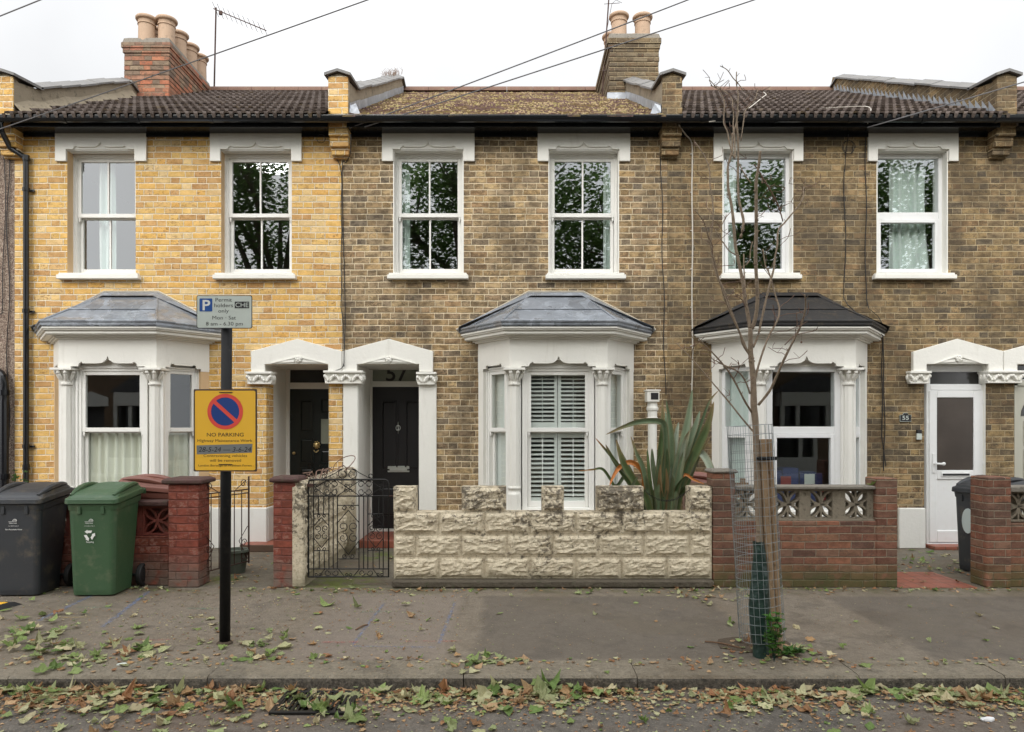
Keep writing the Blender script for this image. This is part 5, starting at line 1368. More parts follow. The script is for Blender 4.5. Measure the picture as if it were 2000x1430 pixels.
# wall of the next house
gw4 = thing('garden_wall', 'brick garden wall with screen blocks at the right edge of the picture', 'garden wall', (WX(1990), YW+.1, 0))
m = MB(); m.box(WX(1973), 7.9, YW+.02, YW+.23, 0, WZ(1023)); m.build('brick_wall', 'brick_red', gw4, bevel=.006)
pierbox(gw4, 1925, 1973, WZ(932), 'brick_red', y0=YW-.02, dep=.26)
for i in range(7): screenblock(gw4, WX(2000)+.37*i, (WZ(1023)+WZ(963))/2+.01, YW+.07, .30, 'concrete', spokes=True)
m = MB()
for i in range(7): m.box(WX(2000)+.37*i+.152, WX(2000)+.37*i+.218, YW+.065, YW+.165, WZ(1023)+.001, WZ(962))
m.box(WX(1973), WX(1978.3), YW+.065, YW+.165, WZ(1023)+.001, WZ(962)); m.build('block_post', 'concrete', gw4)
m = MB(); m.box(WX(1973), 7.9, YW+.0, YW+.25, WZ(962)+.001, WZ(951)); m.build('coping', 'coping', gw4, bevel=.008)
# red painted wall of the yellow house
gw1 = thing('garden_wall', 'dull red painted brick and screen block wall behind the wheelie bins', 'garden wall', (WX(150), YW+.2, 0))
yw1 = YW+.09; Dw1 = DW+.09
def QX(px): return PX(px, Dw1)
m = MB(); m.box(QX(-400), QX(329), yw1, yw1+.2, 0, PZ(1048, Dw1)); m.build('brick_wall', 'brick_redpaint', gw1, bevel=.006)
zc = (PZ(1047,Dw1)+PZ(990,Dw1))/2; i = 0; x = QX(302)
while x > QX(-380): screenblock(gw1, x, zc, yw1+.05, .29, 'block_redpaint'); x -= .345
m = MB(); x = QX(302)-.1725
while x > QX(-380): m.box(x-.026, x+.026, yw1+.045, yw1+.145, PZ(1047,Dw1)-.003, PZ(989,Dw1)); x -= .345
m.box(QX(302)+.146, QX(329), yw1+.045, yw1+.145, PZ(1047,Dw1)-.003, PZ(989,Dw1)); m.build('block_post', 'block_redpaint', gw1)
m = MB(); m.box(QX(-400), QX(329), yw1-.01, yw1+.2, PZ(989,Dw1)+.001, PZ(979,Dw1)); m.build('coping', 'cap_red', gw1, bevel=.01)
pierbox(gw1, 328, 388, WZ(946.5), 'brick_redpaint', dep=.26); cap(gw1, 328, 388, WZ(946.5), WZ(933.5), 'cap_red', dep=.26, o=.045)
gp = thing('gate_pier', 'dull red painted brick pier joined to the cream party wall', 'pier', (WX(555), YW+.1, 0))
m = MB(); m.box(WX(534), WX(577), YW-.01, YW+.25, 0, WZ(943)); m.build('brick_pier', 'brick_redpaint', gp, bevel=.01); cap(gp, 534, 580, WZ(943), WZ(931), 'cap_red', y0=YW-.01, dep=.26, o=.03)
# low fence behind the phormium
fe = thing('picket_screen', 'weathered brown slatted fence piece behind the spiky plant', 'fence', (WX(1370)+.2, -1.2, 0))
for i in range(7):
    m = MB(); z = .30+i*.095; m.box(1.95, 2.06+.62, -1.22, -1.20, z, z+.075); m.build('slat', 'wood_fence', fe)
for x in (1.98, 2.6):
    m = MB(); m.box(x, x+.05, -1.195, -1.15, 0, .99); m.build('post', 'wood_fence', fe)

# ------------------------------------------------------------------ gates
def scroll(cx, cz, r, a0, turns=1.15, s=1, end=.32):
    return [(cx+r*(1-(1-end)*i/16)*math.cos(a0+s*turns*2*math.pi*i/16), cz+r*(1-(1-end)*i/16)*math.sin(a0+s*turns*2*math.pi*i/16)) for i in range(17)]
ga = thing('garden_gate', 'closed black wrought iron gate with scrolls before the middle house', 'gate', (PX(680,7.06), -2.24, .1), 'wrought iron gates')
dg_ = 7.06; gy = dg_-D
def GX(x): return PX(590+x/5.72, dg_)
def GZ(y): return PZ(900+y/5.72, dg_)
def bars(mb, pts, w): mb.tube([(GX(a), gy, GZ(b)) for a, b in pts], w, 6)
m = MB(); F_ = .0095
bars(m, [(70,1297),(70,260),(78,225),(110,212),(925,212),(955,225),(966,260),(966,1297),(70,1297)], F_)
m.build('gate_frame', 'iron', ga)
m = MB()
for y_ in (395, 1208): bars(m, [(70,y_),(966,y_)], .007)
for x in (130, 300, 348, 395, 636, 688, 735, 907): bars(m, [(x,395),(x,1208)], .006)
for x in (130, 905): bars(m, [(x,212),(x,395)], .005); bars(m, [(x,1208),(x,1297)], .005)
for a, b_, y_ in ((130,300,595),(130,300,1005),(395,636,498),(395,636,1097),(735,907,595),(735,907,1003)): bars(m, [(a,y_),(b_,y_)], .005)
for x in (184, 240, 800-15, 855): bars(m, [(x,395),(x,595)], .005); bars(m, [(x+8,1005),(x+8,1208)], .005)
m.build('bars', 'iron', ga)
m = MB(); t_ = .0042
def sc(cx, cy, r, a0, s=1, turns=1.15, end=.3):
    q = scroll(0, 0, r, a0, turns, s, end); m.tube([(GX(cx+x), gy, GZ(cy-y)) for x, y in q], t_, 5)
# cresting above the top rail
for s in (-1, 1):
    cxx = 508
    sc(cxx+s*55, 150, 52, math.pi/2 if s > 0 else math.pi/2, -s, .95, .75)
    bars(m, [(cxx+s*45, 88), (cxx+s*85, 98), (cxx+s*130, 135), (cxx+s*240, 190), (cxx+s*262, 203)], t_)
    sc(cxx+s*255, 172, 32, -math.pi/2, s, 1.1, .4)
# frieze band between rails
for cxx in (322, 702):
    for s in (-1, 1):
        for v in (-1, 1):
            sc(cxx+s*42, 305+v*42, 38, (0 if s < 0 else math.pi)+0, s*v, 1.0, .55)
        bars(m, [(cxx+s*12, 305-70), (cxx+s*70, 214)], t_); bars(m, [(cxx+s*12, 305+70), (cxx+s*70, 394)], t_)
for a, b_, c_, d_ in ((395,225,520,310),(640,225,520,310),(520,310,395,390),(520,310,640,390),(760,225,875,300),(760,390,875,305),(265,225,150,300),(265,390,150,305)): bars(m, [(a,b_),(c_,d_)], t_)
for s in (-1, 1):
    for v in (-1, 1): sc(515+s*25, 305+v*25, 22, 0 if s < 0 else math.pi, s*v, 1.1, .4); sc(875 if s > 0 else 150, 305+v*25, 20, math.pi/2, s*v, 1.1, .4)
# lozenge panels
for x0_, x1_, yt, yb in ((132,300,597,1005),(737,907,597,1003),(397,636,500,1097)):
    xm = (x0_+x1_)/2; w = (x1_-x0_)/2; q = w*.5
    bars(m, [(xm, yt+w*.45), (x0_, yt+(yb-yt)*.32)], t_); bars(m, [(xm, yt+w*.45), (x1_, yt+(yb-yt)*.32)], t_); bars(m, [(xm, yb-w*.4), (x0_, yb-(yb-yt)*.34)], t_); bars(m, [(xm, yb-w*.4), (x1_, yb-(yb-yt)*.34)], t_)
    ym = (yt+yb)/2
    for s in (-1, 1):
        for v in (-1, 1):
            sc(xm+s*q, ym+v*q*1.05, q*.93, math.pi/2 if v > 0 else -math.pi/2, s*v, 1.1, .35)
        sc(xm+s*w*.36, yt+w*.26, w*.24, math.pi if s > 0 else 0, -s, 1.1, .4); sc(xm+s*w*.36, yb-w*.26, w*.24, math.pi if s > 0 else 0, s, 1.1, .4)
for cxx in (330, 715):
    for s in (-1, 1): sc(cxx+s*45, 1252, 36, math.pi if s > 0 else 0, s, 1.0, .5)
    bars(m, [(cxx-75,1210),(cxx-140,1290)], t_); bars(m, [(cxx+75,1210),(cxx+140,1290)], t_)
for cxx in (180, 520, 870):
    for s in (-1, 1): sc(cxx+s*22, 1270, 18, math.pi if s > 0 else 0, s, 1.0, .5)
m.build('scrollwork', 'iron', ga)
m = MB(); bars(m, [(966,395),(1012,395)], .008); bars(m, [(966,1090),(1012,1090)], .008); m.box(GX(60), GX(130), gy-.015, gy+.015, GZ(290), GZ(258)); m.build('latch', 'iron_rust', ga)

gb = thing('garden_gate', 'open rusty wrought iron gate swung back behind the sign post', 'gate', (-3.09, -2.2, .1), 'wrought iron gates')
A0 = Vector((-3.09, 7.14-D, 0)); B0 = Vector((-2.86, 7.76-D, 0)); Lg = (B0-A0).length; ux = (B0-A0)/Lg
Mg = Matrix(((ux.x, -ux.y, 0, A0.x), (ux.y, ux.x, 0, A0.y), (0, 0, 1, 0), (0, 0, 0, 1)))
m = MB(); m.M = Mg; m.tube([(0,0,.10),(0,0,1.0)], .011, 6); m.tube([(Lg,0,.10),(Lg,0,1.04)], .010, 6); m.tube([(0,0,.12),(Lg,0,.12)], .007, 5); m.tube([(0,0,.90),(Lg,0,.90)], .007, 5); m.tube([(0,0,.86),(Lg,0,.86)], .006, 5)
m.build('gate_frame', 'iron_rust', gb)
m = MB(); m.M = Mg
for i in range(1, 6): m.tube([(Lg*i/6,0,.12),(Lg*i/6,0,.90)], .0055, 5)
m.build('bars', 'iron_rust', gb)
m = MB(); m.M = Mg
for s, x in ((1,.0),(-1,Lg)):
    for (dx, z, r, a0) in ((.085,.97,.045,math.pi),(.075,.185,.055,math.pi),(.075,.33,.045,math.pi)):
        q = scroll(0,0,r,a0 if s>0 else 0,1.2,-s,.3); m.tube([(x+s*dx+px_, 0, z+pz_) for px_, pz_ in q], .0045, 5)
    m.tube([(x+s*.02,0,.15),(x+s*.15,0,.36),(x+s*.02,0,.50)], .0045, 5); m.tube([(x+s*.04,0,1.0),(x+s*.2,0,.91)], .0045, 5)
m.build('scrollwork', 'iron_rust', gb)

# ------------------------------------------------------------------ wheelie bins
def rrect(w, d, z, r=.05, n=4, oy=0, sh=0):
    pts = []
    for cx_, cy_, a0 in ((w/2-r, d/2-r, 0), (-w/2+r, d/2-r, 90), (-w/2+r, -d/2+r, 180), (w/2-r, -d/2+r, 270)):
        for i in range(n+1):
            a = R(a0+90*i/n); px_, py_ = cx_+r*math.cos(a), cy_+r*math.sin(a)+oy; pts.append((px_, py_, z+sh*(py_+.27)/.55))
    return pts
def make_bin(label, mat, loc, rz, prints='', group='wheelie bins'):
    root = thing('wheelie_bin', label, 'wheelie bin', (0,0,0), group)
    m = MB(); m.loft([rrect(.375,.36,.012,.04,4,-.05), rrect(.385,.375,.06,.045,4,-.05), rrect(.41,.44,.45,.05,4,-.03), rrect(.435,.50,.84,.05,4,-.01,.05)], True)
    m.loft([rrect(.45,.52,.80,.05,4,0,.05), rrect(.46,.54,.86,.05,4,0,.05)])
    m.box(-.12, -.09, -.275, -.25, .77, .84); m.box(.09, .12, -.275, -.25, .77, .84)
    m.build('body', mat, root, bevel=.004)
    m = MB(); sh = .06
    m.loft([rrect(.475,.565,.862,.045,5,0,sh), rrect(.49,.58,.868,.05,5,0,sh), rrect(.485,.575,.905,.05,5,0,sh), rrect(.475,.56,.915,.05,5,0,sh)])
    m.loft([rrect(.47,.555,.913,.05,5,0,sh), rrect(.455,.53,.92,.05,5,.005,sh), rrect(.44,.51,.938,.06,5,.01,sh), rrect(.40,.45,.955,.08,5,.02,sh+.015), rrect(.25,.30,.962,.08,5,.03,sh+.03)])
    for s in (-1, 1):      # two swept grab ridges on the lid
        q = [Vector((s*(.19+.012*math.sin(i/8*3.1)), -.24+.46*i/8, .935+.045*math.sin(i/8*2.6)+sh*(.03+.46*i/8)/.55)) for i in range(9)]
        m.tube(q, [.016,.024,.028,.03,.03,.028,.026,.022,.016], 8)
    m.box(-.245, .245, .27, .30, .91, .955); m.tube([(-.22,.33,.95),(.22,.33,.95)], .014, 8)
    m.build('lid', mat, root, bevel=.003)
    for s in (-1, 1):
        w = MB(); w.M = Matrix.Translation((s*.245, .215, .112)) @ Matrix.Rotation(R(90), 4, 'Y')
        w.lathe((0,0,-.024), [(.02,0),(.068,.004),(.072,.012),(.086,.0),(.107,.003),(.112,.012),(.112,.040),(.107,.049),(.086,.052),(.072,.038),(.068,.046),(.02,.052)], 24)
        w.build('wheel', 'rubber', root)
    m = MB(); m.tube([(-.24,.215,.112),(.24,.215,.112)], .012, 8); m.build('axle', 'rubber', root)
    if prints:
        m = MB(); yb = -.262
        def py(z): return -.235-(z-.06)*.0385-.004
        def tx(s, x0, x1, z, c): text_mb(m, s, x0, x1, z, c, py(z)-.004, bold=.01)
        m.tube([(.0+.018*math.cos(a), py(.70)-.003, .705+.018*math.sin(a)) for a in [math.pi*i/10 for i in range(11)]], .0025, 4); m.tube([(.0+.009*math.cos(a), py(.70)-.003, .705+.009*math.sin(a)) for a in [math.pi*i/6 for i in range(7)]], .002, 4)
        m.box(-.055, .018, py(.70)-.005, py(.70)-.003, .699, .7015)
        tx('Waltham Forest', -.052, .018, .682, .011); tx('www.walthamforest.gov.uk', -.06, .035, .658, .006)
        if prints == 'rec':
            for k in range(3):     # three chasing arrows
                a = R(90+120*k); c, s_ = math.cos(a), math.sin(a); t = (-s_, c)
                def P_(u, v): return (-.015+1.25*(c*u+t[0]*v), .575+1.25*(s_*u+t[1]*v))
                z_ = .575
                q = [P_(.034,-.020),P_(.034,.014),P_(.040,.014),P_(.026,.034),P_(.010,.014),P_(.016,.014),P_(.016,-.012)]
                m.ext(q, py(.575)-.006, py(.575)-.004)
            tx('Recycling', -.045, .022, .505, .014)
        else: tx('Non Recyclable Waste', -.085, .065, .622, .012)
        m.build('printed_badge', 'print_white', root)
    root.location = loc; root.rotation_euler = (0, 0, R(rz)); return root
d0 = 6.62
make_bin('dark grey wheelie bin beside the green one, printed Non Recyclable Waste', 'bin_grey', (PX(58, 6.82), 6.86-D, 0), 3, 'waste')
make_bin('green wheelie bin printed with a white recycling symbol', 'bin_green', (PX(202, 6.82), 6.86-D, 0), 3, 'rec')
make_bin('brown wheelie bin behind the red painted wall, only its lid showing', 'bin_brown', (PX(298, 7.5), 7.48-D, .03), 90+12)
make_bin('brown wheelie bin hidden behind the spiky plant', 'bin_brown', (PX(1372, 8.35), 8.35-D, .0), 80)
bb = make_bin('dark grey wheelie bin with a pale oval sticker before the white door', 'bin_grey', (PX(1934, 7.75), 7.75-D, .0), -78)
bpy.context.view_layer.update()
m = MB(); n = 20; 
q = [(-.02+.075*math.cos(2*math.pi*i/n), .56+.135*math.sin(2*math.pi*i/n)) for i in range(n)]
m.M = Matrix.Identity(4); m.ext(q, -.272, -.262)
st = m.build('oval_sticker', 'sticker'); st.parent = bb
for c in bb.children:
    pass

# ------------------------------------------------------------------ sign post
PD = 5.19; px_ = PX(439, PD)
tl = (PX(443,PD)-PX(439,PD))/(PZ(645,PD))
post = thing('sign_post', 'black steel post standing on the pavement carrying the resident permit sign', 'sign post', (px_, PD-D, 0))
m = MB(); m.tube([(px_, PD-D, -.05), (px_+tl*2.40, PD-D, 2.47)], .038, 20); m.build('pole', 'post_black', post, smooth=True)
m = MB(); m.lathe((px_, PD-D, -.01), [(.06,0),(.055,.02),(.04,.03)], 16); m.build('collar', 'earth', post)
sy = PD-D-.046
def SX(x): return PX(360+x/3.578, PD-.05)
def SZ(y): return PZ(560+y/3.578, PD-.05)
def rr_plate(m, x0, x1, z0, z1, r, y0, y1):
    pts = []
    for cx_, cz_, a0 in ((x1-r, z1-r, 0), (x0+r, z1-r, 90), (x0+r, z0+r, 180), (x1-r, z0+r, 270)):
        for i in range(5): a = R(a0+22.5*i); pts.append((cx_+r*math.cos(a), cz_+r*math.sin(a)))
    m.ext(pts, y0, y1)
m = MB(); rr_plate(m, SX(84), SX(473), SZ(292), SZ(60), .014, sy, sy+.003)
m.box(SX(200), SX(360), sy+.003, sy+.012, SZ(120), SZ(110)); m.box(SX(200), SX(360), sy+.003, sy+.012, SZ(250), SZ(240))
pl = m.build('permit_sign', 'print_black', post)
m = MB(); rr_plate(m, SX(89), SX(468), SZ(287), SZ(65), .011, sy-.0012, sy-.0002); m.build('sign_face', 'sign_grey', pl)
m = MB(); rr_plate(m, SX(105), SX(195), SZ(173), SZ(82), .006, sy-.0022, sy-.0014); m.build('blue_panel', 'sign_blue', pl)
m = MB(); text_mb(m, 'P', SX(127), SX(181), SZ(163), SZ(92)-SZ(163), sy-.0030, bold=.02); m.build('letter', 'print_white', pl)
m = MB(); yy = sy-.0020
for s, a, b_, zb, c in (('Permit',217,332,104,26),('holders',208,339,143,27),('only',236,310,181,26),('Mon · Sat',195,360,229,26),('8 am - 6.30 pm',150,408,271,26)): text_mb(m, s, SX(a), SX(b_), SZ(zb), SZ(zb-c)-SZ(zb), yy, bold=.0)
rr_plate(m, SX(351), SX(453), SZ(151), SZ(104), .003, yy-.0002, yy+.0002); m.build('lettering', 'print_black', pl)
m = MB(); text_mb(m, 'CHE', SX(357), SX(448), SZ(143), SZ(111)-SZ(143), yy-.0010, bold=.0); m.build('zone_letters', 'sign_grey', pl)
# yellow notice tied to the post
yb_ = thing('parking_notice', 'yellow no parking notice with blue and red roundel, tied to the black post', 'notice board', (px_+.03, sy-.01, 1.55))
y0 = sy-.004
m = MB(); rr_plate(m, SX(65), SX(508), SZ(1292), SZ(716), .008, y0, y0+.004); m.build('board', 'sign_edge', yb_)
m = MB(); rr_plate(m, SX(75), SX(497), SZ(1283), SZ(727), .012, y0-.0012, y0-.0003); m.build('yellow_face', 'sign_yellow', yb_)
cx_, cz_ = (SX(162)+SX(411))/2, SZ(873); ro_ = (SX(411)-SX(162))/2; ri = ro_*.80
m = MB(); n = 48; m.ext([(cx_+ri*math.cos(2*math.pi*i/n), cz_+ri*math.sin(2*math.pi*i/n)) for i in range(n)], y0-.0022, y0-.0014); m.build('blue_disc', 'sign_blue_dark', yb_)
m = MB(); 
for i in range(n):
    a, b_ = 2*math.pi*i/n, 2*math.pi*(i+1)/n
    m.face([(cx_+ri*.99*math.cos(a),y0-.0030,cz_+ri*.99*math.sin(a)),(cx_+ro_*math.cos(a),y0-.0030,cz_+ro_*math.sin(a)),(cx_+ro_*math.cos(b_),y0-.0030,cz_+ro_*math.sin(b_)),(cx_+ri*.99*math.cos(b_),y0-.0030,cz_+ri*.99*math.sin(b_))])
w = ro_*.105; a = R(-42); ca, sa = math.cos(a), math.sin(a); l = ri*1.0
m.face([(cx_-l*ca-w*sa*-1*-1, y0-.0032, cz_-l*sa-w*ca), (cx_+l*ca-w*sa*-1*-1, y0-.0032, cz_+l*sa-w*ca), (cx_+l*ca+w*sa, y0-.0032, cz_+l*sa+w*ca), (cx_-l*ca+w*sa, y0-.0032, cz_-l*sa+w*ca)]) if False else m.face([(cx_-l*ca+w*sa, y0-.0032, cz_-l*sa-w*ca), (cx_+l*ca+w*sa, y0-.0032, cz_+l*sa-w*ca), (cx_+l*ca-w*sa, y0-.0032, cz_+l*sa+w*ca), (cx_-l*ca-w*sa, y0-.0032, cz_-l*sa+w*ca)])
m.build('red_ring_and_bar', 'sign_red', yb_)
m = MB(); yy = y0-.0020
for s, a, b_, zb, c, bo in (('NO PARKING',158,415,1047,26,.006),('Highway Maintenance Work',93,476,1085,19,.0),('Contravening vehicles',135,440,1190,19,.0),('will be removed',178,397,1223,19,.0),('London Borough of Waltham Forest',99,472,1256,14,.0)):
    text_mb(m, s, SX(a), SX(b_), SZ(zb), SZ(zb-c)-SZ(zb), yy, bold=bo)
m.build('lettering', 'print_brown', yb_)
m = MB(); m.face([(SX(88),yy,SZ(1172)),(SX(474),yy,SZ(1160)),(SX(477),yy,SZ(1098)),(SX(86),yy,SZ(1109))]); tp = m.build('grey_tape', 'tape', yb_)
m = MB(); text_mb(m, '28-5-24 — 3-6-24', SX(100), SX(468), SZ(1154), SZ(1120)-SZ(1154), yy-.0008, bold=.0, shear=.2); m.build('handwritten_date', 'print_black', tp)
m = MB(); m.box(SX(247), SX(336), y0-.006, y0-.001, SZ(741), SZ(736)); m.box(SX(242), SX(333), y0-.006, y0-.001, SZ(1245), SZ(1240)); 
for z in (SZ(738), SZ(1242)):
    for x in (SX(247), SX(335)): m.box(x-.002, x+.002, y0-.004, y0+.05, z-.003, z+.003)
m.build('cable_tie', 'print_black', yb_)

# ------------------------------------------------------------------ sapling, stakes and guard
TD = 4.90
def TA(x, y, dy=0): return P3(1320+x/3.866, 110+y/3.866, TD+dy)
def TB(x, y, dy=0): return P3(1320+x/3.575, 460+y/3.575, TD+dy)
tree = thing('sapling_tree', 'young bare street tree standing inside the wire guard', 'tree', (PX(1487,TD), TD-D, 0))
tr = [P3(1489,1285,TD), P3(1489,1180,TD), P3(1485,1080,TD), P3(1481,980,TD), P3(1478,900,TD), TB(560,1430), TB(555,1300), TB(545,1200), TB(543,1100), TB(540,1000), TB(530,900), TB(522,820), TB(522,740), TB(520,650)]
m = MB(); rad = [.026,.025,.024,.023,.022,.0215,.0225,.0225,.021,.019,.018,.0175,.016,.0145]
sp = smoothpath(tr, 4); rs = [rad[min(i//4, 13)]*(1-(i % 4)/4)+rad[min(i//4+1, 13)]*((i % 4)/4)+random.uniform(-.0006,.0006) for i in range(len(sp))]
m.tube(sp, rs, 12); 
for i in range(9):
    p = sp[random.randint(14, len(sp)-4)]; a = random.uniform(0, 6.28); m.ell((p.x+.018*math.cos(a), p.y-.018*abs(math.sin(a)), p.z), .007, .006, .009, 6, 4)
trunk = m.build('trunk', 'bark', tree, smooth=True)
def limb(name, pts, r0, r1, dz, mat='bark', par=None, jit=0):
    """pts already in 3D; lean the limb dz metres forward(-)/back(+) by its end"""
    n = len(pts); q = [Vector(p)+Vector((0, dz*(i/(n-1)), 0)) for i, p in enumerate(pts)]
    s = smoothpath(q, 4); k = len(s); mm = MB()
    mm.tube(s, [(1.05+.35*i/(k-1))*(r0+(r1-r0)*(i/(k-1)))*(1+random.uniform(-.1,.12)) for i in range(k)], 7)
    for i in range(2, k-1, 3):      # buds and spurs
        a = random.uniform(0, 6.28); d = Vector((math.cos(a), -.4, .8)).normalized(); l = random.uniform(.012, .03)
        if random.random() < .6: mm.tube([s[i], s[i]+d*l], [r1*1.1, r1*.8], 4)
    return mm.build(name, mat, par or tree, smooth=True), s
def twigs(s, n, l0, l1, par, up=.5):
    mm = MB()
    for i in range(n):
        p = s[random.randint(len(s)//3, len(s)-2)]; a = random.uniform(0, 6.28)
        d = Vector((math.cos(a), .6*math.sin(a), up+random.uniform(-.4,.5))).normalized(); l = random.uniform(l0, l1)
        q = [p, p+d*l*.35+Vector((0,0,.01)), p+d*l*.7+Vector((random.uniform(-.03,.03),0,.0)), p+d*l+Vector((random.uniform(-.05,.05),0,.03))]
        mm.tube(smoothpath(q, 2), .0023, 4)
        if random.random() < .6: mm.tube([q[2], q[2]+Vector((random.uniform(-.05,.05),0,random.uniform(-.01,.05)))], .0015, 3)
    mm.build('twigs', 'bark_red', par)
B_ = lambda L: [TB(*p) for p in L]
A_ = lambda L: [TA(*p) for p in L]
o, s = limb('branch', B_([(520,650),(510,560),(490,420),(480,300),(455,150),(440,50)])+A_([(465,1200),(455,1080),(437,950),(440,850),(445,770),(470,690),(490,620),(495,500),(510,480),(540,380),(560,290)]), .0125, .003, .25)
twigs(s, 6, .06, .16, o)
o, s = limb('branch', A_([(445,770),(455,700),(460,600),(458,500),(470,400),(470,310),(478,262),(450,195),(400,150),(330,105)]), .005, .0022, .22); twigs(s, 5, .04, .12, o)
o, s = limb('branch', A_([(490,1370),(515,1250),(500,1150),(485,1050),(485,900),(490,770),(495,660),(495,560),(490,430),(502,350),(510,260),(515,220),(505,130),(510,35)]), .009, .0025, .15); twigs(s, 6, .05, .14, o)
limb('branch', A_([(510,262),(480,205),(440,150),(400,82),(350,45)]), .0035, .002, .05)
o, s = limb('branch', A_([(440,770),(412,660),(400,560),(375,480),(385,370),(385,290),(350,210),(285,125)]), .005, .002, .1); twigs(s, 7, .04, .12, o)
o, s = limb('branch', A_([(492,640),(520,470),(535,400),(590,330),(630,280),(655,205)]), .004, .0018, .1); twigs(s, 6, .04, .1, o)
o, s = limb('branch', B_([(530,655),(550,580),(562,460),(550,300),(540,150),(540,0)])+A_([(580,1250),(575,1100),(572,970),(585,870),(592,768)]), .0125, .0065, -.12, 'bark'); twigs(s, 4, .06, .2, o)
o, s = limb('branch', B_([(520,640),(518,520),(515,420),(520,300),(528,180),(540,80)]), .006, .003, .2)
o, s = limb('branch', A_([(592,815),(640,870),(700,950),(750,1010),(810,1110),(850,1215)]), .0045, .003, .1, 'bark_red'); twigs(s, 9, .05, .16, o, .1)
o, s = limb('branch', A_([(570,960),(535,900),(510,840),(498,790)]), .004, .0022, .05)
o, s = limb('branch', B_([(540,780),(580,700),(610,590),(650,440),(690,300),(720,210),(735,130),(760,30)])+A_([(830,1330),(850,1250),(900,1200),(960,1130),(1030,1050),(1075,975),(1085,910),(1100,882),(1112,900),(1095,935),(1085,965)]), .008, .002, .35, 'bark'); twigs(s, 9, .06, .18, o)
o, s = limb('branch', B_([(550,1020),(590,900),(640,780),(690,680),(760,570),(785,480),(770,380),(740,220),(722,150),(715,20)]), .0075, .0028, .3, 'bark'); twigs(s, 9, .06, .18, o)
o, s = limb('branch', B_([(575,1185),(640,1090),(680,980),(712,880),(760,760),(805,640),(817,530),(795,460)]), .009, .003, -.25, 'bark'); twigs(s, 8, .05, .16, o)
o, s = limb('branch', B_([(760,765),(820,705),(880,685),(955,670),(968,645)]), .003, .0015, -.05, 'bark_red'); mm = MB(); q = TB(877,745,-.03); mm.tube([TB(880,683,-.03), q], .001, 3); mm.ell(q, .008,.008,.009,6,4); mm.build('seed_pod', 'bark_red', o)
o, s = limb('branch', B_([(515,835),(460,760),(430,680),(360,550),(310,440),(260,300),(210,130),(170,0)])+A_([(150,1290),(80,1225)]), .0075, .002, -.2, 'bark'); twigs(s, 8, .06, .18, o)
o, s = limb('branch', B_([(515,840),(460,700),(400,530),(350,370),(310,280),(280,150),(270,0)])+A_([(315,1200),(315,1050),(300,920),(300,790),(265,680),(235,620),(203,560)]), .007, .002, .2, 'bark'); twigs(s, 8, .05, .16, o)
o, s = limb('branch', B_([(445,145),(380,110),(340,50)])+A_([(345,1370),(310,1300),(345,1290),(400,1180)]), .004, .002, .05); twigs(s, 3, .05, .12, o)
o, s = limb('branch', B_([(530,1235),(460,1150),(370,1010),(290,920),(180,820),(85,745)]), .007, .0022, -.25, 'bark'); twigs(s, 6, .06, .2, o)
o, s = limb('branch', B_([(545,1375),(470,1280),(380,1160),(300,1060),(160,890),(110,830),(30,740)]), .006, .0018, .1, 'bark'); twigs(s, 6, .06, .2, o)
o, s = limb('branch', B_([(518,1105),(480,1030),(430,970),(370,940),(290,910),(200,870)]), .0055, .002, -.15, 'bark'); twigs(s, 4, .05, .14, o)
o, s = limb('branch', B_([(485,210),(520,170),(532,100),(552,30)]), .004, .002, .05)
o, s = limb('branch', B_([(485,500),(450,450),(380,430)]), .003, .0015, -.05, 'bark_red'); twigs(s, 5, .05, .12, o)
# stakes
st = thing('tree_stake', 'pair of round timber stakes strapped beside the sapling trunk', 'stake', (PX(1515,TD), TD-D, 0))
for a, b_, dy in ((1488,1509,.0),(1499,1520,.035)):
    m = MB(); m.tube([P3(b_+1,1278,TD+dy), P3((a+b_)/2+1.5,1070,TD+dy), P3(a+1,858,TD+dy)], [.030,.029,.028], 10); m.build('pole', 'wood_stake', st)
m = MB(); p = P3(1484, 895, TD); 
m.tube([(p.x-.035,p.y-.03,p.z),(p.x,p.y-.042,p.z+.002),(p.x+.055,p.y-.04,p.z-.003),(p.x+.085,p.y-.02,p.z)], .010, 5); m.box(p.x-.02, p.x+.10, p.y-.045, p.y-.025, p.z-.012, p.z+.012); m.build('rubber_strap', 'rubber', st)
# wire guard
gd = thing('tree_guard', 'galvanised wire mesh cylinder round the sapling', 'tree guard', (PX(1488,TD), TD-D, 0))
b0 = P3(1488.5, 1246, TD+.02); t0 = P3(1464, 831, TD+.02); m = MB(); Rg = .150; ax_ = (t0-b0).normalized(); e1 = Vector((1,0,0)); e1 = (e1-ax_*e1.dot(ax_)).normalized(); e2 = ax_.cross(e1)
nh = 24; 
for i in range(nh+1):
    c = b0.lerp(t0, i/nh); rr = Rg*(1+.015*math.sin(i*1.3)); 
    if i in (21,22) : pass
    m.tube([c+(e1*math.cos(a)+e2*math.sin(a))*rr+Vector((0,0,.003*math.sin(a*3+i))) for a in [2*math.pi*k/28 for k in range(29)]], .0015, 4, False)
for k in range(26):
    a = 2*math.pi*k/26; m.tube([b0.lerp(t0, j/8)+(e1*math.cos(a)+e2*math.sin(a))*Rg*(1+.012*math.sin(j*2+k)) for j in range(9)], .0015, 4, False)
m.build('wire_mesh', 'wire', gd)
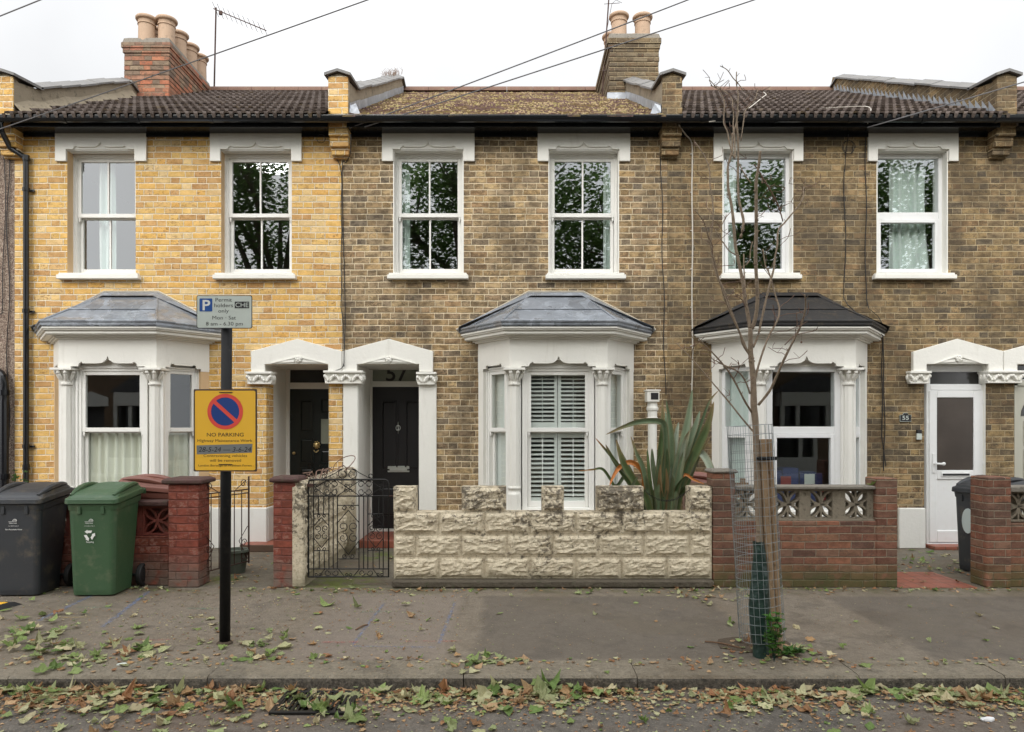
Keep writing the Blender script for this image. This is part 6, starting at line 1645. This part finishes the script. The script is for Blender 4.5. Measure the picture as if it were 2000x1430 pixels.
# watering sleeve
ws = thing('watering_sleeve', 'dark green plastic watering sleeve wrapped round the foot of the sapling', 'sleeve', (PX(1484,TD), TD-D-.01, 0))
m = MB(); prof = [(1488,1284,.064),(1487,1262,.064),(1483,1246,.062),(1483,1225,.074),(1482,1180,.078),(1484,1120,.062),(1484,1075,.046),(1481,1058,.041)]
rings = []
for i, (x, yv, r) in enumerate(prof):
    c = P3(x, yv, TD-.01); ring = []
    for k in range(20):
        a = 2*math.pi*k/20; rr = r*(1+.10*mnoise.noise(Vector((math.cos(a)*2, math.sin(a)*2, i*.8)))+.05*math.sin(5*a+i)); rr *= .88; ring.append((c.x+rr*math.cos(a), c.y+rr*.8*math.sin(a), c.z))
    rings.append(ring)
rr_ = [[tuple(Vector(a).lerp(Vector(b), t)) for a, b in zip(r0_, r1_)] for r0_, r1_ in zip(rings, rings[1:]) for t in (0,.5)]+[rings[-1]]
m.loft(rr_, False); m.build('sleeve', 'bag_green', ws, smooth=True)

# ------------------------------------------------------------------ phormium
def bladecols(me, cols):
    a = me.color_attributes.new('tint', 'FLOAT_COLOR', 'POINT'); a.data.foreach_set('color', np.array(cols, dtype=np.float32).ravel())
ph = thing('phormium_plant', 'tall spiky grey green strap leaved plant behind the cream wall', 'plant', (PX(1296,7.45), 7.45-D, 0))
GREEN = [(.115,.175,.07), (.16,.225,.125), (.23,.30,.19), (.08,.13,.06), (.34,.40,.30)]
ORG = (.62,.22,.05); TAN = (.38,.27,.14)
def blade(pts, w, col, tip=None, d0=7.45, dz=0.0, fold=.35):
    n0 = len(pts); P = [P3(1130+x/5.5, 750+y/5.5, d0+dz*(i/(n0-1))**1.5) for i, (x, y) in enumerate(pts)]
    if P[0].z > .12: P.insert(0, Vector((P[0].x*.5+PX(1293,d0)*.5, P[0].y, .02)))
    s = smoothpath(P, 6); k = len(s); W = w*1.2/5.5/187*.5; vs, cs = [], []
    view = Vector((0, -1, 0)); 
    for i, p in enumerate(s):
        t = i/(k-1); tg = (s[min(i+1,k-1)]-s[max(i-1,0)]).normalized(); side = tg.cross(view)
        if side.length < .2: side = Vector((1,0,0))
        side.normalize(); nn = side.cross(tg).normalized()
        ww = W*(.62+.38*math.sin(min(1, t*1.6)*math.pi/2))*(1 if t < .55 else max(.02, math.cos((t-.55)/.45*math.pi/2)**.75))
        tw = .25*math.sin(t*2.2+w)
        side2 = (side*math.cos(tw)+nn*math.sin(tw))
        vs += [p-side2*ww+nn*ww*fold, p-side2*ww*.5+nn*ww*fold*.4, p-nn*ww*.25, p+side2*ww*.5+nn*ww*fold*.4, p+side2*ww+nn*ww*fold]
        c0 = Vector(col); ct = Vector(tip) if tip else c0
        c = c0.lerp(ct, max(0, (t-.75)/.25)) if tip else c0
        c = c*(.9+.2*random.random()); e = c.lerp(Vector((.30,.16,.07)), .35)
        for j in range(5): cs.append((*(e if j in (0,4) else c), 1))
    return [tuple(v) for v in vs], cs, k
BL = [([(820,1340),(850,1000),(880,700),(900,450),(900,140)],60,0,TAN,.1),([(870,1340),(905,1000),(930,750),(940,420),(932,300)],45,1,None,.3),([(940,1340),(990,1000),(1000,650),(975,400),(940,170)],60,1,None,-.1),
 ([(1000,1340),(1050,950),(1120,650),(1180,350),(1222,60)],82,2,None,.1),([(1030,1300),(1110,900),(1200,600),(1270,400),(1302,290)],66,2,None,.3),([(1060,1300),(1150,950),(1260,720),(1380,450),(1452,190)],92,0,TAN,-.1),
 ([(1040,1250),(1180,800),(1290,500),(1400,200),(1505,70)],34,3,TAN,.3),([(1000,1250),(1090,900),(1130,650),(1190,500)],52,4,TAN,-.25),([(780,1340),(740,1150),(690,900),(620,740),(560,560)],46,1,TAN,-.1),
 ([(760,1330),(600,1050),(480,850),(400,590)],64,0,TAN,-.15),([(740,1330),(600,1040),(500,840),(440,700)],50,2,None,.1),([(700,1280),(540,1060),(360,790),(290,650)],42,0,TAN,-.3),([(650,1200),(450,900),(300,720),(180,580)],28,3,ORG,-.2),
 ([(950,1300),(942,800),(925,480),(860,402),(650,408),(470,465),(292,545)],56,1,TAN,-.3),
 ([(720,1330),(705,1100),(690,950),(610,862),(530,843),(430,905),(365,1010),(332,1100)],46,ORG,ORG,-.35),([(640,1320),(400,1110),(340,1020),(255,913),(150,920),(-5,935)],26,0,ORG,-.4),
 ([(1060,1250),(1200,900),(1290,742),(1370,810),(1450,1000),(1520,1180),(1573,1310)],76,4,TAN,-.55),([(1080,1250),(1160,1100),(1260,850),(1415,565)],40,0,TAN,.1),([(1040,1340),(1120,990),(1240,1030),(1355,1078)],26,ORG,ORG,-.1),
 ([(840,1340),(830,1100),(795,850),(788,690)],54,2,None,-.3),([(800,1340),(760,1000),(738,700)],42,0,None,.1),([(1000,1340),(1010,900),(1040,600),(1075,410)],72,4,None,.3),([(520,1240),(560,1120),(640,990)],40,2,None,-.3),
 ([(380,1200),(430,1080),(520,950),(565,905)],34,1,None,-.1),([(950,1340),(965,1100),(1010,800),(1032,370)],42,0,TAN,0),([(900,1340),(870,1100),(880,860)],44,TAN,TAN,-.3),([(860,1340),(880,1180),(860,1010)],26,TAN,None,-.35),
 ([(930,1340),(950,1100),(940,900)],36,TAN,None,-.36),([(1010,1340),(1060,1120),(1130,1000)],44,3,None,-.35),([(980,1340),(1000,1150),(1010,980)],52,1,None,-.33),([(900,1340),(930,1080),(950,860),(950,690)],56,3,None,-.2),([(860,1340),(840,1150),(860,900),(880,760)],60,1,None,-.25),
 ([(1040,1340),(1100,1100),(1180,850),(1230,720)],60,3,None,-.15),([(760,1340),(745,1150),(720,980)],50,1,None,-.3),([(1060,1340),(1120,1150),(1170,1080)],46,0,None,-.35),([(1000,1340),(1060,1050),(1120,800),(1200,620)],66,1,None,.1)]
for pts, w, c, tip, dz in BL:
    col = GREEN[c] if isinstance(c, int) else c
    vs, cs, k = blade(pts, w, col, tip, 7.45+random.uniform(-.06,.10), dz*.5)
    mm = MB(); mm.faces(vs, [(i*5+j, i*5+j+1, (i+1)*5+j+1, (i+1)*5+j) for i in range(k-1) for j in range(4)])
    o = mm.build('strap_leaf', 'blade', ph, smooth=True); bladecols(o.data, cs)
    if col == ORG: o['label'] = 'orange dying leaf'

# ------------------------------------------------------------------ leaves, weeds, litter
def leaf_tpl(kind):
    if kind == 0:     # five lobed
        ang = [-90,-62,-50,-30,-5,12,30,50,68,90]; rad_ = [.30,.55,.72,.50,.95,.62,.80,.60,.78,1.05]
    elif kind == 1: ang = [-90,-55,-30,-8,20,40,60,90]; rad_ = [.25,.62,.60,.92,.70,.78,.72,1.0]
    else: ang = [-90,-45,0,40,90]; rad_ = [.75,.55,.48,.5,1.0]
    full = [(a, r) for a, r in zip(ang, rad_)]+[(180-a, r) for a, r in list(zip(ang, rad_))[-2:0:-1]]
    return np.array([(r*math.cos(R(a)), r*math.sin(R(a))) for a, r in full])
TPL = [leaf_tpl(0), leaf_tpl(1), leaf_tpl(2)]
LC = {'green': [(.22,.30,.09),(.28,.36,.13),(.16,.25,.07),(.33,.38,.18)], 'pale': [(.46,.46,.25),(.54,.52,.31),(.40,.42,.22),(.56,.49,.30)], 'brown': [(.44,.27,.13),(.32,.17,.08),(.54,.36,.20),(.38,.19,.09),(.48,.32,.18)]}
class Litter:
    def __init__(s): s.V = []; s.F = []; s.C = []; s.n = 0
    def leaf(s, x, y, z, size, cols, flat=1.0):
        if random.random() < .33 and size > .05: flat = min(flat*2.4, 2.4)
        t = TPL[random.choices((0,1,2), (5,4,3))[0]]*size*.5*random.uniform(.8, 1.15); k = len(t)
        mid = t*.55; pts = np.zeros((2*k+1, 3)); pts[0:k,:2] = t; pts[k:2*k,:2] = mid
        c1, c2 = random.uniform(-.3,.75)*flat, random.uniform(-.3,.6)*flat; ax = random.uniform(0, 6.28)
        u = pts[:,0]*math.cos(ax)+pts[:,1]*math.sin(ax); v = -pts[:,0]*math.sin(ax)+pts[:,1]*math.cos(ax)
        pts[:,2] = (c1*u*u+c2*v*v)/size*2*.8+np.random.default_rng(random.randint(0,10**9)).uniform(-.035,.035,2*k+1)*size*flat
        # roll the edge over
        e = u/size; pts[:,2] += np.where(e > .2, (e-.2)*size*random.uniform(-.6,1.0)*flat, 0)
        rz = random.uniform(0, 6.28); tx, ty = random.gauss(0,.09)*flat, random.gauss(0,.09)*flat
        Rm = np.array((Matrix.Rotation(rz,3,'Z') @ Matrix.Rotation(tx,3,'X') @ Matrix.Rotation(ty,3,'Y')))
        pts = pts @ Rm.T; pts[:,2] -= pts[:,2].min(); pts += np.array((x, y, z+.002))
        c = np.array(cols)*random.uniform(.75, 1.15); cc = np.ones((2*k+1, 4)); cc[:,:3] = c; cc[k:,:3] = c*1.06; cc[2*k,:3] = c*1.2
        n = s.n; s.V.append(pts); s.C.append(cc)
        for i in range(k): j = (i+1) % k; s.F.append((n+i, n+j, n+k+j, n+k+i)); s.F.append((n+k+i, n+k+j, n+2*k))
        s.n += 2*k+1
    def build(s, name, label=None):
        me = bpy.data.meshes.new(name); V = np.concatenate(s.V); me.from_pydata(V.tolist(), [], s.F)
        a = me.color_attributes.new('tint', 'FLOAT_COLOR', 'POINT'); a.data.foreach_set('color', np.concatenate(s.C).astype(np.float32).ravel())
        me.materials.append(MT['leaf']); o = bpy.data.objects.new(name, me); COL.objects.link(o); o['kind'] = 'stuff'
        if label: o['label'] = label; o['category'] = 'leaves'
        return o
def pick(mixw):
    k = random.choices(('green','pale','brown'), mixw)[0]; return random.choice(LC[k])
def scatter(L, n, gx, gy, sx, sy, size, mixw, z=0, zj=.0, ground=None, flat=1.0):
    """n leaves round pixel (gx,gy) with spread sx,sy pixels"""
    for i in range(n):
        px2, py2 = random.gauss(gx, sx), random.gauss(gy, sy)
        p = GR(px2, max(1050, py2), z)
        if z < 0 and p.y > KF-.01: p.y = KF-.01-random.random()*.12
        if z >= 0 and p.y < KF+.01: p.y = KF+.03+random.random()*.08
        L.leaf(p.x, p.y, z+random.random()*zj, size*random.uniform(.55, 1.15), pick(mixw), flat)
Lr, Lp, Lg = Litter(), Litter(), Litter()
def uni(L, n, x0, x1, y0, y1, size, mixw, z, zj=0, pw=1.0, flat=1.0):
    for i in range(n):
        y = y0+(y1-y0)*random.random()**pw; L.leaf(random.uniform(x0, x1), y, z+random.random()*zj, size*random.uniform(.5, 1.2), pick(mixw), flat)
# gutter drift
for i in range(330):
    x = random.uniform(-3.9, 4.0); den = .5+.5*mnoise.noise(Vector((x*1.6, 2, 5)))
    if random.random() > -.15+den*1.5: continue
    y = KF-.05-abs(random.gauss(0, .15)); Lr.leaf(x, y, RZ+random.random()*.028*max(0, 1-(KF-y)*5), random.uniform(.06,.15), pick((4,7,3)))
for i in range(5200):
    x = random.uniform(-3.9, 4.0); den = .5+.5*mnoise.noise(Vector((x*1.6, 2, 5)))
    if random.random() > .05+den*1.4: continue
    y = KF-.01-abs(random.gauss(0, .20)); Lr.leaf(x, y, RZ+random.random()*.012, random.uniform(.015,.055), pick((1,3,7)))
scatter(Lr, 95, 90, 1362, 130, 22, .10, (2,4,6), RZ, .03); scatter(Lr, 40, 300, 1365, 90, 22, .12, (5,4,4), RZ, .02); scatter(Lr, 25, 470, 1370, 90, 22, .11, (4,4,5), RZ, .015); scatter(Lr, 26, 640, 1385, 40, 12, .10, (6,4,2), RZ, .02)
scatter(Lr, 40, 1750, 1352, 120, 14, .12, (5,5,2), RZ, .02); scatter(Lr, 40, 1520, 1360, 130, 16, .12, (4,5,3), RZ, .015); scatter(Lr, 45, 1050, 1345, 130, 10, .12, (4,4,4), RZ, .02); scatter(Lr, 10, 1075, 1335, 22, 8, .14, (9,1,2), RZ, .05, flat=1.1)
uni(Lr, 90, -3.3, 3.3, -5.6, -5.0, .10, (4,5,4), RZ); uni(Lr, 1300, -3.3, 3.3, -5.55, -4.95, .026, (1,3,7), RZ, pw=.7)
# pavement
scatter(Lp, 60, 60, 1245, 60, 22, .12, (6,5,1), 0, .02); scatter(Lp, 40, 160, 1275, 60, 16, .11, (5,5,3), 0, .01); scatter(Lp, 18, 270, 1285, 25, 10, .10, (3,3,6), 0, .01); scatter(Lp, 10, 255, 1262, 40, 12, .13, (8,4,1), 0)
scatter(Lp, 18, 520, 1275, 40, 18, .12, (5,4,3), 0, .01); scatter(Lp, 12, 440, 1255, 35, 20, .08, (4,4,4), 0); scatter(Lp, 45, 950, 1296, 45, 9, .08, (7,4,2), 0, .01)
scatter(Lp, 50, 1385, 1165, 60, 9, .07, (3,4,6), 0, .01); scatter(Lp, 40, 1540, 1275, 45, 14, .09, (4,5,5), 0, .015); scatter(Lp, 20, 1450, 1268, 30, 12, .06, (1,2,6), 0)
for i in range(420):
    x = random.uniform(-4.5, 5.5); Lp.leaf(x, WL-.02-abs(random.gauss(0, .10)), 0, random.uniform(.02,.06), pick((3,4,5)))
for i in range(420):
    x = random.uniform(-4.2, 4.5); Lp.leaf(x, KB-abs(random.gauss(0, .12))+.05, 0.004, random.uniform(.02,.055), pick((2,3,6)))
uni(Lp, 55, -4.6, -.6, -4.6, -2.5, .085, (5,5,3), 0); uni(Lp, 22, -.5, 4.6, -4.6, -2.5, .07, (5,5,3), 0); uni(Lp, 1700, -4.6, -.4, -4.7, -2.4, .022, (1,4,5), 0); uni(Lp, 1100, -.4, 4.8, -4.7, -2.4, .014, (1,3,5), 0)
for gx, gy, sz in ((805,1206,.13),(735,1213,.06),(640,1182,.16),(700,1188,.09),(690,1150,.10),(725,1152,.13),(560,1265,.16),(1690,1303,.13),(820,1288,.06),(1130,1160,.12),(310,1262,.16),(385,1230,.11),(410,1210,.12),(480,1290,.16),(1555,1228,.10),(1425,1218,.08),(1150,1160,.11)):
    p = GR(gx, gy); Lp.leaf(p.x, p.y, 0, sz, pick((8,4,1)))
# gardens
scatter(Lg, 60, 1820, 1105, 50, 18, .07, (5,4,4), .004, .01); uni(Lg, 140, 3.8, 4.9, -1.6, -.2, .035, (3,3,5), .004); uni(Lg, 90, -3.1, -2.3, -2.2, -.3, .05, (1,2,7), .001); uni(Lg, 30, -2.0, -1.2, -2.2, -.3, .05, (3,3,5), .001)
for gx, gy in ((1800,1098),(1835,1112),(1850,1085),(1780,1075),(1815,1080),(1870,1100)): p = GR(gx, gy, .004); Lg.leaf(p.x, p.y, .004, .13, pick((7,3,0)))
p = P3(1705, 945, 7.05); Lg.leaf(p.x, p.y, WZ(949.5), .16, (.22,.30,.09), 1.8)
Lr.build('fallen_leaves', 'fallen plane leaves drifted along the gutter and road'); Lp.build('fallen_leaves', 'fallen leaves scattered over the pavement'); Lg.build('fallen_leaves', 'fallen leaves on the garden paths')
# leafy weed at the stake foot
def weed(name, label, base, h, n, sz, col, spread=.06, pars=None):
    root = thing(name, label, 'plant', base); m = MB(); L = Litter()
    for i in range(n):
        a = random.uniform(0, 6.28); l = h*random.uniform(.5, 1); tip = Vector(base)+Vector((spread*math.cos(a), spread*math.sin(a)*.6, l))
        q = smoothpath([Vector(base), Vector(base).lerp(tip, .5)+Vector((0,0,.02)), tip], 3); m.tube(q, .0022, 4)
        for p in q[2:]:
            for _ in range(3): L.leaf(p.x+random.uniform(-.025,.025), p.y+random.uniform(-.03,.01), p.z-.01, sz*random.uniform(.7,1.2), [c*random.uniform(.8,1.3) for c in col], 1.3)
    m.build('stems', 'bag_green', root); o = L.build('leaves'); del o['kind']; o.parent = root; o.matrix_parent_inverse = Matrix.Translation(-Vector(base)); return root
b = GR(1512, 1293); weed('leafy_weed', 'bright green weed growing up the timber stake', (b.x, b.y, 0), .34, 10, .050, (.075,.185,.035), .045)
b = GR(1535, 1280); weed('leafy_weed', 'low green weed beside the tree pit', (b.x, b.y, 0), .05, 8, .045, (.08,.18,.04), .09)
b = GR(45, 1090); weed('ivy_sprig', 'green ivy sprig behind the dark wheelie bin at the foot of the wall', (PX(38,8.8), -.45, 0), 1.05, 9, .07, (.07,.14,.035), .10)
for i, (gx, gy, lb) in enumerate(((1718,1146,'thin grass tuft at the foot of the brick wall near the red tiles'),(1935,1142,'thin grass tuft at the foot of the right hand brick pier'),(1630,1147,'few grass blades under the middle of the brick wall'))):
    p = GR(gx, gy); m = MB()
    for k in range(14):
        a = random.uniform(0, 6.28); l = random.uniform(.05, .16); m.tube([(p.x+random.uniform(-.03,.03), p.y, 0), (p.x+.3*l*math.cos(a), p.y-.01, l*.6), (p.x+.8*l*math.cos(a), p.y-.03, l*random.uniform(.5,1))], [.002,.0018,.0006], 3)
    tag(m.build('grass_tuft', plain('grass blade %d' % i, (.10,.17,.04), .6), loc=(p.x, p.y, 0)), lb, 'grass')
# twigs
for (a, b_, lb) in (((1377,1255),(1448,1268),'curved brown stick lying beside the tree pit'),((855-160,1232),(868-150,1222),'short brown twig on the pavement between blue marks')):
    p, q = GR(*a), GR(*b_); m = MB(); m.tube(smoothpath([p+Vector((0,0,.008)), p.lerp(q,.5)+Vector((0,.02,.012)), q+Vector((0,0,.008))], 4), .006, 6); tag(m.build('fallen_stick', 'twig', loc=p), lb, 'stick')
def crumple(name, label, p, s, flat, mat='litter_white'):
    m = MB(); m.ell((p.x, p.y, p.z+s*flat*.6), s, s*.6, s*flat, 14, 10); o = m.build(name, mat, loc=(p.x, p.y, p.z))
    for v in o.data.vertices: v.co += Vector(mnoise.noise_vector(v.co*26+Vector((s*90,0,0))))*s*.38; v.co.z = max(v.co.z, .001)
    return tag(o, label, 'litter')
crumple('crumpled_wrapper', 'crumpled white tissue lying on the road at the right', GR(1928, 1408, RZ), .036, .45)
crumple('plastic_film', 'clear crumpled plastic film lying near the kerb at the left', GR(240, 1299), .036, .22, 'sign_grey')
# cable ramp at the left edge
p = GR(-5, 1186); m = MB(); m.loft([[(p.x-.5,p.y-.13,.001),(p.x+.10,p.y-.16,.001),(p.x+.15,p.y+.10,.001),(p.x-.5,p.y+.13,.001)], [(p.x-.5,p.y-.10,.03),(p.x+.06,p.y-.12,.03),(p.x+.10,p.y+.07,.03),(p.x-.5,p.y+.10,.03)]])
rp = m.build('rubber_ramp', 'rubber', loc=p); tag(rp, 'black rubber ramp with a yellow patch at the left edge of the pavement', 'ramp')
m = MB(); m.face([(p.x-.3,p.y-.02,.032),(p.x+.05,p.y-.03,.032),(p.x+.06,p.y+.05,.032),(p.x-.3,p.y+.06,.032)]); o = m.build('yellow_patch', 'sign_yellow', rp)
# small tub behind the rusty gate
m = MB(); m.lathe((-3.0,-1.55,0), [(.10,0),(.13,.22),(.145,.225),(.145,.25),(.125,.25),(.12,.22)], 18); tag(m.build('plant_tub', 'pot_green', loc=(-3.0,-1.55,0)), 'small grey green tub behind the rusty open gate', 'tub')

# ------------------------------------------------------------------ overhead cables
def cable(a, b_, lb, sag=.02, r=.0075):
    m = MB(); n = 24; m.tube([a.lerp(b_, i/n)+Vector((0,0,-4*sag*(i/n)*(1-i/n))) for i in range(n+1)], r, 5)
    tag(m.build('overhead_cable', 'cable_grey', loc=a), lb, 'cable', 'service cables over the street')
def ext(a, b_, k): return a+(b_-a)*k
P0 = P3(-6, 254, 8.95); cable(P0, ext(P0, P3(708, 0, 7.9), 1.6), 'cable rising from the left gutter past the red chimney')
P0 = P3(683, 250, 9.06); cable(P0, ext(P0, P3(1335, 0, 8.0), 1.5), 'upper of the two cables rising from the pier beside the mossy roof')
P0 = P3(712, 248, 9.02); cable(P0, ext(P0, P3(1463, 0, 8.0), 1.5), 'lower of the two cables rising from the pier beside the mossy roof')
P0 = P3(1694, 249, 9.02); cable(P0, ext(P0, P3(2000, 157, 8.3), 2.2), 'cable leaving the dark house eaves towards the right edge')
P0 = P3(-300, 150, 8.9); cable(P0, ext(P0, P3(75, -2, 8.4), 2.2), 'thin cable crossing the sky at the top left corner')

# ------------------------------------------------------------------ the other side of the street (seen only in the panes)
YO = -16.2
def far_house(x0, lb):
    h = thing('facing_house', lb, 'house', (x0+2.2, YO, 0), 'houses facing the terrace'); m = MB(); m.M = Matrix.Translation((x0+4.4, YO, 0)) @ Matrix.Rotation(math.pi, 4, 'Z')
    wall_holes(m, 0, 4.4, 0, 5.5, [(.6,1.5,3.5,5.1),(2.7,3.6,3.5,5.1),(3.0,3.85,0,2.3)]); m.build('brick_wall', ['terrace_far', 'white'], h)
    m2 = MB(); m2.M = m.M; m2.face([(0,-.3,5.5),(4.4,-.3,5.5),(4.4,4,8),(0,4,8)]); m2.box(0,4.4,-.3,-.2,5.35,5.5); m2.face([(0,.34,0),(4.4,.34,0),(4.4,.34,5.4),(0,.34,5.4)]); m2.build('roof', 'roof_far', h)
    m3 = MB(); m3.M = m.M
    for a, b_ in ((.6,1.5),(2.7,3.6)): m3.box(a-.12,b_+.12,-.03,.02,5.1,5.35); m3.box(a-.08,b_+.08,-.06,.05,3.42,3.5); m3.box(a,a+.08,.1,.15,3.5,5.1); m3.box(b_-.08,b_,.1,.15,3.5,5.1); m3.box(a+.08,b_-.08,.1,.15,4.25,4.32); m3.box((a+b_)/2-.02,(a+b_)/2+.02,.1,.14,3.5,5.1)
    m3.ext([(2.85,2.3),(2.85,2.6),(3.45,2.8),(4.0,2.6),(4.0,2.3)],-.04,0); m3.box(.25,2.35,-.6,.0,0,.55); m3.box(.25,2.35,-.62,0,2.3,2.75)
    for x in (.25,.75,1.75,2.25): m3.box(x,x+.12,-.58,-.5,.55,2.3)
    m3.build('white_trim', 'white', h)
    m4 = MB(); m4.M = m.M; m4.ext([(.1,2.76),(.9,3.3),(1.7,3.3),(2.5,2.76)], -.62, 0); m4.build('bay_roof', 'roof_far', h)
    m5 = MB(); m5.M = m.M; m5.face([(.25,-.3,.5),(2.35,-.3,.5),(2.35,-.3,2.4),(.25,-.3,2.4)]); m5.build('bay_glass', 'glass_frost_dark', h)
fl_ = ['leftmost','second from the left','third from the left','central','third from the right','second from the right','rightmost']
for i in range(7): far_house(-15.4+4.4*i, 'dull brick house across the street, %s of the facing row' % fl_[i])
def big_tree(x, y, h, r, lb, seed, n=7000):
    random.seed(seed); t = thing('street_tree', lb, 'tree', (x, y, 0), 'leafy trees across the street')
    m = MB(); top = Vector((x+.3, y, h*.55)); m.tube(smoothpath([Vector((x,y,0)), Vector((x+.08,y,1.6)), Vector((x-.05,y,3.0)), top], 4), [.30-.012*i for i in range(13)], 10)
    ends = []
    for k in range(11):
        a = k*.9; s0 = Vector((x, y, 2.9+.25*k)); e = Vector((x+r*.75*math.cos(a), y+r*.6*math.sin(a), h*.55+random.uniform(-.1,.35)*h)); mid = s0.lerp(e,.5)+Vector((0,0,.5)); q = smoothpath([s0, mid, e], 4)
        m.tube(q, [.11-.009*i for i in range(len(q))], 6); ends += q[3:]
        for j in range(3): e2 = e+Vector((random.uniform(-1,1),random.uniform(-.8,.8),random.uniform(-.4,1))); m.tube([q[-3], e2], [.035,.012], 4); ends += [e2, q[-3].lerp(e2,.5)]
    m.build('trunk', 'tree_bark_big', t)
    L = Litter(); cl = []
    for e in ends:
        for _ in range(2): cl.append(e+Vector((random.gauss(0,.55),random.gauss(0,.5),random.gauss(0,.45))))
    V, F_2, C2 = [], [], []
    for i in range(n):
        c = random.choice(cl); p = c+Vector((random.gauss(0,.27),random.gauss(0,.27),random.gauss(0,.20))); s = random.uniform(.045,.085)
        a, b2 = random.uniform(0,6.28), random.gauss(0,.6); u = Vector((math.cos(a), math.sin(a), .3*b2)).normalized()*s; w = Vector((-math.sin(a)*math.cos(b2), math.cos(a)*math.cos(b2), math.sin(b2)))*s
        k = len(V); V += [tuple(p-u*1.1), tuple(p-w*.8+u*.1), tuple(p+u*.5-w*.35), tuple(p+u*1.2), tuple(p+u*.5+w*.35), tuple(p+w*.8+u*.1)]; F_2.append((k,k+1,k+2,k+3,k+4,k+5))
        g = random.choice(((.12,.23,.05),(.16,.29,.07),(.09,.18,.04),(.20,.33,.09))); C2 += [(*g,1)]*6
    me = bpy.data.meshes.new('crown'); me.from_pydata([(a-x,b-y,c) for a,b,c in V], [], F_2); at = me.color_attributes.new('tint','FLOAT_COLOR','POINT'); at.data.foreach_set('color', np.array(C2,dtype=np.float32).ravel()); me.materials.append(MT['tree_leaf'])
    o = bpy.data.objects.new('crown', me); COL.objects.link(o); o.parent = t
big_tree(-6.6, -11.5, 11.6, 3.0, 'leafy tree across the street opposite the yellow brick house', 3, 13000)
big_tree(-1.0, -11.3, 10.6, 3.4, 'leafy tree across the street opposite the two porches', 6, 15000)
big_tree(4.8, -11.3, 10.8, 3.7, 'leafy tree across the street opposite the spiky plant', 4, 16000)
big_tree(11.2, -11.3, 10.6, 4.0, 'leafy tree across the street opposite the right hand brick wall', 5, 15000)

# ------------------------------------------------------------------ light, sky, camera
sun_el, sun_az = R(31), R(200)       # azimuth measured from +Y clockwise; behind the camera, slightly left
w = bpy.data.worlds.new('World'); scene.world = w; w.use_nodes = True; nt = w.node_tree; nt.nodes.clear()
out = nt.nodes.new('ShaderNodeOutputWorld'); bg = nt.nodes.new('ShaderNodeBackground'); bg.inputs[1].default_value = .1
sky = nt.nodes.new('ShaderNodeTexSky'); sky.sky_type = 'NISHITA'; sky.sun_disc = False; sky.sun_elevation = sun_el; sky.sun_rotation = sun_az; sky.dust_density = 3
tc = nt.nodes.new('ShaderNodeTexCoord'); sp_ = nt.nodes.new('ShaderNodeSeparateXYZ'); nt.links.new(tc.outputs['Generated'], sp_.inputs[0])
cr = nt.nodes.new('ShaderNodeValToRGB'); nt.links.new(sp_.outputs[2], cr.inputs[0])
e = cr.color_ramp.elements; e[0].position = 0.0; e[0].color = (.35,.352,.355,1); e[1].position = 1.0; e[1].color = (.80,.80,.80,1)
for p_, c_ in ((.30,.385),(.55,.48),(.75,.64)): q = e.new(p_); q.color = (c_, c_*1.005, c_*1.01, 1)
nz = nt.nodes.new('ShaderNodeTexNoise'); nz.inputs['Scale'].default_value = 2.2; nz.inputs['Detail'].default_value = 5; nt.links.new(tc.outputs['Generated'], nz.inputs['Vector'])
mr = nt.nodes.new('ShaderNodeMapRange'); nt.links.new(nz.outputs[0], mr.inputs[0]); mr.inputs[1].default_value = .35; mr.inputs[2].default_value = .7; mr.inputs[3].default_value = .80*22; mr.inputs[4].default_value = 1.0*22
fb = nt.nodes.new('ShaderNodeMapRange'); fb.interpolation_type = 'SMOOTHSTEP'; nt.links.new(sp_.outputs[1], fb.inputs[0]); fb.inputs[1].default_value = .15; fb.inputs[2].default_value = -.75; fb.inputs[3].default_value = 1.0; fb.inputs[4].default_value = 2.5
fm = nt.nodes.new('ShaderNodeMath'); fm.operation = 'MULTIPLY'; nt.links.new(mr.outputs[0], fm.inputs[0]); nt.links.new(fb.outputs[0], fm.inputs[1])
mul = nt.nodes.new('ShaderNodeVectorMath'); mul.operation = 'SCALE'; nt.links.new(cr.outputs[0], mul.inputs[0]); nt.links.new(fm.outputs[0], mul.inputs[3])
mx = nt.nodes.new('ShaderNodeMix'); mx.data_type = 'RGBA'; mx.inputs[0].default_value = .90; nt.links.new(sky.outputs[0], mx.inputs[6]); nt.links.new(mul.outputs[0], mx.inputs[7]); nt.links.new(mx.outputs[2], bg.inputs[0]); nt.links.new(bg.outputs[0], out.inputs[0])
sl = bpy.data.lights.new('sun', 'SUN'); sl.energy = 1.3; sl.angle = R(25); sl.color = (1, .97, .92); so = bpy.data.objects.new('sun', sl); COL.objects.link(so)
dirv = Vector((math.sin(sun_az)*math.cos(sun_el), math.cos(sun_az)*math.cos(sun_el), math.sin(sun_el))); so.rotation_euler = dirv.to_track_quat('Z', 'Y').to_euler()
cam = bpy.data.cameras.new('camera'); co = bpy.data.objects.new('camera', cam); COL.objects.link(co); co.location = (0, -D, H); co.rotation_euler = (R(90), 0, 0)
cam.lens = 36*F/2000; cam.sensor_width = 36; cam.shift_y = (VY-715)/2000; cam.clip_start = .05; cam.clip_end = 500; scene.camera = co
scene.view_settings.view_transform = 'Standard'; scene.view_settings.look = 'None'; scene.view_settings.exposure = 0.36; scene.view_settings.gamma = 1
scene.render.engine = 'CYCLES'; scene.cycles.use_denoising = True; scene.cycles.max_bounces = 7; scene.cycles.transparent_max_bounces = 16; scene.cycles.caustics_reflective = False; scene.cycles.caustics_refractive = False
scene.cycles.use_adaptive_sampling = True; scene.cycles.adaptive_threshold = .006
